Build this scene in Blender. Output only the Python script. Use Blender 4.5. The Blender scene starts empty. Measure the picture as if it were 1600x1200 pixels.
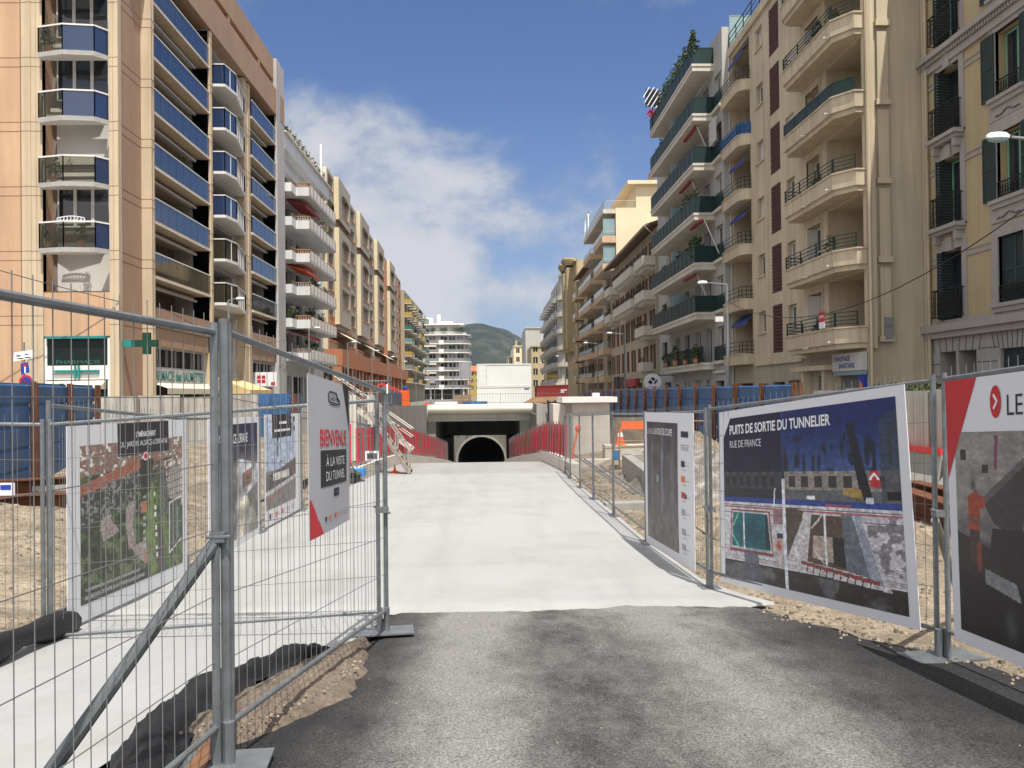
import bpy, math, random
import numpy as np
from mathutils import Matrix, Vector, noise as mn
R=math.radians; PI=math.pi
rnd=random.Random(7)
sc=bpy.context.scene
col=sc.collection
# ---------------------------------------------------------------- camera
cd=bpy.data.cameras.new('camera'); cam=bpy.data.objects.new('camera',cd); col.objects.link(cam)
cd.sensor_width=36.0; cd.lens=36.0*1380/1600; cd.clip_start=.05; cd.clip_end=12000
YAW,PIT,ROLL=R(1.45),R(.6),R(.65)
fw=Vector((math.sin(YAW)*math.cos(PIT),math.cos(YAW)*math.cos(PIT),math.sin(PIT)))
r0=Vector((math.cos(YAW),-math.sin(YAW),0)); u0=r0.cross(fw)
rt=r0*math.cos(ROLL)-u0*math.sin(ROLL); up=u0*math.cos(ROLL)+r0*math.sin(ROLL)
cam.matrix_world=Matrix(((rt.x,up.x,-fw.x,0),(rt.y,up.y,-fw.y,0),(rt.z,up.z,-fw.z,1.7),(0,0,0,1)))
sc.camera=cam
# ---------------------------------------------------------------- light
LIGHT=Vector((-.125,.46,-1.0)).normalized()
sd=bpy.data.lights.new('sun','SUN'); sd.energy=4.0; sd.angle=R(.5); sd.color=(1.0,.955,.88)
sun=bpy.data.objects.new('sun',sd); col.objects.link(sun); sun.location=(0,-20,60)
sun.rotation_euler=LIGHT.to_track_quat('-Z','Y').to_euler()
EL=math.asin(-LIGHT.z); AZ=math.atan2(-LIGHT.x,-LIGHT.y)
w=bpy.data.worlds.new("World"); sc.world=w; w.use_nodes=True
N=w.node_tree.nodes; L=w.node_tree.links; N.clear()
sky=N.new('ShaderNodeTexSky'); sky.sky_type='NISHITA'; sky.sun_disc=False; sky.sun_elevation=EL; sky.sun_rotation=AZ
sky.air_density=1.0; sky.dust_density=.6; sky.ozone_density=1.6; sky.altitude=20
tc=N.new('ShaderNodeTexCoord')
sep=N.new('ShaderNodeSeparateXYZ'); L.new(tc.outputs['Generated'],sep.inputs[0])
def wm(op,a,b=None,c=None):
    n=N.new('ShaderNodeMath'); n.operation=op
    for i,x in enumerate((a,b,c)):
        if x is None: continue
        if isinstance(x,(int,float)): n.inputs[i].default_value=x
        else: L.new(x,n.inputs[i])
    return n.outputs[0]
def wrange(x,a,b):
    n=N.new('ShaderNodeMapRange'); n.interpolation_type='SMOOTHSTEP'; n.clamp=True
    L.new(x,n.inputs[0]); n.inputs[1].default_value=a; n.inputs[2].default_value=b
    return n.outputs[0]
zz=wm('ADD',sep.outputs[2],.18)
cx=wm('DIVIDE',sep.outputs[0],zz); cy=wm('DIVIDE',sep.outputs[1],zz)
cb=N.new('ShaderNodeCombineXYZ'); L.new(sep.outputs[0],cb.inputs[0]); L.new(sep.outputs[1],cb.inputs[1]); L.new(wm('MULTIPLY',sep.outputs[2],1.45),cb.inputs[2])
def wnoise(scale,detail,rough,off):
    mp=N.new('ShaderNodeMapping'); mp.inputs['Location'].default_value=off; L.new(cb.outputs[0],mp.inputs[0])
    n=N.new('ShaderNodeTexNoise'); n.inputs['Scale'].default_value=scale; n.inputs['Detail'].default_value=detail
    n.inputs['Roughness'].default_value=rough; n.inputs['Distortion'].default_value=.15; L.new(mp.outputs[0],n.inputs['Vector']); return n.outputs[0]
na=wnoise(5.2,14,.60,(3.4,1.1,.3)); nb=wnoise(2.3,4,.5,(7.3,2.2,0))
az=wm('DIVIDE',sep.outputs[0],wm('MAXIMUM',sep.outputs[1],.05))       # tangent of the bearing from the street axis
bank=wm('MULTIPLY',wrange(az,.13,-.06),wm('MULTIPLY',wrange(sep.outputs[2],.345,.26),wrange(sep.outputs[2],.02,.16)))
low=wm('MULTIPLY',wrange(az,.34,.06),wrange(sep.outputs[2],.30,.05))
dens=wm('ADD',wm('ADD',wm('MULTIPLY',wm('SUBTRACT',na,.5),2.1),wm('MULTIPLY',wm('SUBTRACT',nb,.5),.9)),wm('ADD',wm('MULTIPLY',bank,.50),wm('MULTIPLY',low,.36)))
cl=wm('MULTIPLY',wrange(dens,.08,.60),.92)
hz=wm('MULTIPLY',wrange(sep.outputs[2],.34,-.02),.46)
cl2=wm('MAXIMUM',cl,hz)
body=wrange(dens,.15,.75)
cc=N.new('ShaderNodeMixRGB'); cc.inputs[1].default_value=(2.15,2.7,3.5,1); cc.inputs[2].default_value=(4.5,4.5,4.75,1); L.new(body,cc.inputs[0])
tint=N.new('ShaderNodeMixRGB'); tint.blend_type='MULTIPLY'; tint.inputs[0].default_value=1; tint.inputs[2].default_value=(.50,.575,.76,1); L.new(sky.outputs[0],tint.inputs[1])
mx=N.new('ShaderNodeMixRGB'); L.new(cl2,mx.inputs[0]); L.new(tint.outputs[0],mx.inputs[1]); L.new(cc.outputs[0],mx.inputs[2])
over=wm('MAXIMUM',wrange(sep.outputs[2],.44,.66),wm('MULTIPLY',wrange(sep.outputs[1],.1,-.35),wrange(sep.outputs[2],.0,.08)))  # bright cloud added overhead and behind the camera, unseen, for fill light
fill_cloud=wm('MULTIPLY',over,wrange(wm('ADD',na,wm('MULTIPLY',nb,.35)),.50,.72))
mo=N.new('ShaderNodeMixRGB'); mo.inputs[2].default_value=(8.6,8.5,8.5,1); L.new(fill_cloud,mo.inputs[0]); L.new(mx.outputs[0],mo.inputs[1]); mx=mo
bg=N.new('ShaderNodeBackground'); bg.inputs[1].default_value=.10; L.new(mx.outputs[0],bg.inputs[0])
wo=N.new('ShaderNodeOutputWorld'); L.new(bg.outputs[0],wo.inputs[0])
sc.view_settings.view_transform='Standard'; sc.view_settings.look='None'; sc.view_settings.exposure=0.62; sc.view_settings.gamma=1
sc.cycles.max_bounces=7; sc.cycles.diffuse_bounces=4; sc.cycles.glossy_bounces=3; sc.cycles.transmission_bounces=4; sc.cycles.transparent_max_bounces=8; sc.cycles.volume_bounces=0
try: sc.cycles.use_denoising=True
except Exception: pass
# ---------------------------------------------------------------- materials
def s2l(c): return tuple((x/12.92 if x<=.04045 else ((x+.055)/1.055)**2.4) for x in c)
def mat(name,*a,island=0,**k):
    m=mat_(name,*a,**k)
    if island:
        nt=m.node_tree; b=nt.nodes['Principled BSDF']; l=b.inputs['Base Color'].links[0].from_socket; g=nt.nodes.new('ShaderNodeNewGeometry'); r=nt.nodes.new('ShaderNodeMapRange'); r.inputs[3].default_value=1-island; r.inputs[4].default_value=1+island; nt.links.new(g.outputs['Random Per Island'],r.inputs[0]); x=nt.nodes.new('ShaderNodeMixRGB'); x.blend_type='MULTIPLY'; x.inputs[0].default_value=1; nt.links.new(l,x.inputs[1]); nt.links.new(r.outputs[0],x.inputs[2]); nt.links.new(x.outputs[0],b.inputs['Base Color'])
    return m
def mat_(name,c,rough=.85,var=.12,scale=.7,bump=0,bscale=40,metal=0,spec=.3,streak=0,grit=0,emit=None,c2=None,c2s=1.5,c2t=(.5,.62)):
    m=bpy.data.materials.new(name); m.use_nodes=True; nt=m.node_tree; n=nt.nodes; l=nt.links
    b=n['Principled BSDF']; b.inputs['Roughness'].default_value=rough; b.inputs['Metallic'].default_value=metal
    b.inputs['Specular IOR Level'].default_value=spec
    tcn=n.new('ShaderNodeTexCoord'); geo=n.new('ShaderNodeNewGeometry')
    P=geo.outputs['Position']
    rgb=n.new('ShaderNodeRGB'); rgb.outputs[0].default_value=(*c,1); out=rgb.outputs[0]
    def noise(sc_,det=5,r=.6,vec=P):
        t=n.new('ShaderNodeTexNoise'); t.inputs['Scale'].default_value=sc_; t.inputs['Detail'].default_value=det; t.inputs['Roughness'].default_value=r
        l.new(vec,t.inputs['Vector']); return t.outputs[0]
    def mr(x,a,b_,lo,hi):
        t=n.new('ShaderNodeMapRange'); t.inputs[1].default_value=a; t.inputs[2].default_value=b_; t.inputs[3].default_value=lo; t.inputs[4].default_value=hi; l.new(x,t.inputs[0]); return t.outputs[0]
    def mul(col_,fac):
        t=n.new('ShaderNodeMixRGB'); t.blend_type='MULTIPLY'; t.inputs[0].default_value=1; l.new(col_,t.inputs[1]); l.new(fac,t.inputs[2]); return t.outputs[0]
    if c2:
        t=n.new('ShaderNodeMixRGB'); t.inputs[2].default_value=(*c2,1); l.new(out,t.inputs[1]); l.new(mr(noise(c2s,8,.65),c2t[0],c2t[1],0,1),t.inputs[0]); out=t.outputs[0]
    if var: out=mul(out,mr(noise(scale),.3,.7,1-var,1+var*.6))
    if streak:
        mp=n.new('ShaderNodeMapping'); mp.inputs['Scale'].default_value=(2.2,2.2,.12); l.new(P,mp.inputs[0])
        out=mul(out,mr(noise(1,6,.7,mp.outputs[0]),.35,.72,1-streak,1+streak*.3))
    if grit: out=mul(out,mr(noise(grit,2,.5),.3,.7,.72,1.22))
    l.new(out,b.inputs['Base Color'])
    if bump:
        bn=n.new('ShaderNodeBump'); bn.inputs['Strength'].default_value=bump; bn.inputs['Distance'].default_value=.02; l.new(noise(bscale,6,.65),bn.inputs['Height']); l.new(bn.outputs[0],b.inputs['Normal'])
    if emit: b.inputs['Emission Color'].default_value=(*emit[0],1); b.inputs['Emission Strength'].default_value=emit[1]
    return m
def plaster(name,c,streak=.14,var=.10): return mat(name,c,.9,var,.35,.15,30,streak=streak)
M={}
M['peach']=plaster('peach_render',(.565,.365,.225),.17)
M['peachsh']=plaster('shaded_peach_render',(.42,.27,.18),.10)  # peach render darkened: street-side shade put into its colour
M['creamp']=plaster('cream_pilaster',(.59,.475,.33),.20)
M['greyw']=plaster('grey_white_wall',(.48,.45,.43),.12)
M['joint']=mat('joint_shadow_line',(.22,.12,.07),.9)
M['white']=mat('white_paint',(.72,.70,.66),.6,.08)
M['whitew']=plaster('white_render',(.66,.66,.65),.14)
M['creamlit']=plaster('sunlit_cream_render',(.66,.56,.37),.08)  # arched block's cream as sunlit, sunlight put into the colour of its sides
M['creamsh']=plaster('shaded_cream_render',(.42,.375,.30),.14)  # same cream greyed: shade of the street faces put into the colour
M['terra']=plaster('terracotta_render',(.44,.18,.09),.08)
M['orange']=mat('orange_tile',(.55,.22,.09),.7)
M['dark']=mat('dark_interior',(.035,.03,.028),.8)
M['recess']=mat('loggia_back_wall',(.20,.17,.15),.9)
M['glassb']=mat('sky_toned_glass',(.020,.040,.10),.06,.06,.8,spec=.9)  # sky reflection put into the glass colour on upper rows and side facets
M['glassd']=mat('house_toned_glass',(.035,.033,.02),.05,.1,.8,spec=.8)  # reflected house fronts put into the glass colour on the lowest rows
def glasst():
    m=bpy.data.materials.new('tinted_see_through_glass'); m.use_nodes=True; nt=m.node_tree; n=nt.nodes; b=n['Principled BSDF']; b.inputs['Base Color'].default_value=(.03,.03,.02,1); b.inputs['Roughness'].default_value=.04; b.inputs['Specular IOR Level'].default_value=.7
    t=n.new('ShaderNodeBsdfTransparent'); t.inputs[0].default_value=(.62,.60,.50,1); x=n.new('ShaderNodeMixShader'); x.inputs[0].default_value=.35; nt.links.new(t.outputs[0],x.inputs[1]); nt.links.new(b.outputs[0],x.inputs[2]); nt.links.new(x.outputs[0],n['Material Output'].inputs['Surface']); return m
M['glasst']=glasst()
M['pane']=mat('window_glass',(.025,.03,.036),.06,.2,.5,spec=.7)
M['pane2']=mat('curtained_glass',(.20,.20,.20),.15,.3,1.1,spec=.6)
M['pane3']=mat('grey_glass',(.08,.09,.10),.1,.3,1.1,spec=.6)
M['shutw']=mat('white_roller_shutter',(.52,.50,.46),.7,.06)
M['tealgl']=mat('teal_balcony_panel',(.012,.034,.031),.5,.15,1.0,spec=.25)
M['greenrail']=mat('dark_green_iron',(.018,.035,.03),.5,.15)
M['bluerail']=mat('blue_iron',(.03,.10,.25),.5)
M['iron']=mat('black_iron',(.02,.022,.022),.5)
M['pale2']=plaster('pale_sand_render',(.565,.48,.34),.24)
M['pale2d']=plaster('pale_sand_ground_floor',(.40,.35,.26),.16)
M['claustra']=mat('brown_lattice',(.11,.055,.05),.85)
M['claustrad']=mat('brown_lattice_holes',(.035,.016,.015),.9)
M['white3']=plaster('grey_white_render',(.46,.45,.42),.22)
M['slab3']=plaster('white_slab_edge',(.62,.58,.50),.16)
M['yellow1']=plaster('ochre_render',(.46,.365,.215),.16)
M['stone1']=plaster('grey_stone',(.36,.33,.305),.10)
M['stoned']=mat('stone_joint',(.12,.11,.10),.9)
M['shutg']=mat('grey_green_shutter',(.035,.055,.055),.6,.2,3)
M['shutbr']=mat('red_brown_shutter',(.13,.045,.03),.7,.2,2)
M['lightgreen']=mat('pale_green_frame',(.20,.42,.28),.6)
M['cream5']=plaster('cream_end_wall',(.74,.62,.42),.05)
M['beige4']=plaster('weathered_beige',(.45,.39,.29),.2)
M['roofdark']=mat('roof_tiles',(.16,.10,.07),.9)
M['roofred']=mat('red_roof_tiles',(.42,.13,.06),.9)
M['yellow7']=plaster('yellow_beige_render',(.46,.37,.22),.16)
M['beige6']=plaster('dull_beige',(.40,.345,.25),.2)
M['peachp']=plaster('peach_panel',(.58,.42,.27),.08)
M['lglass']=mat('pale_blue_glass_rail',(.22,.32,.34),.15,.1,spec=.6)
M['conc']=mat('grey_concrete',(.36,.345,.315),.9,.16,.5,.25,18,streak=.22)
M['concdk']=mat('darker_concrete',(.21,.195,.165),.9,.2,.4,.2,14,streak=.3)  # darker, more streaked concrete tone for the tunnel face
M['concl']=mat('pale_concrete',(.60,.57,.50),.9,.12,.8,.2,18,streak=.12)
def pathmat():
    m=mat('white_concrete_path',(.325,.327,.322),.92,.05,.45,.08,50,c2=(.285,.281,.266),c2s=.8,c2t=(.5,.74)); nt=m.node_tree; n=nt.nodes; l=nt.links; b=n['Principled BSDF']; src=b.inputs['Base Color'].links[0].from_socket
    P=n.new('ShaderNodeNewGeometry').outputs['Position']
    def tex(scale,det,sv):
        mp=n.new('ShaderNodeMapping'); mp.inputs['Scale'].default_value=sv; l.new(P,mp.inputs[0]); t=n.new('ShaderNodeTexNoise'); t.inputs['Scale'].default_value=scale; t.inputs['Detail'].default_value=det; t.inputs['Roughness'].default_value=.7; l.new(mp.outputs[0],t.inputs['Vector']); return t.outputs[0]
    def mr(x,a,b_,lo,hi):
        t=n.new('ShaderNodeMapRange'); t.inputs[1].default_value=a; t.inputs[2].default_value=b_; t.inputs[3].default_value=lo; t.inputs[4].default_value=hi; l.new(x,t.inputs[0]); return t.outputs[0]
    for x in (mr(tex(1.6,4,(1,.07,1)),.46,.70,1,.90),mr(tex(30,3,(1,1,1)),.70,.78,1,.72),mr(tex(5,8,(1,1,1)),.55,.75,1,.92)):
        t=n.new('ShaderNodeMixRGB'); t.blend_type='MULTIPLY'; t.inputs[0].default_value=1; l.new(src,t.inputs[1]); l.new(x,t.inputs[2]); src=t.outputs[0]
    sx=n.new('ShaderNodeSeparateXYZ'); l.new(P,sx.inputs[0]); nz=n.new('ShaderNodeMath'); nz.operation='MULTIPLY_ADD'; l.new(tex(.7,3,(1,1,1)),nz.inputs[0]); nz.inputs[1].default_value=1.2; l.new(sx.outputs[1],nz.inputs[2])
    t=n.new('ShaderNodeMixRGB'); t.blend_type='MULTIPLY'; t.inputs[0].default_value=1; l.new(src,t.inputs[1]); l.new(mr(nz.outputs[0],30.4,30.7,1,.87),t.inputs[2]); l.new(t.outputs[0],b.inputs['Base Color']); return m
M['pathc']=pathmat()
def asphalt():
    m=bpy.data.materials.new('dusty_asphalt'); m.use_nodes=True; nt=m.node_tree; n=nt.nodes; l=nt.links; b=n['Principled BSDF']; b.inputs['Roughness'].default_value=.95; b.inputs['Specular IOR Level'].default_value=.15
    P=n.new('ShaderNodeNewGeometry').outputs['Position']
    def tex(scale,det,rough,sv=(1,1,1)):
        mp=n.new('ShaderNodeMapping'); mp.inputs['Scale'].default_value=sv; l.new(P,mp.inputs[0]); t=n.new('ShaderNodeTexNoise'); t.inputs['Scale'].default_value=scale; t.inputs['Detail'].default_value=det; t.inputs['Roughness'].default_value=rough; l.new(mp.outputs[0],t.inputs['Vector']); return t.outputs[0]
    def mr(x,a,b_,lo,hi):
        t=n.new('ShaderNodeMapRange'); t.inputs[1].default_value=a; t.inputs[2].default_value=b_; t.inputs[3].default_value=lo; t.inputs[4].default_value=hi; l.new(x,t.inputs[0]); return t.outputs[0]
    def mth(op,x,y):
        t=n.new('ShaderNodeMath'); t.operation=op; l.new(x,t.inputs[0]); (l.new(y,t.inputs[1]) if not isinstance(y,float) else setattr(t.inputs[1],'default_value',y)); return t.outputs[0]
    sx=n.new('ShaderNodeSeparateXYZ'); l.new(P,sx.inputs[0])
    xw=mth('ADD',sx.outputs[0],mth('MULTIPLY',tex(.6,4,.6),.55))
    def track(c,w_):
        d=mth('ABSOLUTE',mth('ADD',xw,-c),0.0); return mr(d,0,w_,1,0)
    trk=mth('MAXIMUM',track(.1,.55),mth('MULTIPLY',track(1.75,.75),.72))
    lanes=mth('ADD',mth('MULTIPLY',trk,mr(tex(2.0,8,.7,(1,.22,1)),.3,.6,.5,1)),mth('MULTIPLY',mr(tex(3.4,10,.76,(1,.5,1)),.34,.62,.12,1),.55))
    edge=mr(xw,-.75,-.15,0.04,1); edge2=mr(xw,3.0,2.1,.12,1)
    lip=mr(sx.outputs[1],7.2,8.6,0,.45); dust=mth('ADD',mth('MULTIPLY',mth('MULTIPLY',lanes,edge),edge2),mth('MULTIPLY',mth('MULTIPLY',lip,edge),mr(tex(4,8,.7),.35,.6,.1,1)))
    gr=mth('MULTIPLY',mr(tex(75,3,.7),.32,.68,.35,1.65),mr(tex(210,2,.6),.3,.7,.6,1.4))
    c=n.new('ShaderNodeMixRGB'); c.inputs[1].default_value=(.026,.026,.027,1); c.inputs[2].default_value=(.205,.20,.19,1); l.new(dust,c.inputs[0])
    c2=n.new('ShaderNodeMixRGB'); c2.blend_type='MULTIPLY'; c2.inputs[0].default_value=1; l.new(c.outputs[0],c2.inputs[1]); l.new(gr,c2.inputs[2])
    sp=n.new('ShaderNodeMixRGB'); sp.inputs[2].default_value=(.30,.28,.24,1); l.new(c2.outputs[0],sp.inputs[1]); l.new(mr(tex(14,6,.75),.70,.76,0,.8),sp.inputs[0]); l.new(sp.outputs[0],b.inputs['Base Color'])
    bn=n.new('ShaderNodeBump'); bn.inputs['Strength'].default_value=.8; bn.inputs['Distance'].default_value=.012; l.new(tex(75,4,.7),bn.inputs['Height']); l.new(bn.outputs[0],b.inputs['Normal']); return m
M['asph']=asphalt()
M['street']=mat('street_asphalt',(.19,.18,.165),.9,.2,.3)
M['dirt']=mat('sandy_dirt',(.205,.166,.12),.95,.28,.8,.9,7,grit=22,c2=(.30,.245,.18),c2s=1.6,c2t=(.45,.65))
M['stone']=mat('limestone_pebbles',(.24,.20,.15),.9,.25,9,island=.55)
M['mud']=mat('brown_soil',(.15,.118,.09),.95,.3,2,.9,12,grit=30)
M['galv']=mat('galvanised_steel',(.20,.215,.225),.5,.25,9,metal=.55,spec=.5)
M['galvd']=mat('galvanised_tube_worn',(.085,.095,.10),.5,.35,7,metal=.3,spec=.5)
M['wire']=mat('wire_steel',(.20,.205,.20),.5,.1,metal=.4)
M['board']=mat('white_forex_board',(.70,.70,.72),.5,.03)
M['black']=mat('black_membrane',(.013,.013,.014),.55,.3,3,.5,8)
M['red']=mat('red_plastic',(.72,.05,.055),.45,.12,2)
M['redp']=mat('red_print',(.50,.028,.035),.5)
M['darkp']=mat('charcoal_print',(.028,.027,.032),.5)
M['navyp']=mat('navy_print',(.012,.016,.06),.5)
M['whitep']=mat('white_print',(.78,.78,.80),.5,.02)
M['greyp']=mat('grey_print',(.35,.35,.38),.5)
M['orangep']=mat('orange_print',(.75,.16,.03),.5)
M['bluep']=mat('blue_print',(.02,.05,.32),.5)
M['blueh']=mat('blue_hoarding_steel',(.035,.125,.29),.5,.3,1.2,streak=.3,spec=.4)
M['rust']=mat('rusty_steel',(.13,.05,.025),.8,.35,3,.3,20)
M['corr']=mat('pale_corrugated_steel',(.50,.48,.42),.6,.2,.9,streak=.3)
M['corrd']=mat('grimy_steel_post',(.17,.15,.13),.8,.2)
M['cabin']=mat('white_cabin_steel',(.70,.71,.68),.45,.05,.6)
M['cont']=mat('red_container_steel',(.28,.035,.03),.6,.2,.8)
M['teal']=mat('teal_sign',(.02,.22,.20),.5)
M['tealf']=mat('dark_teal_sign',(.008,.014,.014),.4)
M['crossg']=mat('pharmacy_cross_dark_green',(.008,.05,.028),.5)
M['awn']=mat('cream_awning',(.66,.58,.45),.8)
M['banner']=mat('shade_toned_banner',(.40,.40,.425),.5,.03)  # white banner greyed: its shade is put into the colour
M['rubble']=mat('grey_rubble',(.20,.18,.155),.95,.5,3,.9,9,c2=(.30,.27,.23),c2s=5)
M['awny']=mat('yellow_awning',(.62,.47,.24),.8)
M['leaf']=mat('leaf_green',(.038,.070,.020),.7,.3,6,island=.5)
M['leaf2']=mat('leaf_olive',(.060,.072,.026),.7,.3,6,island=.5)
M['wood']=mat('timber',(.32,.21,.12),.85,.25,2)
M['plank']=mat('orange_brown_board',(.17,.085,.045),.8,.3,3)
M['orn']=mat('safety_orange',(.85,.13,.02),.5,.05)
M['tarpg']=mat('dark_tarp',(.02,.035,.04),.6,.3,4)
M['tarpb']=mat('bright_blue_tarp',(.03,.25,.62),.6)
M['lampw']=mat('lamp_head_enamel',(.70,.70,.68),.35)
M['pole']=mat('grey_lamp_pole',(.25,.26,.26),.5,metal=.3)
M['pipe']=mat('cream_pipe',(.72,.68,.58),.6,.06)
M['yel']=mat('yellow_panel',(.40,.28,.07),.6)
M['grn']=mat('green_panel',(.03,.14,.10),.6)
M['tealp']=mat('turquoise_panel',(.12,.28,.25),.6)
M['hill']=mat('forested_hill',(.013,.022,.014),.95,.5,.012,c2=(.045,.047,.030),c2s=.016,c2t=(.5,.62))
M['redaw']=mat('red_awning_cloth',(.35,.05,.05),.8)
M['blueaw']=mat('blue_awning_cloth',(.05,.08,.25),.8)
M['clay']=mat('terracotta_baluster',(.50,.24,.14),.8)
def attrmat(name):
    m=bpy.data.materials.new(name); m.use_nodes=True; n=m.node_tree.nodes; b=n['Principled BSDF']; b.inputs['Roughness'].default_value=.5
    a=n.new('ShaderNodeAttribute'); a.attribute_name='print'; m.node_tree.links.new(a.outputs['Color'],b.inputs['Base Color']); return m
M['photo']=attrmat('printed_photo')
# ---------------------------------------------------------------- mesh builder
class MB:
    def __init__(s,tf=None): s.v=[];s.f=[];s.m=[];s.tf=tf
    def add(s,pts,faces,m=0):
        o=len(s.v)
        if s.tf: pts=[s.tf@Vector(p) for p in pts]
        s.v+= [tuple(p) for p in pts]
        for f in faces: s.f.append([i+o for i in f]); s.m.append(m)
        return s
    def box(s,x0,x1,y0,y1,z0,z1,m=0):
        return s.add([(x0,y0,z0),(x1,y0,z0),(x1,y1,z0),(x0,y1,z0),(x0,y0,z1),(x1,y0,z1),(x1,y1,z1),(x0,y1,z1)],
          [(0,3,2,1),(4,5,6,7),(0,1,5,4),(1,2,6,5),(2,3,7,6),(3,0,4,7)],m)
    def poly(s,pts,m=0): return s.add(pts,[tuple(range(len(pts)))],m)
    def prism(s,pl,z0,z1,m=0,mt=None):
        n=len(pl)
        z0f=z0 if callable(z0) else (lambda p:z0); z1f=z1 if callable(z1) else (lambda p:z1)
        s.add([(p[0],p[1],z0f(p)) for p in pl]+[(p[0],p[1],z1f(p)) for p in pl],[(i,(i+1)%n,n+(i+1)%n,n+i) for i in range(n)],m)
        s.add([(p[0],p[1],z1f(p)) for p in pl],[tuple(range(n))],m if mt is None else mt)
        s.add([(p[0],p[1],z0f(p)) for p in pl],[tuple(range(n-1,-1,-1))],m); return s
    def tube(s,pts,r,n=6,m=0,cap=True):
        pts=[Vector(p) for p in pts]; o=[]; rs=r if isinstance(r,(list,tuple)) else [r]*len(pts)
        for i,p in enumerate(pts):
            d=(pts[min(i+1,len(pts)-1)]-pts[max(i-1,0)]).normalized()
            a=Vector((0,0,1)) if abs(d.z)<.9 else Vector((1,0,0)); e=d.cross(a).normalized(); g=d.cross(e)
            for k in range(n):
                t=2*PI*k/n+PI/n; o.append(p+(e*math.cos(t)+g*math.sin(t))*rs[i])
        F=[]
        for i in range(len(pts)-1):
            for k in range(n): F.append((i*n+k,i*n+(k+1)%n,(i+1)*n+(k+1)%n,(i+1)*n+k))
        if cap: F+= [tuple(range(n-1,-1,-1)),tuple(range((len(pts)-1)*n,len(pts)*n))]
        return s.add(o,F,m)
    def bar(s,p,q,w,h,m=0):
        p,q=Vector(p),Vector(q); d=(q-p).normalized(); a=Vector((0,0,1)) if abs(d.z)<.9 else Vector((0,1,0))
        e=d.cross(a).normalized()*w/2; g=e.cross(d).normalized()*h/2
        o=[p-e-g,p+e-g,p+e+g,p-e+g,q-e-g,q+e-g,q+e+g,q-e+g]
        return s.add(o,[(0,3,2,1),(4,5,6,7),(0,1,5,4),(1,2,6,5),(2,3,7,6),(3,0,4,7)],m)
    def facade(s,u0,u1,z0,z1,ops,m=0,y=0.0):
        """wall skin in the plane y with real openings; op=(a,b,c,d,depth,back material or None[,arch])"""
        us=sorted({u0,u1,*[o[0] for o in ops],*[o[1] for o in ops]}); zs=sorted({z0,z1,*[o[2] for o in ops],*[o[3] for o in ops]})
        for i in range(len(us)-1):
            run=None
            for j in range(len(zs)-1):
                a,b,c,d=us[i],us[i+1],zs[j],zs[j+1]; mu,mz=(a+b)/2,(c+d)/2
                hole=any(o[0]<mu<o[1] and o[2]<mz<o[3] for o in ops) or not(u0<mu<u1 and z0<mz<z1)
                if hole:
                    if run: s.poly([(a,y,run[0]),(b,y,run[0]),(b,y,run[1]),(a,y,run[1])],m); run=None
                else: run=(run[0],d) if run else (c,d)
            if run: s.poly([(us[i],y,run[0]),(us[i+1],y,run[0]),(us[i+1],y,run[1]),(us[i],y,run[1])],m)
        for o in ops:
            a,b,c,d,dep=o[:5]; mb=o[5] if len(o)>5 else None; Y=y+dep
            s.poly([(a,y,c),(a,Y,c),(a,Y,d),(a,y,d)],m); s.poly([(b,Y,c),(b,y,c),(b,y,d),(b,Y,d)],m)
            s.poly([(a,y,c),(b,y,c),(b,Y,c),(a,Y,c)],m); s.poly([(a,y,d),(a,Y,d),(b,Y,d),(b,y,d)],m)
            if mb is not None: s.poly([(a,Y,c),(b,Y,c),(b,Y,d),(a,Y,d)],mb)
            if len(o)>6 and o[6]:
                rise=o[6]; w=(b-a)/2; mid=(a+b)/2; n=8
                for sgn in (-1,1):
                    arc=[(mid+sgn*w*math.cos(t),y,d-rise+rise*math.sin(t)) for t in [PI/2*k/n for k in range(n+1)]]
                    pts=[(mid+sgn*w,y,d)]+arc
                    s.poly([(p[0],y+.003,p[2]) for p in (pts if sgn<0 else pts[::-1])],m)
        return s
    def sphere(s,c,rx,ry,rz,nu=8,nv=5,m=0):
        pts=[];F=[]
        for j in range(nv+1):
            t=PI*j/nv
            for i in range(nu): a=2*PI*i/nu; pts.append((c[0]+rx*math.sin(t)*math.cos(a),c[1]+ry*math.sin(t)*math.sin(a),c[2]+rz*math.cos(t)))
        for j in range(nv):
            for i in range(nu): F.append((j*nu+i,(j+1)*nu+i,(j+1)*nu+(i+1)%nu,j*nu+(i+1)%nu))
        return s.add(pts,F,m)
    def leaves(s,c,r,n,size,m=0,rng=rnd):
        for _ in range(n):
            while 1:
                d=Vector((rng.uniform(-1,1),rng.uniform(-1,1),rng.uniform(-1,1)))
                if d.length<1: break
            p=Vector((c[0]+d.x*r[0],c[1]+d.y*r[1],c[2]+d.z*r[2])); a=Vector((rng.gauss(0,1),rng.gauss(0,1),rng.gauss(0,1))).normalized()
            e=a.orthogonal().normalized()*size*rng.uniform(.6,1.3); g=a.cross(e).normalized()*size*rng.uniform(.4,.8)
            s.add([p-e,p-g*.8,p+e,p+g],[(0,1,2,3)],m if not isinstance(m,(list,tuple)) else rng.choice(m))
        return s
    def mesh(s,name,mats,smooth=False):
        me=bpy.data.meshes.new(name); me.from_pydata(s.v,[],s.f)
        for m in (mats if isinstance(mats,(list,tuple)) else [mats]): me.materials.append(m)
        me.polygons.foreach_set('material_index',s.m)
        if smooth: me.polygons.foreach_set('use_smooth',[True]*len(s.f))
        me.update(); return me
    def build(s,name,mats,parent=None,smooth=False,loc=None):
        return link(name,s.mesh(name,mats,smooth),parent,loc)
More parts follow.
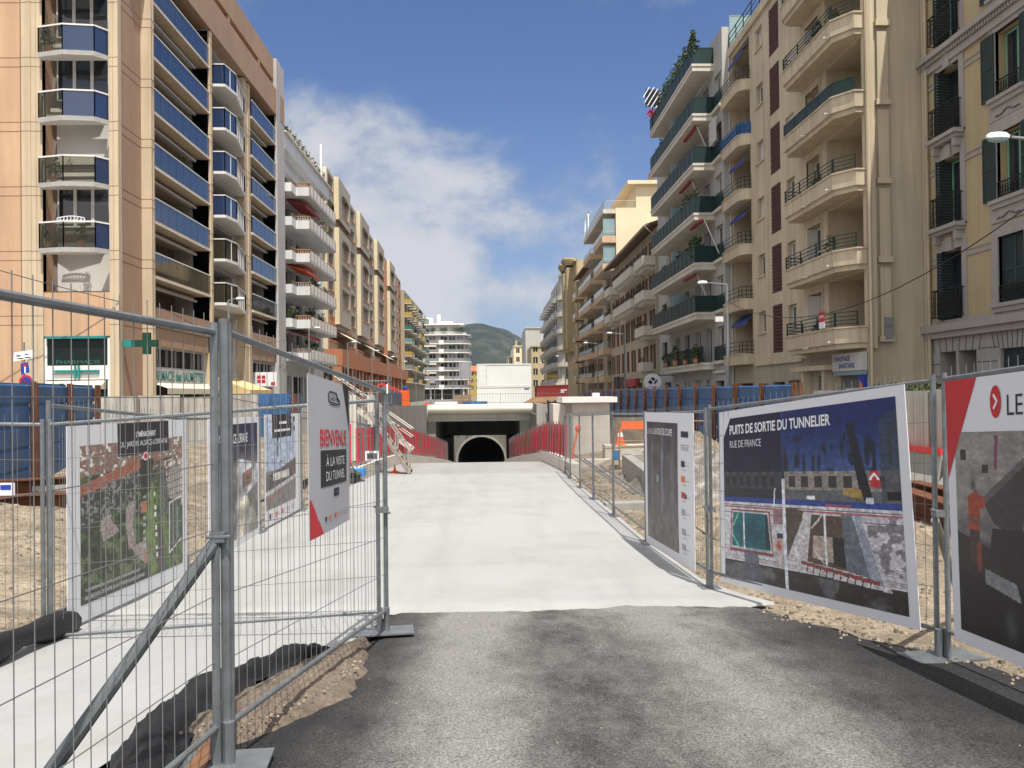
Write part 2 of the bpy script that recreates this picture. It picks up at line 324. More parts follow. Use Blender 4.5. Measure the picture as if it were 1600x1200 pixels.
def link(name,me,parent=None,loc=None,rot=None):
    o=bpy.data.objects.new(name,me); col.objects.link(o)
    if parent: o.parent=parent
    if loc: o.location=loc
    if rot is not None: o.rotation_euler=(0,0,rot)
    return o
def thing(name,label,cat,loc=(0,0,0),rz=0,group=None):
    o=bpy.data.objects.new(name,None); col.objects.link(o); o.location=loc; o.rotation_euler=(0,0,rz); o.empty_display_size=.3
    return tag(o,label,cat,group)
def tag(o,label,cat,group=None):
    o['label']=label; o['category']=cat
    if group: o['group']=group
    return o
def struct(o,kind='structure'): o['kind']=kind; return o
def dup(o,loc=None,rz=None,label=None,parent=None):
    c=o.copy(); col.objects.link(c)
    if parent: c.parent=parent
    for ch in o.children: dup(ch,parent=c)
    if loc is not None: c.location=loc
    if rz is not None: c.rotation_euler=(0,0,rz)
    if label: c['label']=label
    return c
def interp(tab,y):
    if y<=tab[0][0]: return tab[0][1]
    for (a,b),(c,d) in zip(tab,tab[1:]):
        if y<=c: return b+(d-b)*(y-a)/(c-a)
    return tab[-1][1]
def sst(x,a,b):
    t=max(0,min(1,(x-a)/(b-a))); return t*t*(3-2*t)
def text_mesh(body,bold=0,align='CENTER'):
    cu=bpy.data.curves.new('lettering','FONT'); cu.body=body; cu.align_x=align; cu.align_y='CENTER'; cu.size=1; cu.offset=bold; cu.resolution_u=3
    ob=bpy.data.objects.new('lettering',cu); me=bpy.data.meshes.new_from_object(ob); bpy.data.objects.remove(ob); bpy.data.curves.remove(cu)
    v=[tuple(x.co) for x in me.vertices]; f=[list(p.vertices) for p in me.polygons]; bpy.data.meshes.remove(me); return v,f
def text_in(mb,body,x0,x1,z0,z1,m=0,bold=0,y=0,mapf=None,flip=False):
    """lettering that fills the rectangle x0..x1, z0..z1 of the plane y (or goes through mapf(u,v))"""
    v,f=text_mesh(body,bold)
    if not v: return mb
    xs=[p[0] for p in v]; ys=[p[1] for p in v]; a,b,c,d=min(xs),max(xs),min(ys),max(ys)
    pts=[]
    for p in v:
        U=x0+(x1-x0)*(p[0]-a)/(b-a); V=z0+(z1-z0)*(p[1]-c)/(d-c)
        pts.append(mapf(U,V) if mapf else (U,y,V))
    return mb.add(pts,f,m)
# ================================================================ the setting
ZP=[(-30,0),(3,0.02),(4.1,0),(6.3,-.2),(7.4,-.28),(9.6,-.45),(13.2,-.56),(16.5,-.63),(20.1,-.74),(23.7,-.85),(27.1,-.94),(30,-1.02),(34,-1.12),(38,-1.25),(45,-1.85),(53,-2.55),(80,-5.0),(122,-8.6),(140,-9.5),(200,-10)]
def zp(y): return interp(ZP,y)
XL=[(0,-3.75),(8.5,-3.85),(13,-3.97),(30,-4.0),(38,-3.8),(52,-3.1),(60,-2.9),(130,-2.9)]
XR=[(0,2.9),(8.5,2.75),(10,2.42),(13,2.36),(30,2.5),(38,2.2),(52,1.3),(60,1.05),(130,1.05)]
def zg(x,y):
    z=zp(y); l=interp(XL,y); r=interp(XR,y)
    if y<41.5:
        if l-.1<=x<=r+.1: return z-.06
        n=(mn.noise((x*.55,y*.55,0))*.16+mn.noise((x*1.7,y*1.7,3))*.07)
        if x<l: d=l-x; return z-.06+( .02-z)*sst(d,.4,5.5)+n*sst(d,.1,.8)*(1-sst(d,8.5,10))
        d=x-r; site=-.42 if y<16 else -.42-.45*sst(y,16,20)
        if y<9: site*=sst(y,3,9)
        t=sst(d,.2,2.5); base=(z-.06)*(1-t)+site*t
        out=sst(x,8.6,10.5)
        return base*(1-out)+n*sst(d,.1,.8)*(1-out)*(1.5 if y>15 else .8)
    if y<124 and -5.75<x<3.55: return z-.06
    return 0.0
def axis(dense,lo,hi,far): return sorted(set([-f for f in far[0]]+[lo+(hi-lo)*i/dense for i in range(dense+1)]+far[1]))
xs=axis(96,-12,12,([5000,1500,400,100,50,30,20,15],[15,20,30,50,100,400,1500,5000]))
xs=sorted(set(xs+[-5.8,-5.7,3.5,3.6]))
ys=[-600,-100,-30,-10,-5,0]+[.3*i for i in range(1,142)]+[43+1.5*i for i in range(54)]+[123.9,124.1,130,160,200,260,330,420,600,1000,1800,3500,6000]
ys=sorted(set(ys+[41.45,41.55]))
mb=MB(); idx={}
for j,y in enumerate(ys):
    for i,x in enumerate(xs): mb.v.append((x,y,zg(x,y)))
nx=len(xs)
for j in range(len(ys)-1):
    for i in range(nx-1):
        xm,ym=(xs[i]+xs[i+1])/2,(ys[j]+ys[j+1])/2
        if 123.8<ym<124.2 and -5.8<xm<3.6: continue
        mb.f.append((j*nx+i,j*nx+i+1,(j+1)*nx+i+1,(j+1)*nx+i)); mb.m.append(0 if (-10.8<xm<10 and 1<ym<60) else 1)
struct(mb.build('ground',[M['dirt'],M['street']],smooth=False))
# asphalt apron in front of the ramp
RL=[(-15,-2.2),(0,-1.9),(3,-1.62),(4,-1.5),(4.7,-1.32),(5.1,-1.12),(5.6,-.98),(6.4,-1.0),(7.3,-1.03),(9,-1.0)]
RR=[(-15,7),(0,4.2),(4,3.75),(5,3.6),(6,3.42),(7,3.0),(8,2.65),(9,2.5)]
mb=MB(); rows=[-15,-8,-4,-2]+[-1+.2*i for i in range(51)]
for y in rows:
    a=interp(RL,y)+.05*mn.noise((y*3,1,0)); b=interp(RR,y)+.08*mn.noise((y*2.5,5,0))
    for k in range(25):
        x=a+(b-a)*k/24; mb.v.append((x,y,zp(y)-.010+.008*mn.noise((x*.8,y*.8,9))-(.03 if k in(0,24) else 0)))
for j in range(len(rows)-1):
    for k in range(24): mb.f.append((j*25+k,j*25+k+1,(j+1)*25+k+1,(j+1)*25+k)); mb.m.append(0)
struct(mb.build('road',M['asph'],smooth=True))
# white concrete path down into the tunnel
PR=[(0,-2.05),(3,-1.95),(4.3,-1.8),(5.5,-1.62),(6.2,-1.45),(7,-1.12),(7.8,-1.0),(8.35,-.97)]
mb=MB()
def strip(rows,fl,fr,n):
    o=len(mb.v)
    for y in rows:
        a,b=fl(y),fr(y)
        for k in range(n+1):
            x=a+(b-a)*k/n; yy=y
            if rows is prow2 and y<8.5: yy=y-.08+.16*sst(x,-1,2.4)+.20*mn.noise((x*1.1,2,0))+.10*mn.noise((x*4.3,4,0))+.05*mn.noise((x*14,4,0))+.025*mn.noise((x*37,4,0))
            mb.v.append((x,yy,zp(yy)+(.004 if not(y==rows[0] and rows is prow2) else -.02)))
    for j in range(len(rows)-1):
        for k in range(n): mb.f.append((o+j*(n+1)+k,o+j*(n+1)+k+1,o+(j+1)*(n+1)+k+1,o+(j+1)*(n+1)+k)); mb.m.append(0)
prow1=[.25*i for i in range(34)]; prow2=[8.45,8.47,9.0]+[9.4+.8*i for i in range(37)]+[38.5,40,42,45,48,52,56,60,70,80,95,110,124,130]
strip(prow1,lambda y:interp(XL,y),lambda y:interp(PR,y)+.04*mn.noise((y*4,3,0)),10)
# left piece joins the main strip
strip([8.25,8.5],lambda y:interp(XL,y),lambda y:-.97,10)
strip(prow2,lambda y:interp(XL,y) if y>8.6 else -3.85,lambda y:interp(XR,y),120)
struct(mb.build('path',M['pathc'],smooth=True))
# loose soil between membrane and asphalt
mb=MB(); rows=[4.4+.05*i for i in range(63)]
for y in rows:
    a=interp([(4.4,-1.78),(5.5,-1.6),(6.3,-1.4),(7,-1.14),(7.5,-1.06)],y); b=interp([(4.4,-1.28),(4.9,-1.1),(5.4,-.88),(6,-.86),(7,-.98),(7.5,-1.03)],y)+.07*mn.noise((y*4,0,0))+.04*mn.noise((y*13,0,4))
    for k in range(17):
        t=k/16; x=a+(b-a)*t+.02*mn.noise((y*14,k,1)); mb.v.append((x,y,zp(y)-.03-.07*(1-sst(y,4.4,4.7))+.105*math.sin(PI*t)**.7*(.35+.65*sst(7.5-y,0,1.2))*sst(y,4.35,4.8)+(.022*mn.noise((x*9,y*9,0))+.014*mn.noise((x*25,y*25,3)))*math.sin(PI*t)**.4))
for j in range(len(rows)-1):
    for k in range(16): mb.f.append((j*17+k,j*17+k+1,(j+1)*17+k+1,(j+1)*17+k)); mb.m.append(0)
struct(mb.build('soil',M['mud'],smooth=True))
# gravel
def pebble(mb,x,y,z,s):
    p=[Vector((math.cos(a)*s*rnd.uniform(.7,1.3),math.sin(a)*s*rnd.uniform(.7,1.2),0)) for a in (0,1.3,2.5,3.8,5.1)]
    top=(x+rnd.uniform(-.3,.3)*s,y,z+s*rnd.uniform(.5,1)); o=[(x+q.x,y+q.y,z-.2*s) for q in p]+[(x+q.x*.6,y+q.y*.6,z+s*.6) for q in p]
    mb.add(o,[(i,(i+1)%5,5+(i+1)%5,5+i) for i in range(5)]+[(5,6,7,8,9)],0)
mb=MB()
for _ in range(15000):
    y=3.5+24*rnd.random()**1.5
    if rnd.random()<.55: x=interp(XL,y)-.05-4.5*rnd.random()**1.4
    else: x=max(interp(RR,y) if y<8.6 else interp(XR,y)+.05,interp(XR,y)+.02)-(.35*rnd.random() if y<8.4 else 0)+4.5*rnd.random()**1.6
    if x<interp(RR,y) and y<8.6: z=zp(y)-.005; s=rnd.uniform(.006,.018)
    else: z=zg(x,y)+.0; s=rnd.uniform(.006,.016+.02*rnd.random()**3)*(1+y/22)
    pebble(mb,x,y,z,s)
for _ in range(170):
    y=rnd.uniform(2.6,8.2); x=rnd.uniform(-1.0,3.0) if rnd.random()<.5 else rnd.uniform(-3.6,-1.6)
    pebble(mb,x,y,zp(y)+.003,rnd.uniform(.002,.006))
for _ in range(420):
    y=rnd.uniform(4.5,7.0); x=interp([(4.4,-1.6),(7,-1.1),(7.5,-1.05)],y)+.42*rnd.random()*sst(7.2-y,0,1.3); pebble(mb,x,y,zp(y)+.045*sst(7.2-y,0,1.2),rnd.uniform(.003,.012))
struct(mb.build('gravel',M['stone']),'stuff')
# ---------------------------------------------------------------- hill
mb=MB(); HX=[-900+22*i for i in range(101)]; D=[2100+40*i for i in range(26)]
RG=[(-900,120),(-500,150),(-200,176),(-60,196),(-35,200),(-15,197),(20,188),(45,180),(80,160),(150,135),(400,120),(700,150),(1300,110)]
for j,y in enumerate(D):
    for x in HX:
        t=j/25; ridge=interp(RG,x*2500/ (y+1)); prof=math.sin(PI*min(1,t/.8)*.5)**1.3 if t<.8 else 1-.5*(t-.8)
        n=mn.noise((x*.012,y*.012,0))*9+mn.noise((x*.05,y*.05,2))*4.5+mn.noise((x*.14,y*.14,4))*2.5
        mb.v.append((x,y,ridge*prof*y/2500*1.0+n*min(1,t*3)))
for j in range(25):
    for i in range(100): mb.f.append((j*101+i,j*101+i+1,(j+1)*101+i+1,(j+1)*101+i)); mb.m.append(0)
struct(mb.build('hill',M['hill'],smooth=False))
# ---------------------------------------------------------------- trench walls, portal, tunnel
def wallseg(name,label,pts,zb,zt,th,m,cat='wall'):
    mb=MB()
    for (x0,y0),(x1,y1) in zip(pts,pts[1:]):
        d=Vector((x1-x0,y1-y0)).normalized(); nn=Vector((-d.y,d.x))*th
        pl=[(x0,y0),(x1,y1),(x1+nn.x,y1+nn.y),(x0+nn.x,y0+nn.y)]
        mb.prism(pl,lambda p:zb(p[1]) if callable(zb) else zb,lambda p:zt(p[1]) if callable(zt) else zt)
    return tag(mb.build(name,m),label,cat)
wallseg('retaining_wall','tall bare grey concrete wall behind the red barriers, beside the light stair',[(-5.7,40.6),(-5.7,79.9)],-6.5,lambda y:1.18-.012*(y-41),.35,M['conc'])
wallseg('retaining_wall','grey concrete wall between the portal and the white concrete block with a dark tarp',[(3.85,79.9),(3.85,47)],-6.5,lambda y:.95-.004*(y-41),.35,M['conc'])
wallseg('retaining_wall','grey concrete wing wall closing the cut behind the stair tower',[(-10.5,41),(-5.7,41)],-1.6,1.15,.3,M['conc'])
def par(side):
    pts=[]
    for y in (27.5,30,34,38,42,46,50,54,60,70,79.8): pts.append((interp(XL if side<0 else XR,y)+side*.02,y))
    if side>0: pts=pts[::-1]
    return pts
wallseg('parapet_wall','low concrete kerb wall under the row of barriers on the stair side',par(-1),lambda y:zp(y)-1,lambda y:zp(y)+.42,.32,M['concl'])
wallseg('parapet_wall','low concrete kerb wall under the row of barriers beside the concrete block',par(1),lambda y:zp(y)-1,lambda y:zp(y)+.42,.32,M['concl'])
portal=thing('tunnel_portal','concrete tunnel portal with a wide dark rectangular opening','tunnel portal',(-1.1,80,0))
P=Matrix.Translation((1.1,-80,0))
mb=MB(P); mb.box(-5.7,3.85,80,80.9,-.78,.62); mb.box(-5.2,3.2,79.86,80,-.5,-.1); mb.build('header_beam',M['concl'],portal)
mb=MB(P); mb.poly([(-5.69,80,-.8),(-5.69,79,-1.3),(-5.69,79,-6.5),(-5.69,80,-6.5)]); mb.box(-5.68,-4.93,80.05,102,-9,-.79); mb.box(2.72,3.84,80.05,102,-9,-.79); mb.build('side_wall',M['conc'],portal)
mb=MB(P); mb.box(-5.7,3.85,80.92,103,-.75,.0); mb.box(-4.92,2.71,98,103,-2.92,-.76); mb.box(-4.92,-4.2,97,102.9,-9,-3.07); mb.box(1.85,2.71,97,102.9,-9,-3.07); mb.build('cover_slab',M['conc'],portal)
tag(MB().tube([(-5.55,79.45,.34),(4.0,79.45,.34)],.40,18).build('concrete_pipe',M['pipe'],smooth=False),'long cream pipe lying along the top of the tunnel portal','pipe')
face=thing('tunnel_entrance','pale concrete tunnel face with a dark round bore','tunnel',(-1.25,122,-7.5))
mb=MB(); n=40; rr=3.25
ring=[(rr*math.cos(2*PI*k/n),0,rr*math.sin(2*PI*k/n)) for k in range(n)]
sq=[]
for k in range(n):
    c,s_=math.cos(2*PI*k/n),math.sin(2*PI*k/n); f=6.2/max(abs(c),abs(s_)*.9); sq.append((c*f,0,s_*f))
mb.add(ring+sq,[(k,(k+1)%n,n+(k+1)%n,n+k) for k in range(n)],0); mb.build('portal_face',M['concdk'],face)
mb=MB(); r2=[(rr*.99*math.cos(2*PI*k/n),80,rr*.99*math.sin(2*PI*k/n)) for k in range(n)]; ro=[(x*.995,.02,z*.995) for x,y,z in ring]
mb.add(ro+r2,[(k,n+k,n+(k+1)%n,(k+1)%n) for k in range(n)],0); mb.poly(r2,0); mb.build('bore_lining',M['conc'],face)
mb=MB(); k2=[(rr*1.0,-.25),(rr*1.09,-.25),(rr*1.09,-.02),(rr*1.0,-.02)]
for k in range(n):
    a,b=2*PI*k/n,2*PI*(k+1)/n
    for (ra,ya),(rb,yb) in zip(k2,k2[1:]+k2[:1]): mb.poly([(ra*math.cos(a),ya,ra*math.sin(a)),(rb*math.cos(a),yb,rb*math.sin(a)),(rb*math.cos(b),yb,rb*math.sin(b)),(ra*math.cos(b),ya,ra*math.sin(b))])
mb.build('bore_ring',M['conc'],face)
struct(MB().box(-6.2,-5.75,102,124,-9.5,-.01).box(3.6,4.0,102,124,-9.5,-.01).build('pit_walls',M['conc']))
# ================================================================ building kit
_c={}
def cached(key,fn):
    if key not in _c: _c[key]=fn()
    return _c[key]
def win_frame(w,h,n,fm,transom=0):
    def f():
        mb=MB(); t=.06
        for a,b,c,d in ((0,t,0,h),(w-t,w,0,h),(t,w-t,0,t),(t,w-t,h-t,h)): mb.box(a,b,0,.05,c,d)
        for k in range(1,n): x=w*k/n; mb.box(x-.035,x+.035,.004,.054,t,h-t)
        if transom: mb.box(t,w-t,.008,.05,h*transom-.025,h*transom+.025)
        return mb.mesh('window',fm)
    return cached(('wf',w,h,n,fm.name,transom),f)
def win_pane(w,h,pm): return cached(('wp',w,h,pm.name),lambda:MB().poly([(.03,.03,.03),(w-.03,.03,.03),(w-.03,.03,h-.03),(.03,.03,h-.03)]).mesh('pane',pm))
def shut_mesh(w,h,m):
    def f():
        mb=MB(); mb.box(0,.05,0,.04,0,h); mb.box(w-.05,w,0,.04,0,h); mb.box(.05,w-.05,0,.04,0,.07); mb.box(.05,w-.05,0,.04,h-.07,h); mb.box(.05,w-.05,0,.04,h*.5-.035,h*.5+.035)
        k=max(4,int(h/.11))
        for i in range(k):
            z=.07+(h-.14)*i/k; mb.add([(.05,.035,z),(w-.05,.035,z),(w-.05,.008,z+(h-.14)/k*.9),(.05,.008,z+(h-.14)/k*.9)],[(0,1,2,3)])
        return mb.mesh('shutter',m)
    return cached(('sh',round(w,2),round(h,2),m.name),f)
def rail_mesh(w,h,m,kind='bars',step=.12):
    def f():
        mb=MB()
        if kind=='bars':
            mb.box(0,w,0,.04,h-.04,h); mb.box(0,w,.005,.035,.06,.09); n=max(2,int(w/step))
            for i in range(n+1): x=.01+(w-.03)*i/n; mb.box(x-.009,x+.009,.012,.03,.09,h-.04)
        elif kind=='tubes':
            for z in (h,h*.72,h*.46,h*.2): mb.tube([(0,.02,z),(w,.02,z)],.02,5)
            n=max(1,int(w/1.5))
            for i in range(n+1): x=.03+(w-.06)*i/n; mb.box(x-.02,x+.02,0,.045,0,h)
        elif kind=='panel':
            mb.box(0,w,.01,.03,.05,h-.05); mb.box(0,w,0,.04,h-.05,h); n=max(1,int(w/1.1))
            for i in range(n+1): x=.02+(w-.04)*i/n; mb.box(x-.02,x+.02,-.006,.046,0,h-.05)
        elif kind=='iron':
            mb.box(0,w,0,.04,h-.035,h); mb.box(0,w,.005,.035,.08,.105); mb.box(0,w,.005,.035,h*.72,h*.72+.02); n=max(4,int(w/.13))
            for i in range(n+1):
                x=.012+(w-.024)*i/n; mb.box(x-.009,x+.009,.01,.03,.105,h-.035)
            for i in range(n):
                x=w*(i+.5)/n; r_=w/n*.42
                for zc in (h*.25,h*.5):
                    pts=[(x+r_*math.cos(t)*(1-.07*q),.02,zc+r_*1.6*math.sin(t)*(1-.07*q)) for q,t in enumerate([PI*.35*j for j in range(7)])]
                    mb.tube(pts,.007,4)
        return mb.mesh('railing',m)
    return cached(('rl',round(w,2),round(h,2),m.name,kind,step),f)
class Bld:
    def __init__(s,name,label,loc,side,cat='building',rz=None):
        s.rz={'L':PI/2,'R':-PI/2,'F':0}[side] if rz is None else rz
        s.o=thing(name,label,cat,loc,s.rz)
    def add(s,name,mb,mats): return mb.build(name,mats,s.o)
    def put(s,name,me,loc,rot=None,par=None): return link(name,me,par or s.o,loc,rot)
    def window(s,u,z,w,h,y=.2,n=2,fm=None,pm=None,tr=0):
        fm=fm or M['white']; pm=pm or rnd.choice([M['pane'],M['pane'],M['pane3'],M['pane2']])
        o=s.put('window',win_frame(round(w,2),round(h,2),n,fm,tr),(u,y,z)); link('pane',win_pane(round(w,2),round(h,2),pm),o); return o
    def shutters(s,u,z,w,h,m,y=-.05,open_=True):
        sw=w/2; me=shut_mesh(sw,h,m)
        if open_: s.put('shutter',me,(u-sw,y,z)); s.put('shutter',me,(u+w,y,z))
        else: s.put('shutter',me,(u,y,z)); s.put('shutter',me,(u+sw,y,z))
    def rail(s,u,z,w,h,m,kind='bars',y=0,rot=None,par=None,step=.12): return s.put('railing',rail_mesh(w,h,m,kind,step),(u,y,z),rot,par)
def shell(mb,u0,u1,z0,z1,dep,m=0,mt=None,parapet=0):
    """sides, back and roof of a block whose front skin is added separately"""
    mb.poly([(u0,dep,z0),(u0,0,z0),(u0,0,z1),(u0,dep,z1)],m); mb.poly([(u1,0,z0),(u1,dep,z0),(u1,dep,z1),(u1,0,z1)],m)
    mb.poly([(u1,dep,z0),(u0,dep,z0),(u0,dep,z1),(u1,dep,z1)],m)
    mb.poly([(u0,0,z1-parapet),(u1,0,z1-parapet),(u1,dep,z1-parapet),(u0,dep,z1-parapet)],m if mt is None else mt)
def hexbal(mb,pl,z,sl=.2,h=1.2,gm=1,wm=0,gm2=None,ins=.05):
    """slab with white edges and glass panels between white posts along the polyline pl"""
    mb.prism(pl,z,z+sl,wm,wm)
    for i,(p,q) in enumerate(zip(pl,pl[1:])):
        g=gm2 if (gm2 is not None and i>=len(pl)-2) else gm
        mb.poly([(p[0],p[1]+ins,z+sl),(q[0],q[1]+ins,z+sl),(q[0],q[1]+ins,z+sl+h),(p[0],p[1]+ins,z+sl+h)],g)
        mb.bar((p[0],p[1]+ins,z+sl+h),(q[0],q[1]+ins,z+sl+h),.07,.07,wm)
        L_=math.hypot(q[0]-p[0],q[1]-p[1]); k=max(1,round(L_/1.0))
        for j in range(k+1): t=j/k; x,y=p[0]+(q[0]-p[0])*t,p[1]+(q[1]-p[1])*t+ins; mb.box(x-.018,x+.018,y-.03,y+.03,z+sl,z+sl+h,wm)
# ================================================================ peach apartment block (near, stair side)
B=Bld('apartment_block','peach rendered apartment block with blue glass balconies and a pharmacy at street level',(-17,41,0),'F')
S=Matrix.Rotation(PI/2,4,'Z')          # frame of the street front: x runs away from the camera, y goes into the block
TOP=28.2
mb=MB()
gro=[]
for k in range(-1,9):
    zb=8.45+2.97*k
    for dz in (0,-.42): gro.append(zb+dz)
# camera-facing front
mb.facade(-16,-4.35,0,TOP,[],0)
mb.facade(-3.42,-.40,0,TOP,[(-3.42,-.40,0,4.55,.85,3),(-3.42,-.40,4.55,6.6,.02,0),(-3.42,-.40,6.6,27.4,1.0,3)],0)
mb.poly([(-16,0,TOP),(0,0,TOP),(0,28,TOP),(-16,28,TOP)],0); mb.poly([(-16,28,0),(-16,0,0),(-16,0,TOP),(-16,28,TOP)],0)
for zb in gro:
    if 0<zb<TOP: mb.box(-16,-4.35,-.006,.01,zb,zb+.03,2)
mb.box(-4.42,-4.38,-.008,.01,0,TOP,2)
for a,b,p in ((-4.35,-4.12,.05),(-4.12,-3.92,.09),(-3.92,-3.70,.05),(-3.70,-3.42,.02),(-.40,-.30,.02),(-.30,-.2,.07),(-.2,-.1,.03),(-.1,.06,.09)):
    mb.box(a,b,-p,.3,0,TOP,1)
    for zb in gro:
        if 0<zb<TOP: mb.box(a,b,-p-.005,-p+.01,zb,zb+.025,2)
# street front
mb.tf=S
mb.facade(.09,3.0,0,TOP,[],4)
for zb in gro:
    if 0<zb<TOP: mb.box(.09,3.0,-.006,.01,zb,zb+.025,2)
def fin(u0,u1,prj=.55,top=TOP):
    w=(u1-u0)/3
    for i,p in enumerate((prj,prj-.07,prj)): mb.box(u0+i*w,u0+(i+1)*w,-p,.6,0,top,1)
    for zb in gro:
        if 0<zb<top: mb.box(u0-.006,u1,-prj-.006,-prj+.01,zb,zb+.025,2); mb.box(u0-.006,u0+.01,-prj,0,zb,zb+.025,2)
fin(2.75,3.15,.5,23.6); fin(12.05,12.4,.5,23.6); fin(19.9,21.6,.3,23.6); mb.box(28.5,29.6,-.55,.6,0,TOP,5); mb.box(29.6,31.2,-.5,.6,0,TOP,5)
# recess backs and party walls of the loggias
for u0,u1 in ((3.15,12.05),(21.6,28.5)):
    mb.poly([(u0,1.7,4.3),(u1,1.7,4.3),(u1,1.7,25.7),(u0,1.7,25.7)],3)
    mb.poly([(u1,-.35,4.3),(u1,1.7,4.3),(u1,1.7,23.7),(u1,-.35,23.7)],5); mb.poly([(u0,1.7,4.3),(u0,-.3,4.3),(u0,-.3,23.7),(u0,1.7,23.7)],5)
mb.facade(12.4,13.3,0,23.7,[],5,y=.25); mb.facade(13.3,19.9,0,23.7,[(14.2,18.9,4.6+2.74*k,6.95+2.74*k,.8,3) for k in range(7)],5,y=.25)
# attic: overhanging darkened peach beam, dark strip, parapet
mb.box(.1,31.2,-.52,2,23.7,25.75,4); mb.box(.1,28.4,.9,2,25.75,26.5,3); mb.box(.1,31.2,-.30,2,26.5,TOP,4)
for u in (5.2,16.5,24): mb.box(u,u+.5,-.28,.9,25.75,26.5,4)
mb.poly([(31.2,-.3,0),(31.2,28,0),(31.2,28,TOP),(31.2,-.3,TOP)],5)
# first floor apron bands
for u0,u1 in ((3.15,12.05),(21.6,28.5)):
    mb.box(u0,u1,-.36,.1,5.25,6.2,4); mb.box(u0,u1,-.28,.1,4.3,5.24,4)
B.add('wall',mb,[M['peach'],M['creamp'],M['joint'],M['recess'],M['peachsh'],M['greyw']])
# camera-facing glass balconies
for k in range(-0,7):
    z=8.32+2.98*k-.0
    if z>26: break
    mb=MB(); pl=[(-3.42,.05),(-3.40,-.42),(-2.15,-.78),(-.80,-.60),(-.38,.05)]
    hexbal(mb,pl[:3],z,.2,1.18,1,0); hexbal(mb,[pl[2],pl[3]],z+.001,.199,1.18,2,0); hexbal(mb,pl[3:],z,.2,1.18,3,0); mb.prism(pl,z-.004,z+.196,0); B.add('balcony',mb,[M['white'],M['glasst'],M['glasst'] if k<2 else M['glassb'],M['glassb']])
for k in range(7):
    z=6.7+2.98*k
    if k in (0,2): B.add('roller_shutter',MB().box(-3.2,-.75,.9,.96,z+.02,z+2.3),M['shutw'])
    else:
        for j in range(3): B.window(-3.2+.82*j,z+.05,.8,2.2,.93,1,M['white'],M['pane'])
    if k: B.add('blind_box',MB().box(-3.1,-.7,.1,.35,z+2.25,z+2.42).bar((-3.1,-.25,z+1.95),(-.65,-.25,z+1.95),.05,.1),M['whitep'])
# street loggia balconies
for k in range(6):
    z=7.62+2.74*k
    for u0,u1 in ((3.15,12.05),(21.6,28.5)):
        mb=MB(S); g=1 if k else (1 if u0>20 else 3)
        mb.box(u0,u1,-.42,1.7,z,z+.17,2); mb.box(u0,u1,-.46,-.42,z,z+.06,0)
        mb.poly([(u0,-.40,z+.1),(u1,-.40,z+.1),(u1,-.40,z+1.3),(u0,-.40,z+1.3)],g if not(k==0 and u0>20) else 3); mb.bar((u0,-.40,z+1.3),(u1,-.40,z+1.3),.06,.06,0)
        for j in range(int((u1-u0)/1.1)+1): u=u0+.02+(u1-u0-.04)*j/int((u1-u0)/1.1); mb.box(u-.006,u+.006,-.41,-.385,z+.1,z+1.28,1)
        B.add('balcony',mb,[M['white'],M['glassb'],M['creamp'],M['glassd'],M['pole']])
        mb=MB(S); mb.box(u0+.3,u1-.8,.3,.5,z-.28,z-.12,0); mb.bar((u0+.3,.1,z-.35),(u1-1,.1,z-.35),.12,.1,0); B.add('blind_box',mb,M['shutw'])
    for u0,n_ in ((3.4,4),(22,3)):
        for j in range(n_):
            if rnd.random()<.85:
                o=B.window(0,0,1.9,2.1,0,2,M['pole'],M['pane']); o.matrix_local=S@Matrix.Translation((u0+2.05*j,1.62,z+.2))
# hexagonal street balconies
for k in range(7):
    z=7.3+2.69*k-2.69*0
    if z>22.2: break
    mb=MB(S); hexbal(mb,[(13.45,.25),(13.5,-.95),(15.2,-1.15),(19.7,-.45),(19.75,.25)],z,.17,1.2,1,0,None)
    B.add('balcony',mb,[M['white'],M['glassb'] if k>1 else M['glassd']])
    mb=MB(S); mb.box(12.5,13.2,.10,.2,z+.2,z+1.55,0); mb.poly([(12.56,.095,z+.26),(13.14,.095,z+.26),(13.14,.095,z+1.0),(12.56,.095,z+1.0)],1); mb.poly([(12.56,.095,z+1.06),(13.14,.095,z+1.06),(13.14,.095,z+1.5),(12.56,.095,z+1.5)],2); B.add('window',mb,[M['white'],M['pane'],M['glassb']])
# shop fronts
mb=MB(); mb.box(-3.3,-.55,.10,.2,3.22,4.42,0); mb.box(-3.3,-.55,-.10,.1,4.43,4.54,1); mb.box(-3.36,-.45,.03,.25,2.55,3.2,2); mb.box(-2.95,-.9,-.06,.02,2.80,2.86,1); mb.box(-2.95,-.9,-.06,.02,2.93,2.99,1); mb.box(-2.02,-1.94,-.08,-.02,2.57,3.2,1);mb.box(-1.86,-1.78,-.08,-.02,2.57,3.2,1)
mb.box(-3.35,-.45,.3,.5,0,2.5,0); mb.prism([(-3.25,-.7),(-.6,-.7),(-.6,.0),(-3.25,.0)],2.1,lambda p:2.2 if p[1]<-.5 else 2.5,3)
mb.box(-3.41,-3.30,.05,.8,0,4.5,2); mb.box(-.55,-.41,.05,.8,0,4.5,2); text_in(mb,'PHARMACIE',-2.9,-.9,3.28,3.45,4,.0,.095)
B.add('shop_front',mb,[M['tealf'],M['teal'],M['white'],M['awn'],M['grn']])
mb=MB(S); mb.facade(3.15,12.05,0,4.3,[(3.4,11.8,3.25,4.2,.2,1),(3.4,11.8,.1,2.3,.3,1)],0,y=-.1)
for u in (4.6,5.9,7.2,8.5,9.8,11): mb.box(u-.06,u+.06,-.05,.05,3.25,4.2,2)
mb.box(3.5,11.7,-.2,-.1,2.45,3.15,3); mb.add([(3.3,-.15,2.45),(12.3,-.15,2.45),(12.3,-1.0,2.15),(3.3,-1.0,2.15),(12.3,-1.0,1.85),(3.3,-1.0,1.85)],[(0,1,2,3),(3,2,4,5)],4)
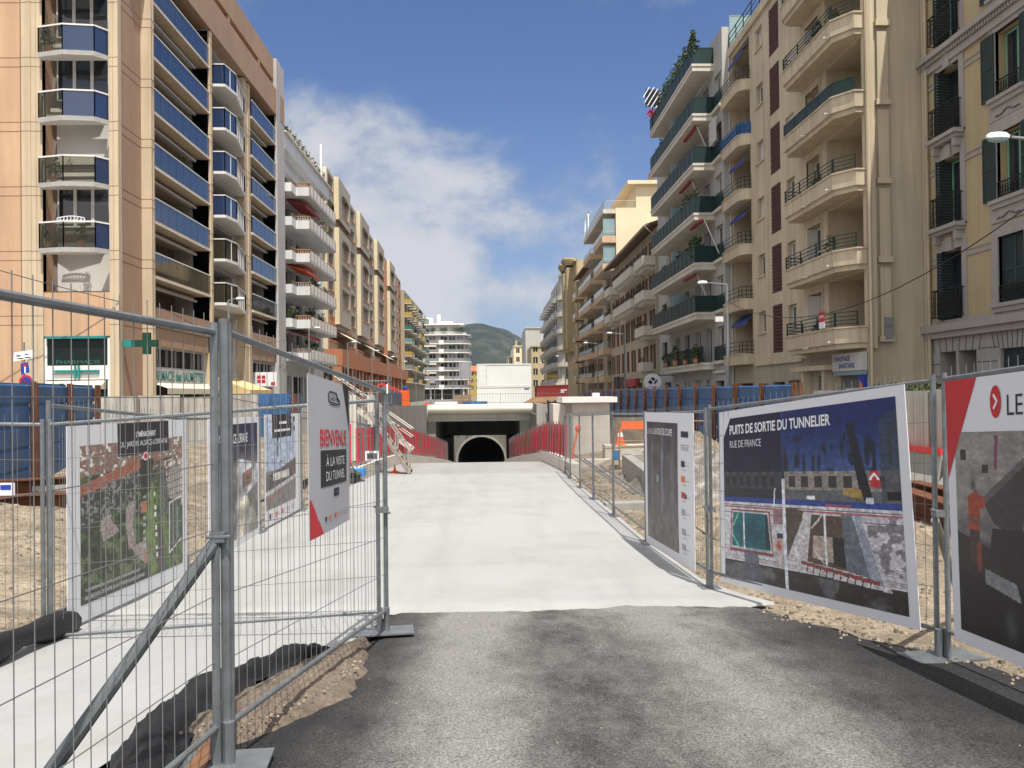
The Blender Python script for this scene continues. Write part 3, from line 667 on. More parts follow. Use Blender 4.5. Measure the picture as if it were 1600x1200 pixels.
text_in(mb,'PHARMACIE des BAUMETTES',3.0,11.3,2.52,3.08,5,.03,-.21)
B.add('shop_front',mb,[M['greyw'],M['dark'],M['pole'],M['shutw'],M['awn'],M['teal']])
mb=MB(S); mb.facade(21.6,28.5,0,4.3,[(22,28.1,3.4,4.1,.2,1),(22,28.1,.1,2.3,.3,1)],0,y=-.1); mb.box(12.5,19.8,.2,.26,2.0,3.3,2); mb.box(23.5,27.9,-.2,-.1,2.4,3.3,2)
for u in (24,26): mb.box(u-.06,u+.06,-.05,.05,3.4,4.1,2)
B.add('shop_front',mb,[M['greyw'],M['dark'],M['shutw']])
mb=MB(S); mb.add([(14,.1,2.9),(19.4,.1,2.9),(19.4,-2.2,2.1),(14,-2.2,2.1),(19.4,-2.2,1.85),(14,-2.2,1.85),(14,.1,1.85)],[(0,1,2,3),(3,2,4,5),(0,3,5,6)],0); B.add('awning',mb,M['awny'])
c=thing('pharmacy_cross','dark green pharmacy cross with a teal arm end beside the darkened peach wall','sign',(-15.85,41.3,4.2))
MB().box(-.17,.17,-.1,.1,.161,.5).box(-.17,.17,-.1,.1,-.5,-.161).box(-.171,.5,-.1,.1,-.16,.16).box(-.66,-.171,-.1,.1,-.16,.16).build('cross_panel',M['crossg'],c)
MB().box(-1.06,-.661,-.1,.1,-.16,.16).build('arm_end',M['teal'],c); MB().tube([(-1.3,.2,0),(-.9,.15,0),(-.5,.05,0)],.03).build('bracket',M['pole'],c)
s=thing('bank_sign','white square shop sign with red marks beside the yellow awning','sign',(-15.9,63.3,2.9))
MB().box(-.75,.75,-.06,.06,-.5,.5).build('sign_board',M['whitep'],s); mb=MB()
for a,b in ((-.62,.02),(-.3,.02),(-.62,-.28),(-.3,-.28)): mb.box(a,a+.26,-.066,-.05,b,b+.25)
mb.build('logo',M['redp'],s); MB().box(.35,.65,-.066,-.05,-.45,-.2).build('corner_mark',M['redp'],s)
# ================================================================ white balcony building
B=Bld('apartment_block','white apartment block with solid white balconies and a planted roof terrace',(-17.3,72.4,0),'L')
mb=MB(); ops=[]
for k in range(7):
    z=4.85+2.77*k
    if z+2.3>22.2: break
    ops+= [(.3,1.9,z,z+2.3,.3,1),(2.9,6.5,z,z+2.3,.6,1),(7.4,9.6,z,z+2.3,.3,1),(11,16.5,z,z+2.3,.6,1),(17.2,18.8,z,z+2.3,.3,1)]
ops+=[(.4,5.4,0,3.4,.6,1),(6,11.5,0,3.4,.6,1),(12,18.5,0,3.4,.6,1)]
mb.facade(0,20,0,22.4,ops,0); shell(mb,0,20,0,22.4,14,0)
mb.box(-.1,20,-.75,0,22.0,23.25,0); mb.box(-.12,20,-.95,.2,23.25,23.4,3)
B.add('wall',mb,[M['whitew'],M['dark'],M['white'],M['slab3']])
for k in range(7):
    z=4.55+2.77*k
    if z>21: break
    mb=MB(); mb.box(0,1.7,-1.25,0,z,z+.16,0); mb.box(0,1.7,-1.3,-1.22,z,z+.72,0); mb.box(-.06,0,-1.3,0,z,z+.72,0)
    mb.prism([(1.7,0),(1.7,-2.35),(14.4,-2.35),(14.4,-.9),(15.6,0)],z,z+.16,0); mb.box(1.62,1.7,-2.4,-1.25,z,z+.72,0); mb.box(1.7,14.4,-2.4,-2.32,z,z+.25,0)
    for j in range(9): u=1.9+1.5*j; mb.box(u,min(u+1.3,14.3),-2.42,-2.36,z+.18,z+.98,3); mb.box(u-.16,u-.02,-2.45,-2.30,z+.1,z+1.05,2)
    mb.box(14.32,14.4,-2.4,-.9,z,z+.95,0)
    for j in range(6): y=-2.3+.2*j; mb.box(1.63,1.69,y,y+.09,z+.72,z+1.0,1)
    mb.box(1.6,1.72,-2.42,-1.22,z+1.0,z+1.08,2); mb.box(0,1.6,-1.31,-1.21,z+.95,z+1.0,2)
    for j in range(5): mb.box(.15+.32*j,.23+.32*j,-1.28,-1.24,z+.72,z+.95,1)
    B.add('balcony',mb,[M['whitew'],M['clay'] if k%2 else M['greyw'],M['wood'],M['white']])
    B.add('divider_screen',MB().box(9.9,9.96,-2.0,0,z+.16,z+1.5).prism([(9.9,-2.0),(9.96,-2.0),(9.96,0),(9.9,0)],z+1.5,lambda p:z+1.5+.5*sst(p[1],-2,-.8)),M['white'])
    if k in (3,1,5): B.add('awning',MB().prism([(2.6,-.2),(8.5,-.2),(8.5,-1.9),(2.6,-1.9)],lambda p:z-.1-.45*sst(-p[1],.2,1.9),lambda p:z-.05-.45*sst(-p[1],.2,1.9)).box(2.6,8.5,-1.95,-1.9,z-.75,z-.5),M['orn'] if k==3 else M['redaw'])
B.add('antenna_post',MB().box(15,15.2,-1,-.8,23.3,26.5),M['white'])
# ================================================================ cream block with arched bays on a terracotta base
A0=Vector((-17.0,93.6)); A1=Vector((-18.9,190)); dd=A1-A0; LL=dd.length
B=Bld('apartment_block','long cream apartment block with arched loggias over a terracotta base',(A0.x,A0.y,0),'L',rz=math.atan2(dd.y,dd.x))
zt=25.9; mb=MB(); ops=[]
fl=[6.7+2.74*k for k in range(7)]
bays=[(5,14.5),(24,34.5),(45,56),(66,77)]
BP=-.52
def inbay(u): return any(a-.3<u<b+.3 for a,b in bays)
for k,z in enumerate(fl):
    u=1.0
    if k in (0,5): # long dark loggias
        for a,b in ((.6,22),(23.5,43.5),(44.5,64.5),(66,88)): ops.append((a,b,z+.95,z+2.45,1.6,1))
        continue
    for a,b in ((1,4.4),(15.6,22.2),(35.6,42.8),(57,60.5),(78.2,84),(86,89)):
        if not(57<=a<=61): ops.append((a,b,z+.85,z+2.35,1.3,1))
mb.facade(0,90,6.6,zt,ops,0); shell(mb,0,LL,6.6,zt,14,2)
mb.facade(90,LL,6.6,zt,[(91.5,94.5,z+.85,z+2.3,.6,1) for z in fl],5)
for a,b in bays:                                    # projecting bays: upper block and lower block, arched at the top
    for zz0,zz1,rows in ((21.3,zt+.15,[(22.3,24.8,1)]),(9.6,20.4,[(17.4,19.6,1),(14.6,16.6,0),(11.8,13.8,0)])):
        o=[(a+2.2,b-1.2,c,d,1.6,1,(.8 if ar else 0)) for c,d,ar in rows]
        mb.facade(a,b,zz0,zz1,o,0,y=BP)
        mb.poly([(a,0,zz0),(a,BP,zz0),(a,BP,zz1),(a,0,zz1)],2); mb.poly([(b,BP,zz0),(b,0,zz0),(b,0,zz1),(b,BP,zz1)],2)
        mb.poly([(a,0,zz0),(b,0,zz0),(b,BP,zz0),(a,BP,zz0)],1); mb.poly([(a,BP,zz1),(b,BP,zz1),(b,0,zz1),(a,0,zz1)],0)
        for c,d,ar in rows: mb.box(a+2.2,b-1.2,BP-.05,BP+.15,c-.06,c+.06,4)
mb.box(57,57.9,-.6,.2,6.6,24.6,5); mb.box(57.9,61,-.12,.1,6.6,23.5,4)
for k,z in enumerate(fl[:6]): mb.box(58.2,60.6,-.14,-.1,z+.9,z+2.3,1)
for k,z in enumerate(fl):
    if k in (0,5):
        for a,b in ((.6,22),(23.5,43.5),(44.5,64.5),(66,88)): mb.box(a,b,-.12,.05,z+.87,z+1.0,4)
    else:
        for a,b in ((1,4.4),(15.6,22.2),(35.6,42.8),(78.2,84),(86,89)): mb.box(a,b,-.07,.1,z+.77,z+.9,4)
        if k==1: 
            for a in (1,15.6,35.6,78.2): mb.box(a,a+3.4,-.03,.05,z-.1,z+.77,4)
B.add('wall',mb,[M['creamsh'],M['recess'],M['creamlit'],M['dark'],M['orange'],M['terra']])
mb=MB(); mb.facade(0,LL,4.7,6.6,[],0,y=-1.5); mb.box(0,LL,-1.49,2,4.72,4.9,0); mb.poly([(0,-1.5,6.6),(LL,-1.5,6.6),(LL,0,6.6),(0,0,6.6)],0); mb.poly([(0,2,4.7),(0,-1.5,4.7),(0,-1.5,6.6),(0,2,6.6)],0)
for u in [0,9,18,27,36,45,54,63,72,81,90]: mb.box(u,u+.9,-1.4,-.5,0,4.7,0)
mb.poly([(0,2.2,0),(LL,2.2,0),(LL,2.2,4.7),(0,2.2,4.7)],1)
B.add('base_gallery',mb,[M['terra'],M['recess']])
for u,z in ((6,8.9),(30,8.8),(52,8.6)): B.add('awning',MB().prism([(u,-.1),(u+9,-.1),(u+9,-1.6),(u,-1.6)],lambda p:z-.6*(-p[1]),lambda p:z+.06-.6*(-p[1])),M['awn'])
for k,z in enumerate(fl):
    for a,b in ((15.9,18.5),(36,38.5),(78.5,81)):
        if k not in (0,5): B.window(a,z+.9,b-a,1.4,1.2,2,M['pole'],M['pane3'])
# ================================================================ staggered yellow and green balconies
B=Bld('apartment_block','brown apartment block with rows of yellow and green balcony panels',(-18.2,190.5,0),'L')
mb=MB(); ops=[]
for k in range(7):
    for j in range(9): ops.append((1.5+6.3*j,4.5+6.3*j,4.4+2.85*k,6.6+2.85*k,.4,1))
mb.facade(0,58,0,24.2,ops,0); shell(mb,0,58,0,24.2,12,0); B.add('wall',mb,[M['beige6'],M['dark']])
cols=['yel','yel','grn','tealp','yel','pole','yel']
for k in range(7):
    for j in range(9):
        z=4.2+2.85*k; u=.6+6.3*j; cm=M[rnd.choice(['grn','greenrail','yel','iron','tealp','shutw'])] if j else M[cols[6-k]]
        mb=MB(); d=1.5 if j%2==0 else 1.15; mb.box(u,u+4.8,-d,0,z,z+.16,0); mb.box(u,u+4.8,-d,-d+.05,z+.2,z+1.05,1); mb.box(u,u+.05,-d+.05,0,z+.2,z+1.05,1); B.add('balcony',mb,[M['slab3'],cm])
# ================================================================ white building with a rounded corner closing the street
B=Bld('apartment_block','white apartment block with wrapping balconies, a rounded corner and a rooftop garden',(-22.5,278,0),'F')
def rounded(x1,dy,r,n=7):
    pts=[(0,dy)]; cx_,cy_=x1-r,dy+r
    for i in range(n+1): t=-PI/2+PI/2*i/n; pts.append((cx_+r*math.cos(t),cy_+r*math.sin(t)))
    pts.append((x1,16)); pts.append((0,16)); return pts
mb=MB(); mb.prism(rounded(15.2,1.6,3),0,21.2,0); mb.prism(rounded(13,3.5,2),21.2,23.6,0)
B.add('wall',mb,[M['greyw']])
for k in range(7):
    z=3.3+2.82*k; mb=MB(); mb.prism(rounded(16.6,0,4.4),z,z+.32,0)
    pl=rounded(16.5,.1,4.3)[:-1]
    for p,q in zip(pl,pl[1:]): mb.poly([(p[0],p[1],z+.45),(q[0],q[1],z+.45),(q[0],q[1],z+1.2),(p[0],p[1],z+1.2)],1) if k<6 else None
    if k<6: mb.box(6.6,8.2,-.08,.3,z-.1,z+1.3,0)
    B.add('balcony_tier',mb,[M['white'],M['pole']])
    if k<6:
        for j in range(5): B.window(.5+2.9*j if j<2 else 1.9+2.6*j,z+.5,2.2,2.1,1.5,2,M['white'],M['pane'] if (k+j)%3 else M['pane2'])
        mb=MB(); mb.box(1.5,5.8,.15,.2,z+2.0,z+2.7,0); B.add('blind',mb,M['awn']) if k in(1,2,4) else None
mb=MB(); mb.box(-.5,14.5,2.6,3,23.6,24.0,0); mb.box(-.5,14.5,2.6,14,24.0,24.15,0); mb.box(-2,4.5,5,9,24.15,26.2,0); mb.box(6,7,5,6,24.15,27.2,0); mb.box(7,11,5.5,9,24.15,25,0); B.add('roof',mb,[M['white']])
mb=MB()
for u in (0,3.6,7.2,10.8,14): mb.box(u,u+.5,1.2,1.7,0,3.3,0)
mb.poly([(0,1.55,0),(15,1.55,0),(15,1.55,3.3),(0,1.55,3.3)],1); B.add('ground_floor',mb,[M['white'],M['dark']])
for x in (-21,-17.5,-14,-10.5,-8):
    mb=MB()
    for i in range(5): mb.leaves((rnd.uniform(-1.3,1.3),0,.5+rnd.uniform(0,.5)),(.9,.6,.7),60,.16,[0,1])
    tag(mb.build('shrub',[M['leaf'],M['leaf2']],loc=(x,279.3,21.25)),'green shrub growing on the roof terrace of the rounded white building','shrub','shrubs on the rooftop garden')
# ================================================================ ochre building (nearest, poster side): u = 32.35 - Y
B=Bld('town_house','ochre town house with grey-green louvred shutters on a grey rusticated stone base',(16.3,32.35,0),'R')
mb=MB(); ops=[]; D1=[4.13,7.4,10.6,13.95,17.1]
for z in D1: ops.append((1.05,2.45,z,z+2.45,.45,1))
W2=[4.4,7.7,10.95,14.2,17.4]
for z in W2:
    ops.append((4.6,6.0,z,z+2.1,.35,1)); ops.append((8.2,9.6,z,z+2.1,.35,1)); ops.append((11.8,13.2,z,z+2.1,.35,1))
mb.facade(.0,16,3.9,21.5,ops,0); gops=[(.8,1.9,.5,3.0,1.2,1),(2.05,3.2,.5,3.0,1.2,1),(4.6,5.9,.6,2.95,.3,1),(8.2,9.5,.6,2.9,.3,1)]
mb.facade(0,16,0,3.9,gops,2); shell(mb,0,16,0,21.5,12,0)
# stone surrounds, bands, quoins
for z in D1:
    mb.box(.75,1.05,-.05,.1,z-.1,z+2.85,2); mb.box(2.45,2.75,-.05,.1,z-.1,z+2.85,2); mb.box(1.05,2.45,-.052,.1,z+2.45,z+2.85,2); mb.box(1.55,1.95,-.137,.1,z+2.4,z+2.88,2)
for z in W2:
    for u in (4.6,8.2,11.8):
        mb.box(u-.35,u,-.05,.1,z-.73,z+2.5,2); mb.box(u+1.4,u+1.75,-.05,.1,z-.73,z+2.5,2); mb.box(u,u+1.4,-.052,.1,z+2.1,z+2.5,2); mb.box(u,u+1.4,-.048,.1,z-.73,z-.06,2); mb.box(u-.25,u+1.65,-.2,.1,z-.14,z-.02,2); mb.box(u-.2,u+1.6,-.13,.1,z-.3,z-.14,2)
        pts=[(u+.05+.13*i,-.07,z-.62+(.09 if 3<i<7 else 0)+.03*(i%2)) for i in range(11)]; mb.tube(pts,.022,4,3)
for u0,u1 in ((0,.75),(2.75,4.25),(6.35,7.85),(9.95,11.45)):
    for z in (6.2,9.45,12.6,16):
        mb.box(u0,u1,-.04,.1,z,z+.09,2); mb.box(u0,u1,-.035,.1,z+.2,z+.27,2)
mb.box(-.1,16,-.28,.1,3.72,3.98,2); mb.box(-.05,16,-.16,.1,3.5,3.72,2); mb.box(0,16,-.06,.1,3.98,4.1,2)
mb.box(-.1,16,-.30,.1,13.62,13.8,2); mb.box(-.06,16,-.12,.1,13.2,13.45,2)
for i in range(100): mb.box(.03+.16*i,.11+.16*i,-.22,-.10,13.46,13.6,2)
mb.box(-.1,16,-.62,.1,21.3,21.6,2)
for z in (.75,1.2,1.65,2.1,2.55):
    for a,b in ((.05,.8),(3.25,4.4),(6.1,8.0)): mb.box(a,b,-.008,.02,z,z+.035,3)
for a,b in ((.05,3.35),(4.3,6.2)):
    n=8
    for i in range(n+1):
        u=a+(b-a)*i/n; t=(i/n-.5)*.35; mb.bar((u,-.004,2.97),(u+t,-.004,3.48),.03,.02,3)
for a,b in ((3.35,4.45),(6.15,8.1)):
    mb.box(a,b,-.008,.02,3.0,3.035,3)
B.add('wall',mb,[M['yellow1'],M['dark'],M['stone1'],M['stoned']])
for i,z in enumerate(D1):
    B.window(1.1,z,1.3,2.4,.4,2,M['lightgreen'] if i in(1,3) else M['iron'],M['pane'])
    me=shut_mesh(.66,2.38,M['shutg']); B.put('shutter',me,(1.05,.40,z+.02),R(-80)); B.put('shutter',me,(2.38,.02,z+.02),R(88))
    B.rail(.9,z+.02,1.7,1.05,M['iron'],'iron',-.34); 
    for u in (.9,2.56): B.put('railing',rail_mesh(.36,1.05,M['iron'],'bars'),(u+.04,-.34,z+.02),R(90))
    if i and i!=3: B.add('balcony',MB().box(.75,2.75,-.42,0,z-.14,z).box(.85,2.65,-.3,0,z-.26,z-.14).box(.95,1.15,-.28,0,z-.55,z-.26).box(2.35,2.55,-.28,0,z-.55,z-.26),M['stone1'])
for i,z in enumerate(W2):
    for u in (4.6,8.2,11.8):
        B.window(u+.05,z,1.3,2.05,.3,2,M['lightgreen'],M['pane'])
        if i==0: B.shutters(u,z,1.4,2.1,M['shutg'],.1,False)
        else: B.shutters(u,z,1.4,2.1,M['shutg'],-.1)
        B.rail(u,z,1.4,.55,M['iron'],'iron',-.03)
B.shutters(4.6,.6,1.3,2.35,M['shutg'],.1,False)
B.add('drain_pipe',MB().tube([(.32,-.12,0),(.32,-.12,21)],.06,8).tube([(.08,-.1,0),(.08,-.1,21)],.05,8),M['pale2'])
# ================================================================ sand coloured building with lattice strips: u = 50.4 - Y
B=Bld('apartment_block','sand rendered apartment block with brown lattice strips and curved balconies',(14.05,50.4,0),'R')
mb=MB(); ops=[]; UE=18.0
SL=[3.42+2.93*k for k in range(6)]
for k,z in enumerate(SL):
    ops.append((.35,3.75,z+.05,z+2.62,1.3,1))
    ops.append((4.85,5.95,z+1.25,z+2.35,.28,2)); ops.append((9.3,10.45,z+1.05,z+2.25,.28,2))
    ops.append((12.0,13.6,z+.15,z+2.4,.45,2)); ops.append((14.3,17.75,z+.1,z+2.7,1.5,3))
    ops.append((7.05,8.5,z+.12,z+2.45,.05,4))
mb.facade(0,UE,3.1,20.9,ops,0)
g=[(.4,3.6,0,2.1,.8,2),(4.6,6.3,0,2.05,.5,2),(6.9,8.7,0,2.1,.5,2),(9.2,11.2,0,2.15,.4,5),(13.0,14.0,0,2.3,.6,2),(15.4,17.7,.0,2.35,.35,2)]
mb.facade(0,UE,0,3.1,g,5); shell(mb,0,UE,0,20.9,11,0,None,.5)
mb.box(-.02,UE+.06,-.14,.05,20.9,21.35,0); mb.box(4.2,11.3,-.10,.05,2.98,3.12,0)
for z in (2.25,): mb.box(11.2,15.1,-.55,.05,z+.25,z+.45,0); mb.box(12.0,12.3,-.4,.1,0,z+.25,0); mb.box(14.4,14.7,-.4,.1,0,z+.25,0)
# rain-water pilaster details of the blind end wall (faces the camera)
mb.box(UE,UE+.16,.12,.30,3.2,21.2,0)
for k in range(7): 
    z=3.5+2.93*k; mb.box(UE,UE+.22,.38,.92,z-.05,z+.16,0)
    mb.box(UE,UE+.13,.45,.85,z+.16,z+2.7,0)
B.add('wall',mb,[M['pale2'],M['recess'],M['dark'],M['pale2'],M['claustrad'],M['pale2d']])
B.add('drain_pipe',MB().tube([(UE+.2,.05,0),(UE+.2,.05,21)],.055,8),M['creamp'])
B.add('drain_pipe',MB().tube([(.15,-.1,0),(.15,-.1,21)],.05,8),M['shutw'])
for k,z in enumerate(SL):
    # lattice strip
    mb=MB(); n=14
    for i in range(n):
        for j in range(9):
            u=7.05+1.45*j/9; zz_=z+.12+2.33*i/n; o_=.08 if i%2 else 0
            mb.box(u+.01+o_*.5,u+.12+o_*.5,-.0,.045,zz_+.02,zz_+.135)
    B.add('lattice',mb,M['claustra'])
    B.window(4.9,z+1.27,1.0,1.05,.2,2,M['white'],M['shutw'] if k in (2,3,5) else M['pane']); B.add('sill',MB().box(4.75,6.05,-.08,.05,z+1.17,z+1.25),M['pale2'])
    B.window(9.35,z+1.07,1.05,1.15,.2,2,M['white'],M['pane2'] if k%2 else M['pane3']); B.add('sill',MB().box(9.2,10.55,-.08,.05,z+.97,z+1.05),M['pale2'])
    if k in (3,4,5): B.add('roller_shutter',MB().box(9.32,10.43,.1,.14,z+1.75,z+2.24),M['shutw'])
    # large balcony with chamfered end
    pl=[(11.55,0),(11.55,-.62),(11.75,-.82),(17.1,-.82),(17.95,-.30),(17.95,0)]
    mb=MB(); mb.prism(pl,z-.18,z+.02,0); pl2=[(11.45,0),(11.45,-.7),(11.7,-.92),(17.15,-.92),(18.02,-.36),(18.02,0)]; mb.prism(pl2,z+.02,z+.58,0); mb.prism([(p[0]+(.04 if p[0]>15 else -.04),p[1]-.04 if p[1] else 0) for p in pl2],z+.58,z+.64,0)
    B.add('balcony',mb,M['pale2'])
    rm=M['greenrail']; rl=rail_mesh(5.4,.55,rm,'tubes' if k!=3 else 'panel'); ro=B.put('railing',rl,(11.7,-.9,z+.64)); 
    a=math.atan2(.56,.87); B.put('railing',rail_mesh(1.0,.55,rm,'tubes' if k!=3 else 'panel'),(17.13,-.9,z+.64),a); B.put('railing',rail_mesh(.8,.55,rm,'tubes'),(11.52,-.1,z+.64),R(-82))
    B.add('drain_spout',MB().tube([(16.9,-.9,z+.1),(16.9,-1.08,z+.085)],.03,6).tube([(14.3,-.9,z+.0),(14.3,-1.1,z-.02)],.03,6),M['white'])
    # french window with shutters
    B.window(12.05,z+.17,1.5,2.2,.36,2,M['white'],M['pane'],.55)
    me=shut_mesh(.72,2.2,M['shutw'])
    if k in (0,1,4): B.put('shutter',me,(12.02,-.02,z+.17),R(70 if k else 40))
    if k in (1,): B.put('shutter',me,(13.58,-.02,z+.17),R(15))
    B.add('door_surround',MB().box(11.85,12.0,-.04,.05,z+.1,z+2.5).box(13.6,13.75,-.04,.05,z+.1,z+2.5).box(12.0,13.6,-.042,.05,z+2.4,z+2.52),M['pale2'])
    # curved balcony at the far end
    n=8; arc=[(.2,.02),(.2,-.45)]+[(3.15+.75*math.sin(PI/2*i/n),-.62+.62*(1-math.cos(PI/2*i/n))) for i in range(n+1)]
    arc=[(.2,.02),(.2,-.62)]+arc[2:]
    mb=MB(); mb.prism(arc,z-.32,z+.22,0); mb.prism([(p[0],p[1]*1.07) for p in arc],z+.22,z+.28,0); B.add('balcony',mb,M['pale2'])
    mb=MB()
    for h in (.9,.68,.46,.28): mb.tube([(p[0],p[1],z+h) for p in arc[1:]],.02,5,0)
    for p in arc[1::2]: mb.box(p[0]-.018,p[0]+.018,p[1]-.018,p[1]+.018,z+.28,z+.9)
    if k in (4,):
        for p,q in zip(arc[1:],arc[2:]): mb.poly([(p[0],p[1]+.03,z+.32),(q[0],q[1]+.03,z+.32),(q[0],q[1]+.03,z+.85),(p[0],p[1]+.03,z+.85)])
    B.add('railing',mb,M['bluerail'] if k==4 else M['greenrail'])
    B.window(2.2,z+.1,1.3,2.1,1.24,2,M['pole'],M['pane3'])
    if k in (0,2,3,5): B.add('awning',MB().add([(.6,.3,z+2.5),(3.5,.3,z+2.5),(3.5,-.25,z+2.0),(.6,-.25,z+2.0)],[(0,1,2,3)]).box(.6,3.5,-.27,-.24,z+1.8,z+2.0),M['blueaw'])
mb=MB(); mb.box(0,UE,-.06,-.02,22.2,22.25); mb.box(0,UE,-.06,-.02,21.9,21.93); mb.box(0,UE,-.06,-.02,21.6,21.63)
for i in range(13): mb.box(1.45*i,1.45*i+.04,-.07,-.02,21.35,22.2)
B.add('railing',mb,M['greenrail'])
B.add('glass_screen',MB().box(.02,.06,0,1.6,21.4,23.3).box(.0,.08,-.02,.02,21.4,23.34).box(0,.08,0,1.6,23.3,23.34),M['lglass'])
mb=MB(); mb.box(15.1,17.95,-.22,-.02,2.42,3.1,0); text_in(mb,'CHAUFFAGE',15.25,16.85,2.8,3.0,1,.02,-.226); text_in(mb,'SANITAIRE',15.75,17.3,2.52,2.72,1,.02,-.226)
mb.box(15.1,17.95,-.18,-.04,2.25,2.41,2); mb.box(17.45,17.9,-.14,.0,0,2.24,1)
for i in range(3): mb.add([(17.67+.16*math.cos(t),-.146,1.75-.62*i+.22*math.sin(t)) for t in [2*PI*j/10 for j in range(10)]],[tuple(range(10))],3)
B.add('shop_sign',mb,[M['shutw'],M['bluep'],M['lglass'],M['orangep']])
mb=MB()
for i in range(24): mb.box(15.45+.085*i,15.49+.085*i,.1,.13,0,2.25)
mb.box(15.4,17.4,.09,.14,1.1,1.14); B.add('shop_grille',mb,M['pole'])
B.add('meter_box',MB().box(UE,UE+.25,.55,.85,3.55,4.0).box(UE,UE+.22,.55,.85,4.03,4.35),M['pole'])
t=thing('sale_sign','small red and white hanging notice on the lowest long balcony railing','sign',(13.02,34.2,4.0),-PI/2)
MB().box(-.3,.3,-.02,.0,.35,.75).build('red_panel',M['redp'],t); MB().box(-.28,.28,-.018,.0,.1,.345).build('white_panel',M['whitep'],t)
mb=MB(); text_in(mb,'A VENDRE',-.25,.25,.5,.65,0,.02,-.026); mb.build('lettering',M['whitep'],t)
# ================================================================ white building with dark green balconies: u = 70.3 - Y
B=Bld('apartment_block','grey-white apartment block with long dark green glazed balconies and a planted top terrace',(13.6,70.3,0),'R')
mb=MB(); ops=[]
SZ=SZ_=[3.0+2.97*k for k in range(7)]
for k,z in enumerate(SZ[:6]):
    ops+= [(18.0,19.6,z+1.2,z+2.5,.25,1)]
    for u in (6.2,9.2,12.4,15.2): ops.append((u,u+1.5,z+.45,z+2.55,.3,1))
    ops.append((1.2,3.2,z+1.0,z+2.5,.2,1))
ops+=[(2,4.4,0,2.4,.4,1),(6,7.2,0,2.2,.5,1),(9,9.6,.6,2.3,.3,1),(10.2,10.8,.6,2.3,.3,1),(12,14.3,0,2.4,.3,2),(15.2,16,0,2.4,.4,1),(17.4,19.4,0,2.3,.4,1)]
mb.facade(0,19.9,0,20.8,ops,0); shell(mb,0,19.9,0,20.8,12,0)
mb.box(16.6,19.9,.0,3,20.8,22.7,0); mb.box(3,16.6,2.2,6,20.8,23.2,0)
mb.box(17.2,19.85,-.12,.05,2.75,2.9,3)
B.add('wall',mb,[M['white3'],M['dark'],M['shutw'],M['slab3']])
for k,z in enumerate(SZ):
    if k==0: pl=[(5.2,0),(5.2,-.7),(17.2,-.7),(17.5,-.35),(17.5,0)]
    else: pl=[(4.2,0),(4.2,-1.3),(18.05,-1.3),(18.05,0)]
    mb=MB(); mb.prism(pl,z,z+.28,0); mb.prism([(p[0]+(.05 if p[0]>10 else -.05),p[1]-.05 if p[1] else 0) for p in pl],z+.28,z+.42,0)
    B.add('balcony',mb,M['slab3'])
    x0,x1,yy=pl[1][0],pl[2][0],pl[1][1]
    B.rail(x0,z+.42,x1-x0,1.0,M['tealgl'],'panel',yy); 
    if k: B.put('railing',rail_mesh(1.25,1.0,M['tealgl'],'panel'),(x1-.02,yy+.02,z+.42),R(90)); B.put('railing',rail_mesh(1.25,1.0,M['tealgl'],'panel'),(x0+.02,yy+.02,z+.42),R(90))
    if k<6:
        B.window(18.02,z+1.22,1.55,1.25,.2,2,M['white'],M['pane2'] if k%2 else M['pane']); B.add('railing',MB().box(17.75,19.85,-.12,-.08,z+.5,z+1.35),M['tealgl']); B.add('sill',MB().box(17.6,19.9,-.2,.05,z+.3,z+.48),M['slab3'])
        for u in (6.2,9.2,12.4,15.2): B.window(u,z+.45,1.5,2.1,.25,2,M['white'] if u!=9.2 else M['iron'],None)
        if k: B.add('divider_screen',MB().box(10.9,10.95,-1.2,0,z+.42,z+2.2),M['lglass'])
for k,u in ((5,14),(4,12.5),(3,15.5),(2,13.5)):
    z=SZ[k]; B.add('awning',MB().box(u,u+3.2,-1.0,-.8,z-.16,z-.06).tube([(u+3.3,-.9,z-.1),(u+3.6,-.1,z-2.2)],.03,5,1),[M['redaw'],M['white']])
B.add('roller_shutter',MB().box(18.0,19.6,-.35,-.3,SZ[5]-1.6,SZ[5]-.2),M['shutw'])
mb=MB()
for i in range(40): mb.leaves((70.3-0,0,0),(.01,.01,.01),0,.1)
def plantrow(name,label,cat,pts,r,n,s,grp=None,mats=('leaf','leaf2')):
    for p in pts:
        m_=MB(); m_.leaves((0,0,r[2]*.9),r,n,s,[0,1]); m_.leaves((0,0,r[2]*1.7),(r[0]*.5,r[1]*.5,r[2]*.8),n//3,s,[0,1]); m_.tube([(0,0,0),(0,0,r[2])],.03,4,1)
        tag(m_.build(name,[M[mats[0]],M[mats[1]]],loc=p),label,cat,grp)
plantrow('balcony_plant','bushy dry plant behind the top green balcony railing','plant',[(12.55,52.9+1.25*i,21.9) for i in range(9)],(.35,.55,.65),130,.10,'plants on the top terrace')
m_=MB(); m_.leaves((0,0,1.1),(.22,.3,1.1),160,.12,[0,1]); m_.tube([(0,0,0),(0,0,1.5)],.03,5,1)
tag(m_.build('balcony_plant',[M['leaf'],M['leaf2']],loc=(12.45,52.5,21.3)),'tall slim evergreen at the near corner of the top green balcony','plant')
m_=MB(); m_.leaves((0,0,.9),(.45,1.0,.9),260,.12,[0,1]); m_.tube([(0,0,0),(0,0,.9)],.04,5,1)
tag(m_.build('balcony_plant',[M['leaf'],M['leaf']],loc=(12.6,53.2,SZ[3]-2.97+.45)),'large leafy plant in the near corner of a green glazed balcony','plant')
t=thing('windmill_decoration','black and white striped round decoration above the far end of the top balcony','decoration',(12.3,65.0,22.5))
mb=MB()
for i in range(5):
    o=-.62+.31*i; hh=math.sqrt(max(.05,.78**2-o*o)); mb.bar((o*.75-hh*.5,0,1.0-o*.62-hh*.8),(o*.75+hh*.5,0,1.0-o*.62+hh*.8),.23,.06)
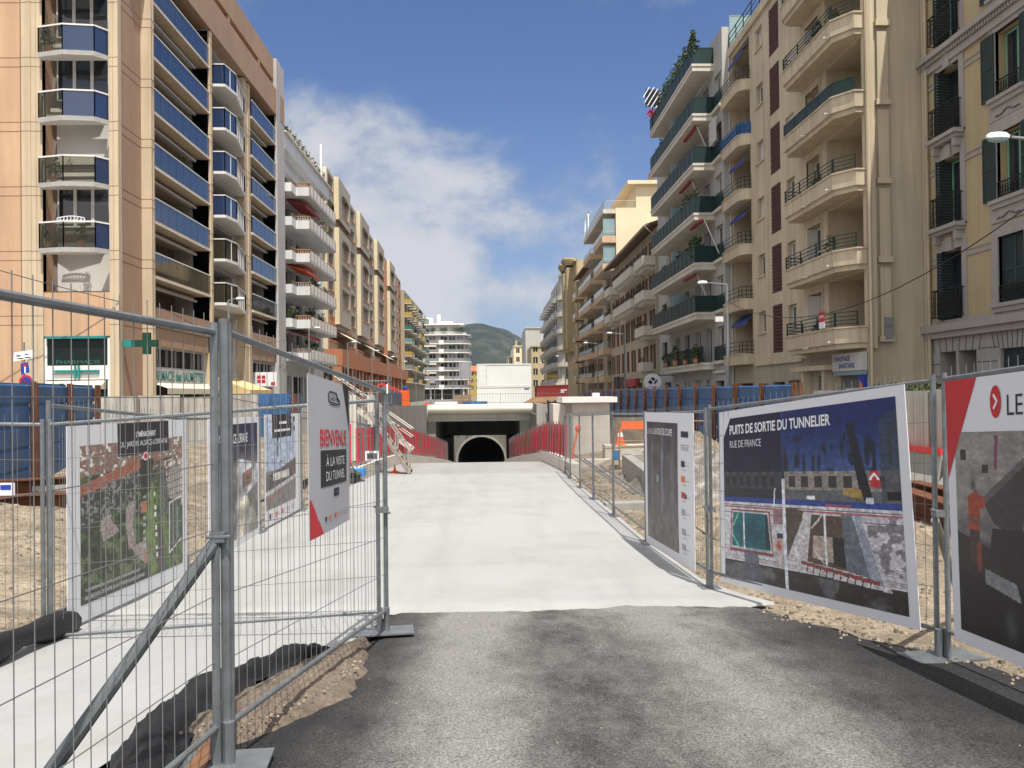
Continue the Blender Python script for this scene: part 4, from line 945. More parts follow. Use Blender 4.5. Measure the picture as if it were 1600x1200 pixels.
mb.build('blades',M['whitep'],t); MB().tube([(0,.08,-1.2),(0,.08,.9)],.04).prism([(-.5,.05),(.5,.05),(.5,.1),(-.5,.1)],.35,1.65).build('stand',M['iron'],t); MB().leaves((-.05,0,-.15),(.38,.3,.3),90,.11).build('flowers',M['redp'],t)
# ================================================================ shuttered beige building: u = 97.8 - Y
B=Bld('town_house','weathered beige town house with red-brown shutters and white balcony boxes under wide eaves',(13.6,97.8,0),'R')
mb=MB(); ops=[]; FZ=[3.6,6.5,9.4,12.2]; US=[1.2+3.3*j for j in range(8)]
for z in FZ:
    for u in US: ops.append((u,u+1.1,z,z+2.0,.25,1))
for j,u in enumerate(US): ops.append((u-.3,u+1.7,0,2.5,.4,1))
mb.facade(0,27.3,0,15.0,ops,0); shell(mb,0,27.3,0,15,11,0)
mb.box(0,27.3,-.1,.05,2.9,3.1,0)
B.add('wall',mb,[M['beige4'],M['dark']])
mb=MB(); mb.prism([(0,-.95),(27.3,-.95),(27.3,6),(0,6)],lambda p:15.0+(p[1]+.95)*.33,lambda p:15.18+(p[1]+.95)*.33); B.add('roof',mb,M['roofdark'])
B.add('gutter',MB().tube([(0,-1.0,15.05),(27.3,-1.0,15.05)],.1,6).tube([(27.2,-1,15),(27.2,-.15,14.2),(27.2,-.15,0)],.06,6),M['beige4'])
for z in FZ:
    for u in US:
        B.shutters(u,z,1.1,2.0,M['shutbr'],-.05,rnd.random()<.75); B.put('window',cached('wsmall',lambda:MB().box(.05,.5,0,.04,.05,1.95,0).box(.6,1.05,0,.04,.05,1.95,0).box(0,1.1,.03,.05,0,2.0,1).mesh('window',[M['pane'],M['white']])),(u,.2,z))
def boxbal(B,u0,u1,z,d=1.1,h=.95,m='slab3',rail=True):
    mb=MB(); mb.prism([(u0+.3,0),(u0+.3,-d+.3),(u1-.3,-d+.3),(u1-.3,0)],z-.3,z,0); mb.prism([(u0,0),(u0,-d),(u1,-d),(u1,0)],z,z+.75,0); B.add('balcony',mb,M[m])
    if rail: B.rail(u0,z+.75,u1-u0,.4,M['iron'],'bars',-d+.03,None,None,.2)
for z in FZ[1:]:
    boxbal(B,22.2,26.6,z-.2); 
for z in FZ[2:]: boxbal(B,10.5,21.5,z-.35,1.3); boxbal(B,2.5,6.5,z-.35,1.1)
boxbal(B,22.5,25,FZ[0]-.2,.9)
B.add('sign_panel',MB().box(3,6.5,-.25,-.1,2.0,3.3).box(7.2,10,-.25,-.1,2.1,3.2),M['darkp'])
B.add('shop_blind',MB().box(11,18,-.4,-.1,2.2,2.9),M['redaw'])
t=thing('round_shop_sign','round white shop sign with a dark broken-square emblem on a bracket','sign',(11.95,64.5,2.4))
mb=MB(); n=24; mb.add([(.64*math.cos(2*PI*i/n),-.06,.64*math.sin(2*PI*i/n)) for i in range(n)]+[(.64*math.cos(2*PI*i/n),.06,.64*math.sin(2*PI*i/n)) for i in range(n)],[tuple(range(n)),tuple(range(2*n-1,n-1,-1))]+[(i,n+i,n+(i+1)%n,(i+1)%n) for i in range(n)]); mb.build('disc',M['whitep'],t)
mb=MB(); mb.poly([(-.36,-.07,-.04),(-.1,-.07,-.18),(.0,-.07,.02),(-.22,-.07,.18)]); mb.poly([(-.16,-.07,.24),(.06,-.07,.08),(.2,-.07,.2),(.0,-.07,.38)]); mb.build('emblem',M['iron'],t)
mb=MB(); mb.poly([(.06,-.07,-.08),(.18,-.07,-.16),(.38,-.07,.12),(.25,-.07,.2)]); mb.box(-.3,.3,-.07,-.065,-.36,-.32); mb.build('emblem_accent',M['bluep'],t); MB().bar((0,0,.5),(1.6,0,.5),.06,.06).build('bracket',M['iron'],t)
# ================================================================ tall cream building with set-back top: u = 118 - Y
B=Bld('apartment_block','tall cream apartment block with a bare sunlit end wall and a set-back roof terrace',(14.3,118.5,0),'R')
mb=MB(); ops=[]; FZ=[3+3.12*k for k in range(6)]
for z in FZ:
    for u in (1,4.6,12.5,16.2): ops.append((u,u+2.6,z+.1,z+2.4,.5,1))
mb.facade(0,20.3,0,21.6,ops,1); shell(mb,0,20.3,0,22.3,14,0)
mb.box(-.3,20.25,-1.4,.3,21.7,22.15,2); mb.box(2,20.3,2.3,14,22.3,25.0,0); mb.box(1.5,20.9,1.3,14,24.85,25.25,0)
B.add('wall',mb,[M['cream5'],M['beige4'],M['slab3']])
B.rail(.2,22.2,20,.95,M['lglass'],'panel',-1.3); B.put('railing',rail_mesh(3.4,.95,M['shutw'],'bars',.25),(20.2,-1.1,22.2),R(90))
for i,z in enumerate(FZ):
    for u0,u1 in ((.4,8.2),(11.6,20.2)):
        mb=MB(); mb.box(u0,u1,-1.5,0,z-.15,z+.02,1); mb.box(u0,u1,-1.55,-1.45,z-.16,z+.55,0); mb.box(u1-.1,u1+.02,-1.55,0,z-.16,z+.55,0); B.add('balcony',mb,[M['peachp'],M['slab3']])
        B.rail(u0,z+.55,u1-u0,.6,M['lglass'],'panel',-1.5); B.put('railing',rail_mesh(1.4,.6,M['shutw'],'bars',.2),(u1-.05,-1.5,z+.55),R(90))
    for u in (1,4.6,12.5,16.2): B.put('window',cached('wmed',lambda:MB().box(.05,1.25,0,.04,.05,2.25,0).box(1.35,2.55,0,.04,.05,2.25,0).box(0,2.6,.03,.05,0,2.3,1).mesh('window',[M['pane'],M['white']])),(u,.4,z+.1))
    if i in (4,5): B.add('glazed_screen',MB().box(19.9,19.96,-1.4,0,z+.55,z+2.6),M['lglass'])
B.add('chimney',MB().box(18.9,19.5,4,4.6,25.2,26.4).box(18.9,19.4,5,7.2,25.2,25.9),M['roofdark'])
B.add('antenna',MB().tube([(18,10,25),(18,10,32)],.05,4).box(17.2,18.8,9.98,10.02,30,30.05).box(17.4,18.6,9.98,10.02,29,29.05),M['pole'])
B.add('pergola',MB().box(1,1.15,-1.4,-1.25,22.2,25).box(1,5,-1.4,-1.25,24.85,25).box(4.85,5,-1.4,-1.25,22.2,25),M['whitep'])
# ================================================================ green-shuttered beige building
B=Bld('town_house','dull beige town house with dark green shutters and glass-railed balconies',(14.2,139.5,0),'R')
mb=MB(); ops=[]; FZ=[3.2+3.1*k for k in range(5)]
for z in FZ:
    for u in (1.5,5,9.5,14,18): ops.append((u,u+1.4,z+.2,z+2.4,.3,1))
mb.facade(0,21,0,19.3,ops,0); shell(mb,0,21,0,19.3,12,0); mb.prism([(0,-.8),(21,-.8),(21,6),(0,6)],lambda p:19.3+.3*(p[1]+.8),lambda p:19.5+.3*(p[1]+.8),2)
B.add('wall',mb,[M['beige6'],M['dark'],M['roofdark']])
for z in FZ:
    for u in (1.5,5,9.5,14,18): B.shutters(u,z+.2,1.4,2.2,M['shutg'],-.06)
    for u0,u1 in ((12.8,20.6),(4,8)):
        mb=MB(); mb.box(u0,u1,-1.3,0,z-.15,z,0); mb.box(u0,u1,-1.35,-1.27,z-.15,z+.5,0); mb.box(u1-.08,u1,-1.3,0,z-.15,z+.5,0); B.add('balcony',mb,M['peachp']); B.rail(u0,z+.5,u1-u0,.55,M['lglass'],'panel',-1.3)
# ================================================================ yellow-beige building with flared cornice
B=Bld('town_house','yellow-beige town house with flared cornice turrets and deep stacked loggias',(14.0,158,0),'R')
mb=MB(); ops=[]; FZ=[3.4+3.2*k for k in range(6)]
for k,z in enumerate(FZ):
    if k>1: ops+=[(6,9,z,z+2.5,1.2,1)]
    for u in (1.5,11.5,14.5): ops.append((u,u+1.1,z+.3,z+2.2,.25,1))
mb.facade(0,18.3,0,22.8,ops,0); shell(mb,0,18.3,0,22.8,12,0)
for u0,u1 in ((2.8,6.0),(9.2,12.8)):
    mb.box(u0,u1,-1.1,.1,9,23.4,0)
    for i in range(5): mb.box(u0-.15*i,u1+.15*i,-1.1-.15*i,.2,22.4+.3*i,22.7+.3*i,0)
mb.box(0,18.3,-.5,.1,22.6,23.0,0); mb.box(2.5,13,-.8,.1,8.5,9,0)
B.add('wall',mb,[M['yellow7'],M['dark']])
for z in FZ[2:]: B.rail(6,z,3,.9,M['iron'],'bars',-.9,None,None,.3); B.add('balcony',MB().box(6,9.2,-1.0,0,z-.2,z),M['yellow7'])
for z in FZ:
    for u in (1.5,11.5,14.5): B.put('window',cached('wsm2',lambda:MB().box(0,1.1,0,.05,0,1.9).mesh('window',M['pane'])),(u,.2,z+.3))
# ================================================================ pale grey corner building with curved bays
B=Bld('apartment_block','pale grey corner apartment block with curved balconies and a round corner turret',(13.4,168,0),'F')
mb=MB(); T=24
n=10; tw=[(2.2+2.1*math.cos(PI+PI/2*i/n*1.0),2.1+2.1*math.sin(PI+PI/2*i/n)) for i in range(n+1)]
mb.prism([(0.1,50)]+tw+[(7,0),(7,50)],3.4,T-1.5,0); mb.prism([(0.6,30),(.6,2.2)]+[(2.2+1.6*math.cos(PI+PI/2*i/n),2.1+1.6*math.sin(PI+PI/2*i/n)) for i in range(n+1)]+[(4.2,.5),(4.2,6)],T-1.5,T+.2,0)
mb.prism([(.35,6),(.35,2.1)]+[(2.2+1.9*math.cos(PI+PI/2*i/n),2.1+1.9*math.sin(PI+PI/2*i/n)) for i in range(n+1)]+[(4.5,.2),(4.5,6)],T+.2,T+.6,1)
mb.box(3.4,4.2,-.35,.1,4,T-2,0)
B.add('wall',mb,[M['white3'],M['slab3']])
mb=MB(); mb.box(.4,7,.4,49,0,3.4,0); mb.box(-.8,7,-.5,50,3.2,3.6,1); B.add('ground_floor',mb,[M['dark'],M['slab3']])
FZ=[3.8+3.2*k for k in range(6)]
for k,z in enumerate(FZ):
    mb=MB(); pl=[(-.35,2.6)]+[(2.2+2.6*math.cos(PI+PI/2*i/n),2.1+2.6*math.sin(PI+PI/2*i/n)) for i in range(n+1)]+[(3.3,-.5),(3.3,0.3)]
    mb.prism(pl,z-.3,z+.5,0); mb.box(4.3,7,-.5,.1,z-.3,z+.5,0); B.add('balcony',mb,M['slab3'])
    mb=MB(); mb.box(1.2,3.2,-.06,.2,z+.5,z+2.5,0); mb.box(1.7,2.2,-.09,-.05,z+.5,z+2.5,1); mb.box(4.6,6.4,-.04,.2,z+.5,z+2.5,0); B.add('window',mb,[M['pane'],M['shutw']])
    for j in range(7):
        y=6+6.3*j; mb=MB(); pl=[(0,y),(-.5,y+.3),(-1.0,y+1.2),(-1.1,y+2.2),(-1.0,y+3.2),(-.5,y+4.1),(0,y+4.4)]
        mb.prism(pl,z-.35,z+.6,0); B.add('balcony',mb,M['white3'])
    for j in range(7):
        y=6+6.3*j
        for a in (1,2.6,4.9): B.put('window',cached(('w8',a>4),lambda:MB().box(-.03,.2,0,.7 if a>4 else 1,.4 if a>4 else 0,1.9).mesh('window',M['pane'])),(0,y+a,z+.5))
B.add('awning',MB().box(3.5,7,-2.2,-.2,2.3,2.45).box(0,3,-1.4,-.2,2.4,2.5),M['awny'])
# ================================================================ far right
def simple(name,label,loc,side,w,d,h,mw,cols,rows,mats=None,z0=3.5,dz=3.1,roof=None,ww=1.2,wh=1.7,sh=None):
    B=Bld(name,label,loc,side); mb=MB(); ops=[]
    for r_ in range(rows):
        for c_ in range(cols): u=w*(c_+.5)/cols-ww/2; ops.append((u,u+ww,z0+dz*r_,z0+dz*r_+wh,.25,1))
    mb.facade(0,w,0,h,ops,0); shell(mb,0,w,0,h,d,0); mb.box(-.15,w+.15,-.3,.05,h-.35,h,0); B.add('wall',mb,[mw,M['dark']])
    if sh:
        for o in ops: B.shutters(o[0],o[2],ww,wh,sh,-.06)
    for o in ops: B.put('window',cached(('ws',ww,wh),lambda:MB().box(0,ww,0,.05,0,wh,0).box(ww*.46,ww*.54,-.02,.0,0,wh,1).mesh('window',[M['pane'],M['white']])),(o[0],.18,o[2]))
    if roof: B.add('roof',MB().prism([(-.5,-.6),(w+.5,-.6),(w+.5,d*.5),(-.5,d*.5)],lambda p:h+(p[1]+.6)*.3,lambda p:h+.2+(p[1]+.6)*.3).prism([(-.5,d*.5),(w+.5,d*.5),(w+.5,d+.6),(-.5,d+.6)],lambda p:h+(d+.6-p[1])*.3,lambda p:h+.2+(d+.6-p[1])*.3),roof)
    return B
simple('apartment_block','plain grey block with a blank end wall rising behind the small yellow house',(10.9,265,0),'F',10,30,21.5,M['white3'],1,1)
simple('town_house','small yellow house with a flat roof between the grey blocks down the street',(11.3,238,0),'F',4.5,25,14.5,M['yellow7'],2,4)
B=simple('apartment_block','narrow cream apartment block farthest down the street under the hill',(8.6,312,0),'F',6,40,18.5,M['cream5'],2,5)
B.add('chimney',MB().box(.6,1.4,2,3,18.5,20.5).box(3,4.5,4,6,18.5,19.6),M['beige6'])
B=simple('apartment_block','brown narrow apartment block partly seen beside the cream one under the hill',(6.9,330,0),'F',2.2,30,15.5,M['beige6'],1,4)
simple('town_house','ochre house with a red tiled roof between the rounded white building and the cabins',(-9,395,0),'F',9.5,16,11.6,M['yel'],4,3,roof=M['roofred'])
simple('town_house','low orange house with red tiled roof directly behind the white cabins',(1.5,420,0),'F',16,16,11.5,M['terra'],6,3,roof=M['roofred'])
simple('town_house','small pink house with red roof at the foot of the hill',(-17,430,0),'F',9,14,12.5,M['peach'],4,3,roof=M['roofred'])
# ================================================================ site fencing
def site_fence(p0,p1,label,h=2.0,group='bare steel mesh fence panels',cat='fence panel',fine=True,rr=.0185,spikes=True,wire=.0021,step=.1):
    p0,p1=Vector(p0),Vector(p1); d=p1-p0; Lh=math.hypot(d.x,d.y); d2=Vector((d.x/Lh,d.y/Lh,d.z/Lh))
    t=thing('site_fence',label,'fence',p0,0,group)
    Z=Vector((0,0,1)); at=lambda s,z:d2*s+Z*z
    mb=MB(); n=8 if fine else 5
    for s in (0,Lh): mb.tube([at(s,.02),at(s,h)],rr,n)
    mb.tube([at(0,h-.045),at(Lh,h-.045)],rr*.92,n); mb.tube([at(0,.19),at(Lh,.19)],rr*.8,n)
    mb.build('frame',M['galv'],t,smooth=False)
    mb=MB(); k=int(Lh/step); q=4 if fine else 3
    for i in range(1,k): s=Lh*i/k; mb.tube([at(s,.16),at(s,h+(.035 if spikes else -.03))],wire,q,0,False)
    for j in range(1,6): z=.19+(h-.235)*j/6; mb.tube([at(0,z),at(Lh,z)],wire*1.15,q,0,False)
    mb.build('wire_mesh',M['wire'],t); return t
def foot(x,y,z,label,grp='steel fence feet',rz=0,w=.44,d=.16):
    t=thing('fence_plate',label,'fence plate',(x,y,z),rz,grp)
    MB().prism([(-w/2,-d/2),(w/2,-d/2),(w/2,d/2),(-w/2,d/2)],.0,.012).build('base_plate',M['galv'],t)
    MB().tube([(-.028,0,.01),(-.028,0,.2)],.027,8).tube([(.028,0,.01),(.028,0,.2)],.027,8).build('socket',M['galv'],t); return t
gz=lambda x,y,o=0:(x,y,zp(y)+o)
BARE='bare steel mesh fence panel without a board'
# near pair
A0_=(-1.665,.80,.03); A1_=(-1.262,4.08,.0); B0_=(-1.215,4.14,.0); B1_=(-.875,7.36,-.27)
site_fence(A0_,A1_,'close steel mesh fence slanting along the white path edge to the double post',2.04,None,rr=.019)
site_fence(B0_,B1_,'steel mesh fence panel carrying the white welcome banner',2.04,None,rr=.019)
site_fence((-3.62,7.36,-.44),(-.93,7.30,-.27),'steel mesh fence panel standing across the white path behind the welcome banner',1.97,None)
site_fence((-7.1,7.25,-.36),(-3.68,7.36,-.44),'steel mesh fence panel standing on the dirt outside the garden poster',1.97,None)
LX=[(-3.66,7.42),(-3.83,11.2),(-3.9,15.0),(-3.95,18.6),(-4.0,22.1),(-4.05,25.6)]
for i,(a,b) in enumerate(zip(LX,LX[1:])):
    lab=['steel mesh fence panel carrying the aerial garden poster','steel mesh fence panel carrying the station poster','steel mesh fence panel carrying the small tree poster',BARE,BARE][i]
    site_fence((a[0],a[1],zp(a[1])),(b[0],b[1]-.06,zp(b[1])),lab,1.97,None if i<3 else 'bare steel mesh fence panels',fine=i<1,rr=.02)
RX=[(2.37,9.6),(2.31,13.1),(2.31,16.6),(2.34,20.1),(2.39,23.6),(2.45,27.1),(2.5,29.6)]
for i,(a,b) in enumerate(zip(RX,RX[1:])):
    site_fence((a[0],a[1]+.06,zp(a[1])),(b[0],b[1],zp(b[1])),'steel mesh fence panel carrying the cutter wheel poster' if i==0 else BARE,1.97,None if i==0 else 'bare steel mesh fence panels',fine=i<1,rr=.019)
site_fence((3.16,6.22,-.2),(2.38,9.52,-.45),'steel mesh fence panel carrying the wide two-photo shaft poster',2.0,None)
site_fence((3.10,2.6,-.0),(3.19,6.12,-.19),'steel mesh fence panel carrying the dark poster with the red corner',2.0,None)
# loose posts, stays, clamps
def post(x,y,z,h,label,r=.03,mats='galv'): return tag(MB().tube([(0,0,0),(0,0,h)],r,10).build('fence_post',M[mats],None,loc=(x,y,z)),label,'fence post')
post(-1.228,4.12,.0,2.06,'thick galvanised post beside the double post propped by a dark tube',.024)
stay=thing('fence_stay','dark steel tube propping the double post, slanting down onto the white path','fence stay',(-1.25,4.1,0))
MB().tube([(0,.02,1.06),(-.58,-.93,.02)],.030,10).build('tube',M['galvd'],stay)
MB().box(-.035,.035,-.04,.03,1.035,1.08).tube([(-.05,-.035,1.06),(.06,-.035,1.06)],.009,6).build('clamp',M['galv'],stay)
foot(-1.24,4.09,.012,'flat steel plate with twin sockets under the thick double post',None,R(5),.42,.30)
foot(-.9,7.33,-.255,'flat steel plate with twin sockets at the corner where white path and asphalt meet',None,R(8),.5,.26)
foot(-3.66,7.38,-.43,'flat steel plate with twin sockets at the near end of the garden poster',None,R(0),.4,.26)
foot(2.37,9.56,-.445,'flat steel plate with twin sockets between the two posters on the white path edge',None,R(90),.3,.22)
foot(3.17,6.17,-.195,'flat steel plate with twin sockets on the asphalt between the wide and the dark poster',None,R(12),.52,.30)
for i,(x,y) in enumerate(RX[1:]): foot(x,y,zp(y)+.012,'small steel fence foot along the white path','small fence feet along the path',R(90))
for i,(x,y) in enumerate(LX[1:4]): foot(x,y,zp(y)+.012,'small steel fence foot along the white path','small fence feet along the path',R(90))
for (x,y,z,lb) in ((3.165,6.15,.82,'small steel coupler joining the twin posts beside the dark poster'),(2.375,9.56,.42,'small steel coupler joining the twin posts between the two posters'),(-.9,7.33,.75,'small steel coupler on the far post of the banner panel')):
    tag(MB().box(-.05,.05,-.04,.04,-.022,.022).tube([(-.07,0,.03),(.07,0,-.03)],.010,6).build('coupler',M['galv'],loc=(x,y,z)),lb,'coupler')
tag(MB().tube([(0,0,0),(1.0,1.5,-1.0)],.03,8).build('fence_stay',M['galv'],loc=(3.2,6.3,.75)),'light steel tube propping the twin posts from behind the dark poster','fence stay')
pl_=thing('number_tag','small metal plate wired to the far post of the banner panel','plate',(-.97,7.28,1.2))
MB().box(-.055,.055,-.012,.0,-.04,.04).build('plate',M['whitep'],pl_); MB().box(-.042,.042,-.016,-.0125,-.022,.022).build('dark_field',M['stoned'],pl_)
# ================================================================ red barriers on the kerb walls
def barrier(a,b,h=1.22,off=.03):
    t=thing('safety_barrier','red ribbed safety barrier with grey posts on the low concrete kerb wall','safety barrier',(a[0],a[1],a[2]),0,'red safety barriers along the ramp')
    d=Vector(b)-Vector(a); mb=MB(); n=7
    for i in range(n):
        o=Vector((0,0,.08+(h-.14)*i/n)); o2=Vector((0,0,.08+(h-.14)*(i+.86)/n)); mb.bar(o+(o2-o)*.5,d+o+(o2-o)*.5,.03,(o2-o).length)
        q=o2+Vector((0,0,.02)); mb.bar(q,d+q,.012,.06)
    mb.build('sheet',M['red'],t)
    for k in range(3): MB().tube([d*(k/2.2)+Vector((off,-.02,-.02)),d*(k/2.2)+Vector((off,-.02,h+.07))],.018,5).build('post',M['galv'],t)
for side,y0,y1 in ((-1,27.6,63),(1,30.6,58)):
    y=y0
    while y<y1:
        f=lambda q:(interp(XL if side<0 else XR,q)+side*.18,q,zp(q)+.43); barrier(f(y),f(y+1.94),1.22,-.035 if side>0 else .035); y+=2.0
# ================================================================ printed boards
rng=np.random.RandomState(5)
def vn(h,w,cy,cx,seed):
    r=np.random.RandomState(seed); g=r.rand(cy+2,cx+2); y=np.linspace(0,cy,h); x=np.linspace(0,cx,w); y0=y.astype(int); x0=x.astype(int); fy=(y-y0)[:,None]; fx=(x-x0)[None]
    fy=fy*fy*(3-2*fy); fx=fx*fx*(3-2*fx)
    a=g[y0][:,x0];b=g[y0][:,x0+1];c=g[y0+1][:,x0];d=g[y0+1][:,x0+1]
    return a*(1-fx)*(1-fy)+b*fx*(1-fy)+c*(1-fx)*fy+d*fx*fy
def fbm(h,w,c,seed,o=4):
    s=0;t=0
    for k in range(o): s=s+vn(h,w,c*2**k,c*2**k,seed+k)*.5**k; t+=.5**k
    return s/t
class Img:
    def __init__(s,w,h,c): s.w,s.h=w,h; s.a=np.zeros((h,w,3))+np.array(c)/255.; s.U,s.V=np.meshgrid((np.arange(w)+.5)/w,(np.arange(h)+.5)/h)
    def fill(s,mask,c,amt=1.0):
        m=(mask*amt)[...,None] if not np.isscalar(mask) else mask; s.a=s.a*(1-m)+np.array(c)/255.*m; return s
    def rect(s,a,b,c,d,colr,amt=1): return s.fill(((s.U>a)&(s.U<b)&(s.V>c)&(s.V<d)).astype(float),colr,amt)
    def line(s,p,q,w,colr,amt=1):
        p,q=np.array(p),np.array(q); d=q-p; t=np.clip(((s.U-p[0])*d[0]+(s.V-p[1])*d[1])/(d@d),0,1); e=np.hypot((s.U-p[0]-t*d[0])*s.w/s.h,s.V-p[1]-t*d[1]); return s.fill((e<w).astype(float),colr,amt)
    def poly(s,pts,colr,amt=1):
        m=np.zeros_like(s.U,bool); n=len(pts)
        for i in range(n):
            (x1,y1),(x2,y2)=pts[i],pts[(i+1)%n]
            if y1==y2: continue
            m^=((y1>s.V)!=(y2>s.V))&(s.U<(x2-x1)*(s.V-y1)/(y2-y1)+x1)
        return s.fill(m.astype(float),colr,amt)
    def noise(s,amp,c=12,seed=1): s.a=np.clip(s.a*(1+amp*(fbm(s.h,s.w,c,seed)[...,None]-.5)*2),0,1); return s
def board(name,label,cat,BL,BR,TL,TR,thick=.006,pm='board'):
    BL,BR,TL,TR=map(Vector,(BL,BR,TL,TR)); nrm=(BR-BL).cross(TL-BL).normalized()
    mapf=lambda u,v,o=0.0:(BL*(1-u)*(1-v)+BR*u*(1-v)+TL*(1-u)*v+TR*u*v)+nrm*o
    t=thing(name,label,cat,BL); tf=Matrix.Translation(-BL)
    mb=MB(tf); n=14
    bow=lambda u,v:.018*math.sin(PI*u)*math.sin(2.4*v+.4)
    mp=lambda u,v,o=0.0:mapf(u,v,o+bow(u,v))
    f=[mp(i/n,j/n) for j in range(n+1) for i in range(n+1)]; bk=[mp(i/n,j/n,-thick) for j in range(n+1) for i in range(n+1)]; N1=n+1
    mb.add(f,[(j*N1+i,j*N1+i+1,(j+1)*N1+i+1,(j+1)*N1+i) for j in range(n) for i in range(n)]); mb.add(bk,[(j*N1+i,(j+1)*N1+i,(j+1)*N1+i+1,j*N1+i+1) for j in range(n) for i in range(n)])
    for e in ([(i,0) for i in range(n+1)],[(n,j) for j in range(n+1)],[(n-i,n) for i in range(n+1)],[(0,n-j) for j in range(n+1)]):
        for (i,j),(k,l) in zip(e,e[1:]): mb.poly([mp(i/n,j/n),mp(i/n,j/n,-thick),mp(k/n,l/n,-thick),mp(k/n,l/n)])
    mb.build('panel',M[pm],t)
    return t,mp,tf
def picture(t,mp,tf,im,u0,u1,v0,v1,o=.002,mask=None,name='picture'):
    w,h=im.w,im.h; me=bpy.data.meshes.new(name)
    vs=[tuple(tf@mp(u0+(u1-u0)*i/w,(v0(u0+(u1-u0)*i/w) if callable(v0) else v0)*(1-j/h)+(v1(u0+(u1-u0)*i/w) if callable(v1) else v1)*j/h,o)) for j in range(h+1) for i in range(w+1)]
    fs=[(j*(w+1)+i,j*(w+1)+i+1,(j+1)*(w+1)+i+1,(j+1)*(w+1)+i) for j in range(h) for i in range(w)]
    c=np.clip(im.a,0,1); c=np.where(c<=.04045,c/12.92,((c+.055)/1.055)**2.4)
    me.from_pydata(vs,[],fs); me.materials.append(M['photo']); at=me.color_attributes.new('print','FLOAT_COLOR','CORNER')
    cc=np.ones((h*w,4,4),np.float32); cc[:,:,:3]=c.reshape(-1,1,3); at.data.foreach_set('color',cc.ravel()); me.update()
    return link(name,me,t)
def upoly(mb,mp,pts,o,m=0): mb.poly([mp(u,v,o) for u,v in pts],m)
def urect(mb,mp,a,b,c,d,o,m=0):
    n=6
    for i in range(n):
        x0,x1=a+(b-a)*i/n,a+(b-a)*(i+1)/n; upoly(mb,mp,[(x0,c),(x1,c),(x1,d),(x0,d)],o,m)
def utext(mb,mp,body,a,b,c,d,o,m=0,bold=0,tilt=None): text_in(mb,body,a,b,c,d,m,bold,0,lambda u,v:mp(u,v+(tilt(u) if tilt else 0),o))
def logos(mb,mp,us,v,w,h,o=.004):
    for i,u in enumerate(us):
        m=[0,1,2,3,3,3][i%6]; urect(mb,mp,u,u+w*(.35 if i<2 else .25),v,v+h,o,m)
        if i==2: urect(mb,mp,u+w*.35,u+w*.55,v,v+h,o,1)
        for k in range(2): urect(mb,mp,u+w*.45 if i!=2 else u+w*.6,u+w*.9,v+h*(.15+.4*k),v+h*(.3+.4*k),o,3)
LM=[M['navyp'],M['orangep'],M['redp'],M['greyp']]
# ---- aerial view of the garden
im=Img(190,210,(50,62,40)); U,V=im.U,im.V
g=fbm(210,190,14,3,5); g2=fbm(210,190,30,9,3)
im.fill(np.clip((g-.45)*5,0,1),(80,112,52)).fill(np.clip((g2-.55)*6,0,1)*.8,(28,38,24))
im.fill(np.clip((fbm(210,190,18,21)-.55)*8,0,1)*((V<.45)),(130,142,96),.7)
for pts in ([(.15,.62),(.3,.66),(.22,.5),(.3,.4),(.16,.36),(.14,.5)],[(.36,.55),(.44,.6),(.42,.42),(.44,.28),(.38,.25),(.36,.4)],[(.4,.26),(.55,.28),(.58,.15),(.5,.14)]): im.poly(pts,(176,150,150),.85)
im.poly([(.56,.82),(.62,.82),(.82,.0),(.60,.0),(.62,.4)],(62,60,62))
for k in range(26):
    t=k/26; im.fill(np.exp(-(((U-(.60+.03*math.sin(k)+ .02))/.045)**2+((V-(.03+.66*t))/.035)**2)),(110+20*(k%2),150,60),.8); im.fill(np.exp(-(((U-(.74+.03*t*-1+.08*(1-t)))/.035)**2+((V-(.03+.62*t))/.03)**2)),(100,136,52),.7)
for k in range(11): v=.08+.05*k; im.rect(.665-.01*k*.3,.685-.01*k*.3,v,v+.03,(225,228,232) if k%3 else (60,60,66)); im.rect(.52,.55,v,v+.022,(180,190,196),.8)
im.poly([(.72,.82),(1,.86),(1,.45),(.92,.5),(.8,.55)],(192,172,160))
for k in range(6): im.line((.74+.01*k,.80-.05*k),(1,.84-.055*k),.006,(120,112,108)); im.rect(.8+.03*k,.815+.03*k,.5,.78,(110,104,104),.6)
im.poly([(.66,.8),(.76,.84),(.82,.5),(.78,.42)],(92,98,98)); im.fill(((fbm(210,190,60,5)>.55)&(U>.68)&(U<.82)&(V>.42)&(V<.82)).astype(float),(60,66,66),.7)
top=V>.80-.0*U; rf=fbm(210,190,26,31,3)
im.fill(((V>.80+.06*U)&(V<1)).astype(float),(140,116,98)).fill(((V>.78)*np.clip((rf-.5)*9,0,1)),(156,104,82)).fill(((V>.78)*np.clip((fbm(210,190,40,41,2)-.62)*12,0,1)),(226,220,212))
im.poly([(.0,.68),(.0,.75),(.5,.88),(.52,.80)],(176,88,62)); im.poly([(.0,.45),(.0,.68),(.5,.80),(.48,.6),(.2,.52)],(58,62,56)); im.fill(((U<.5)&(V>.5)&(V<.7+.2*U)).astype(float)*np.clip((fbm(210,190,70,15,2)-.55)*10,0,1),(170,170,160),.7)
im.poly([(.5,.86),(.64,.86),(.6,.62),(.5,.6)],(40,48,34)); im.poly([(.82,.12),(.98,.2),(.98,.52),(.82,.5)],(84,84,80)); im.line((.82,.12),(.82,.5),.006,(220,220,214)); im.line((.82,.5),(.98,.53),.006,(220,220,214)); im.line((.82,.12),(.98,.2),.006,(220,220,214)); im.line((.93,.22),(.93,.46),.006,(96,170,130)); im.poly([(.0,.0),(.6,.0),(.6,.1),(.0,.1)],(60,62,52),.6)
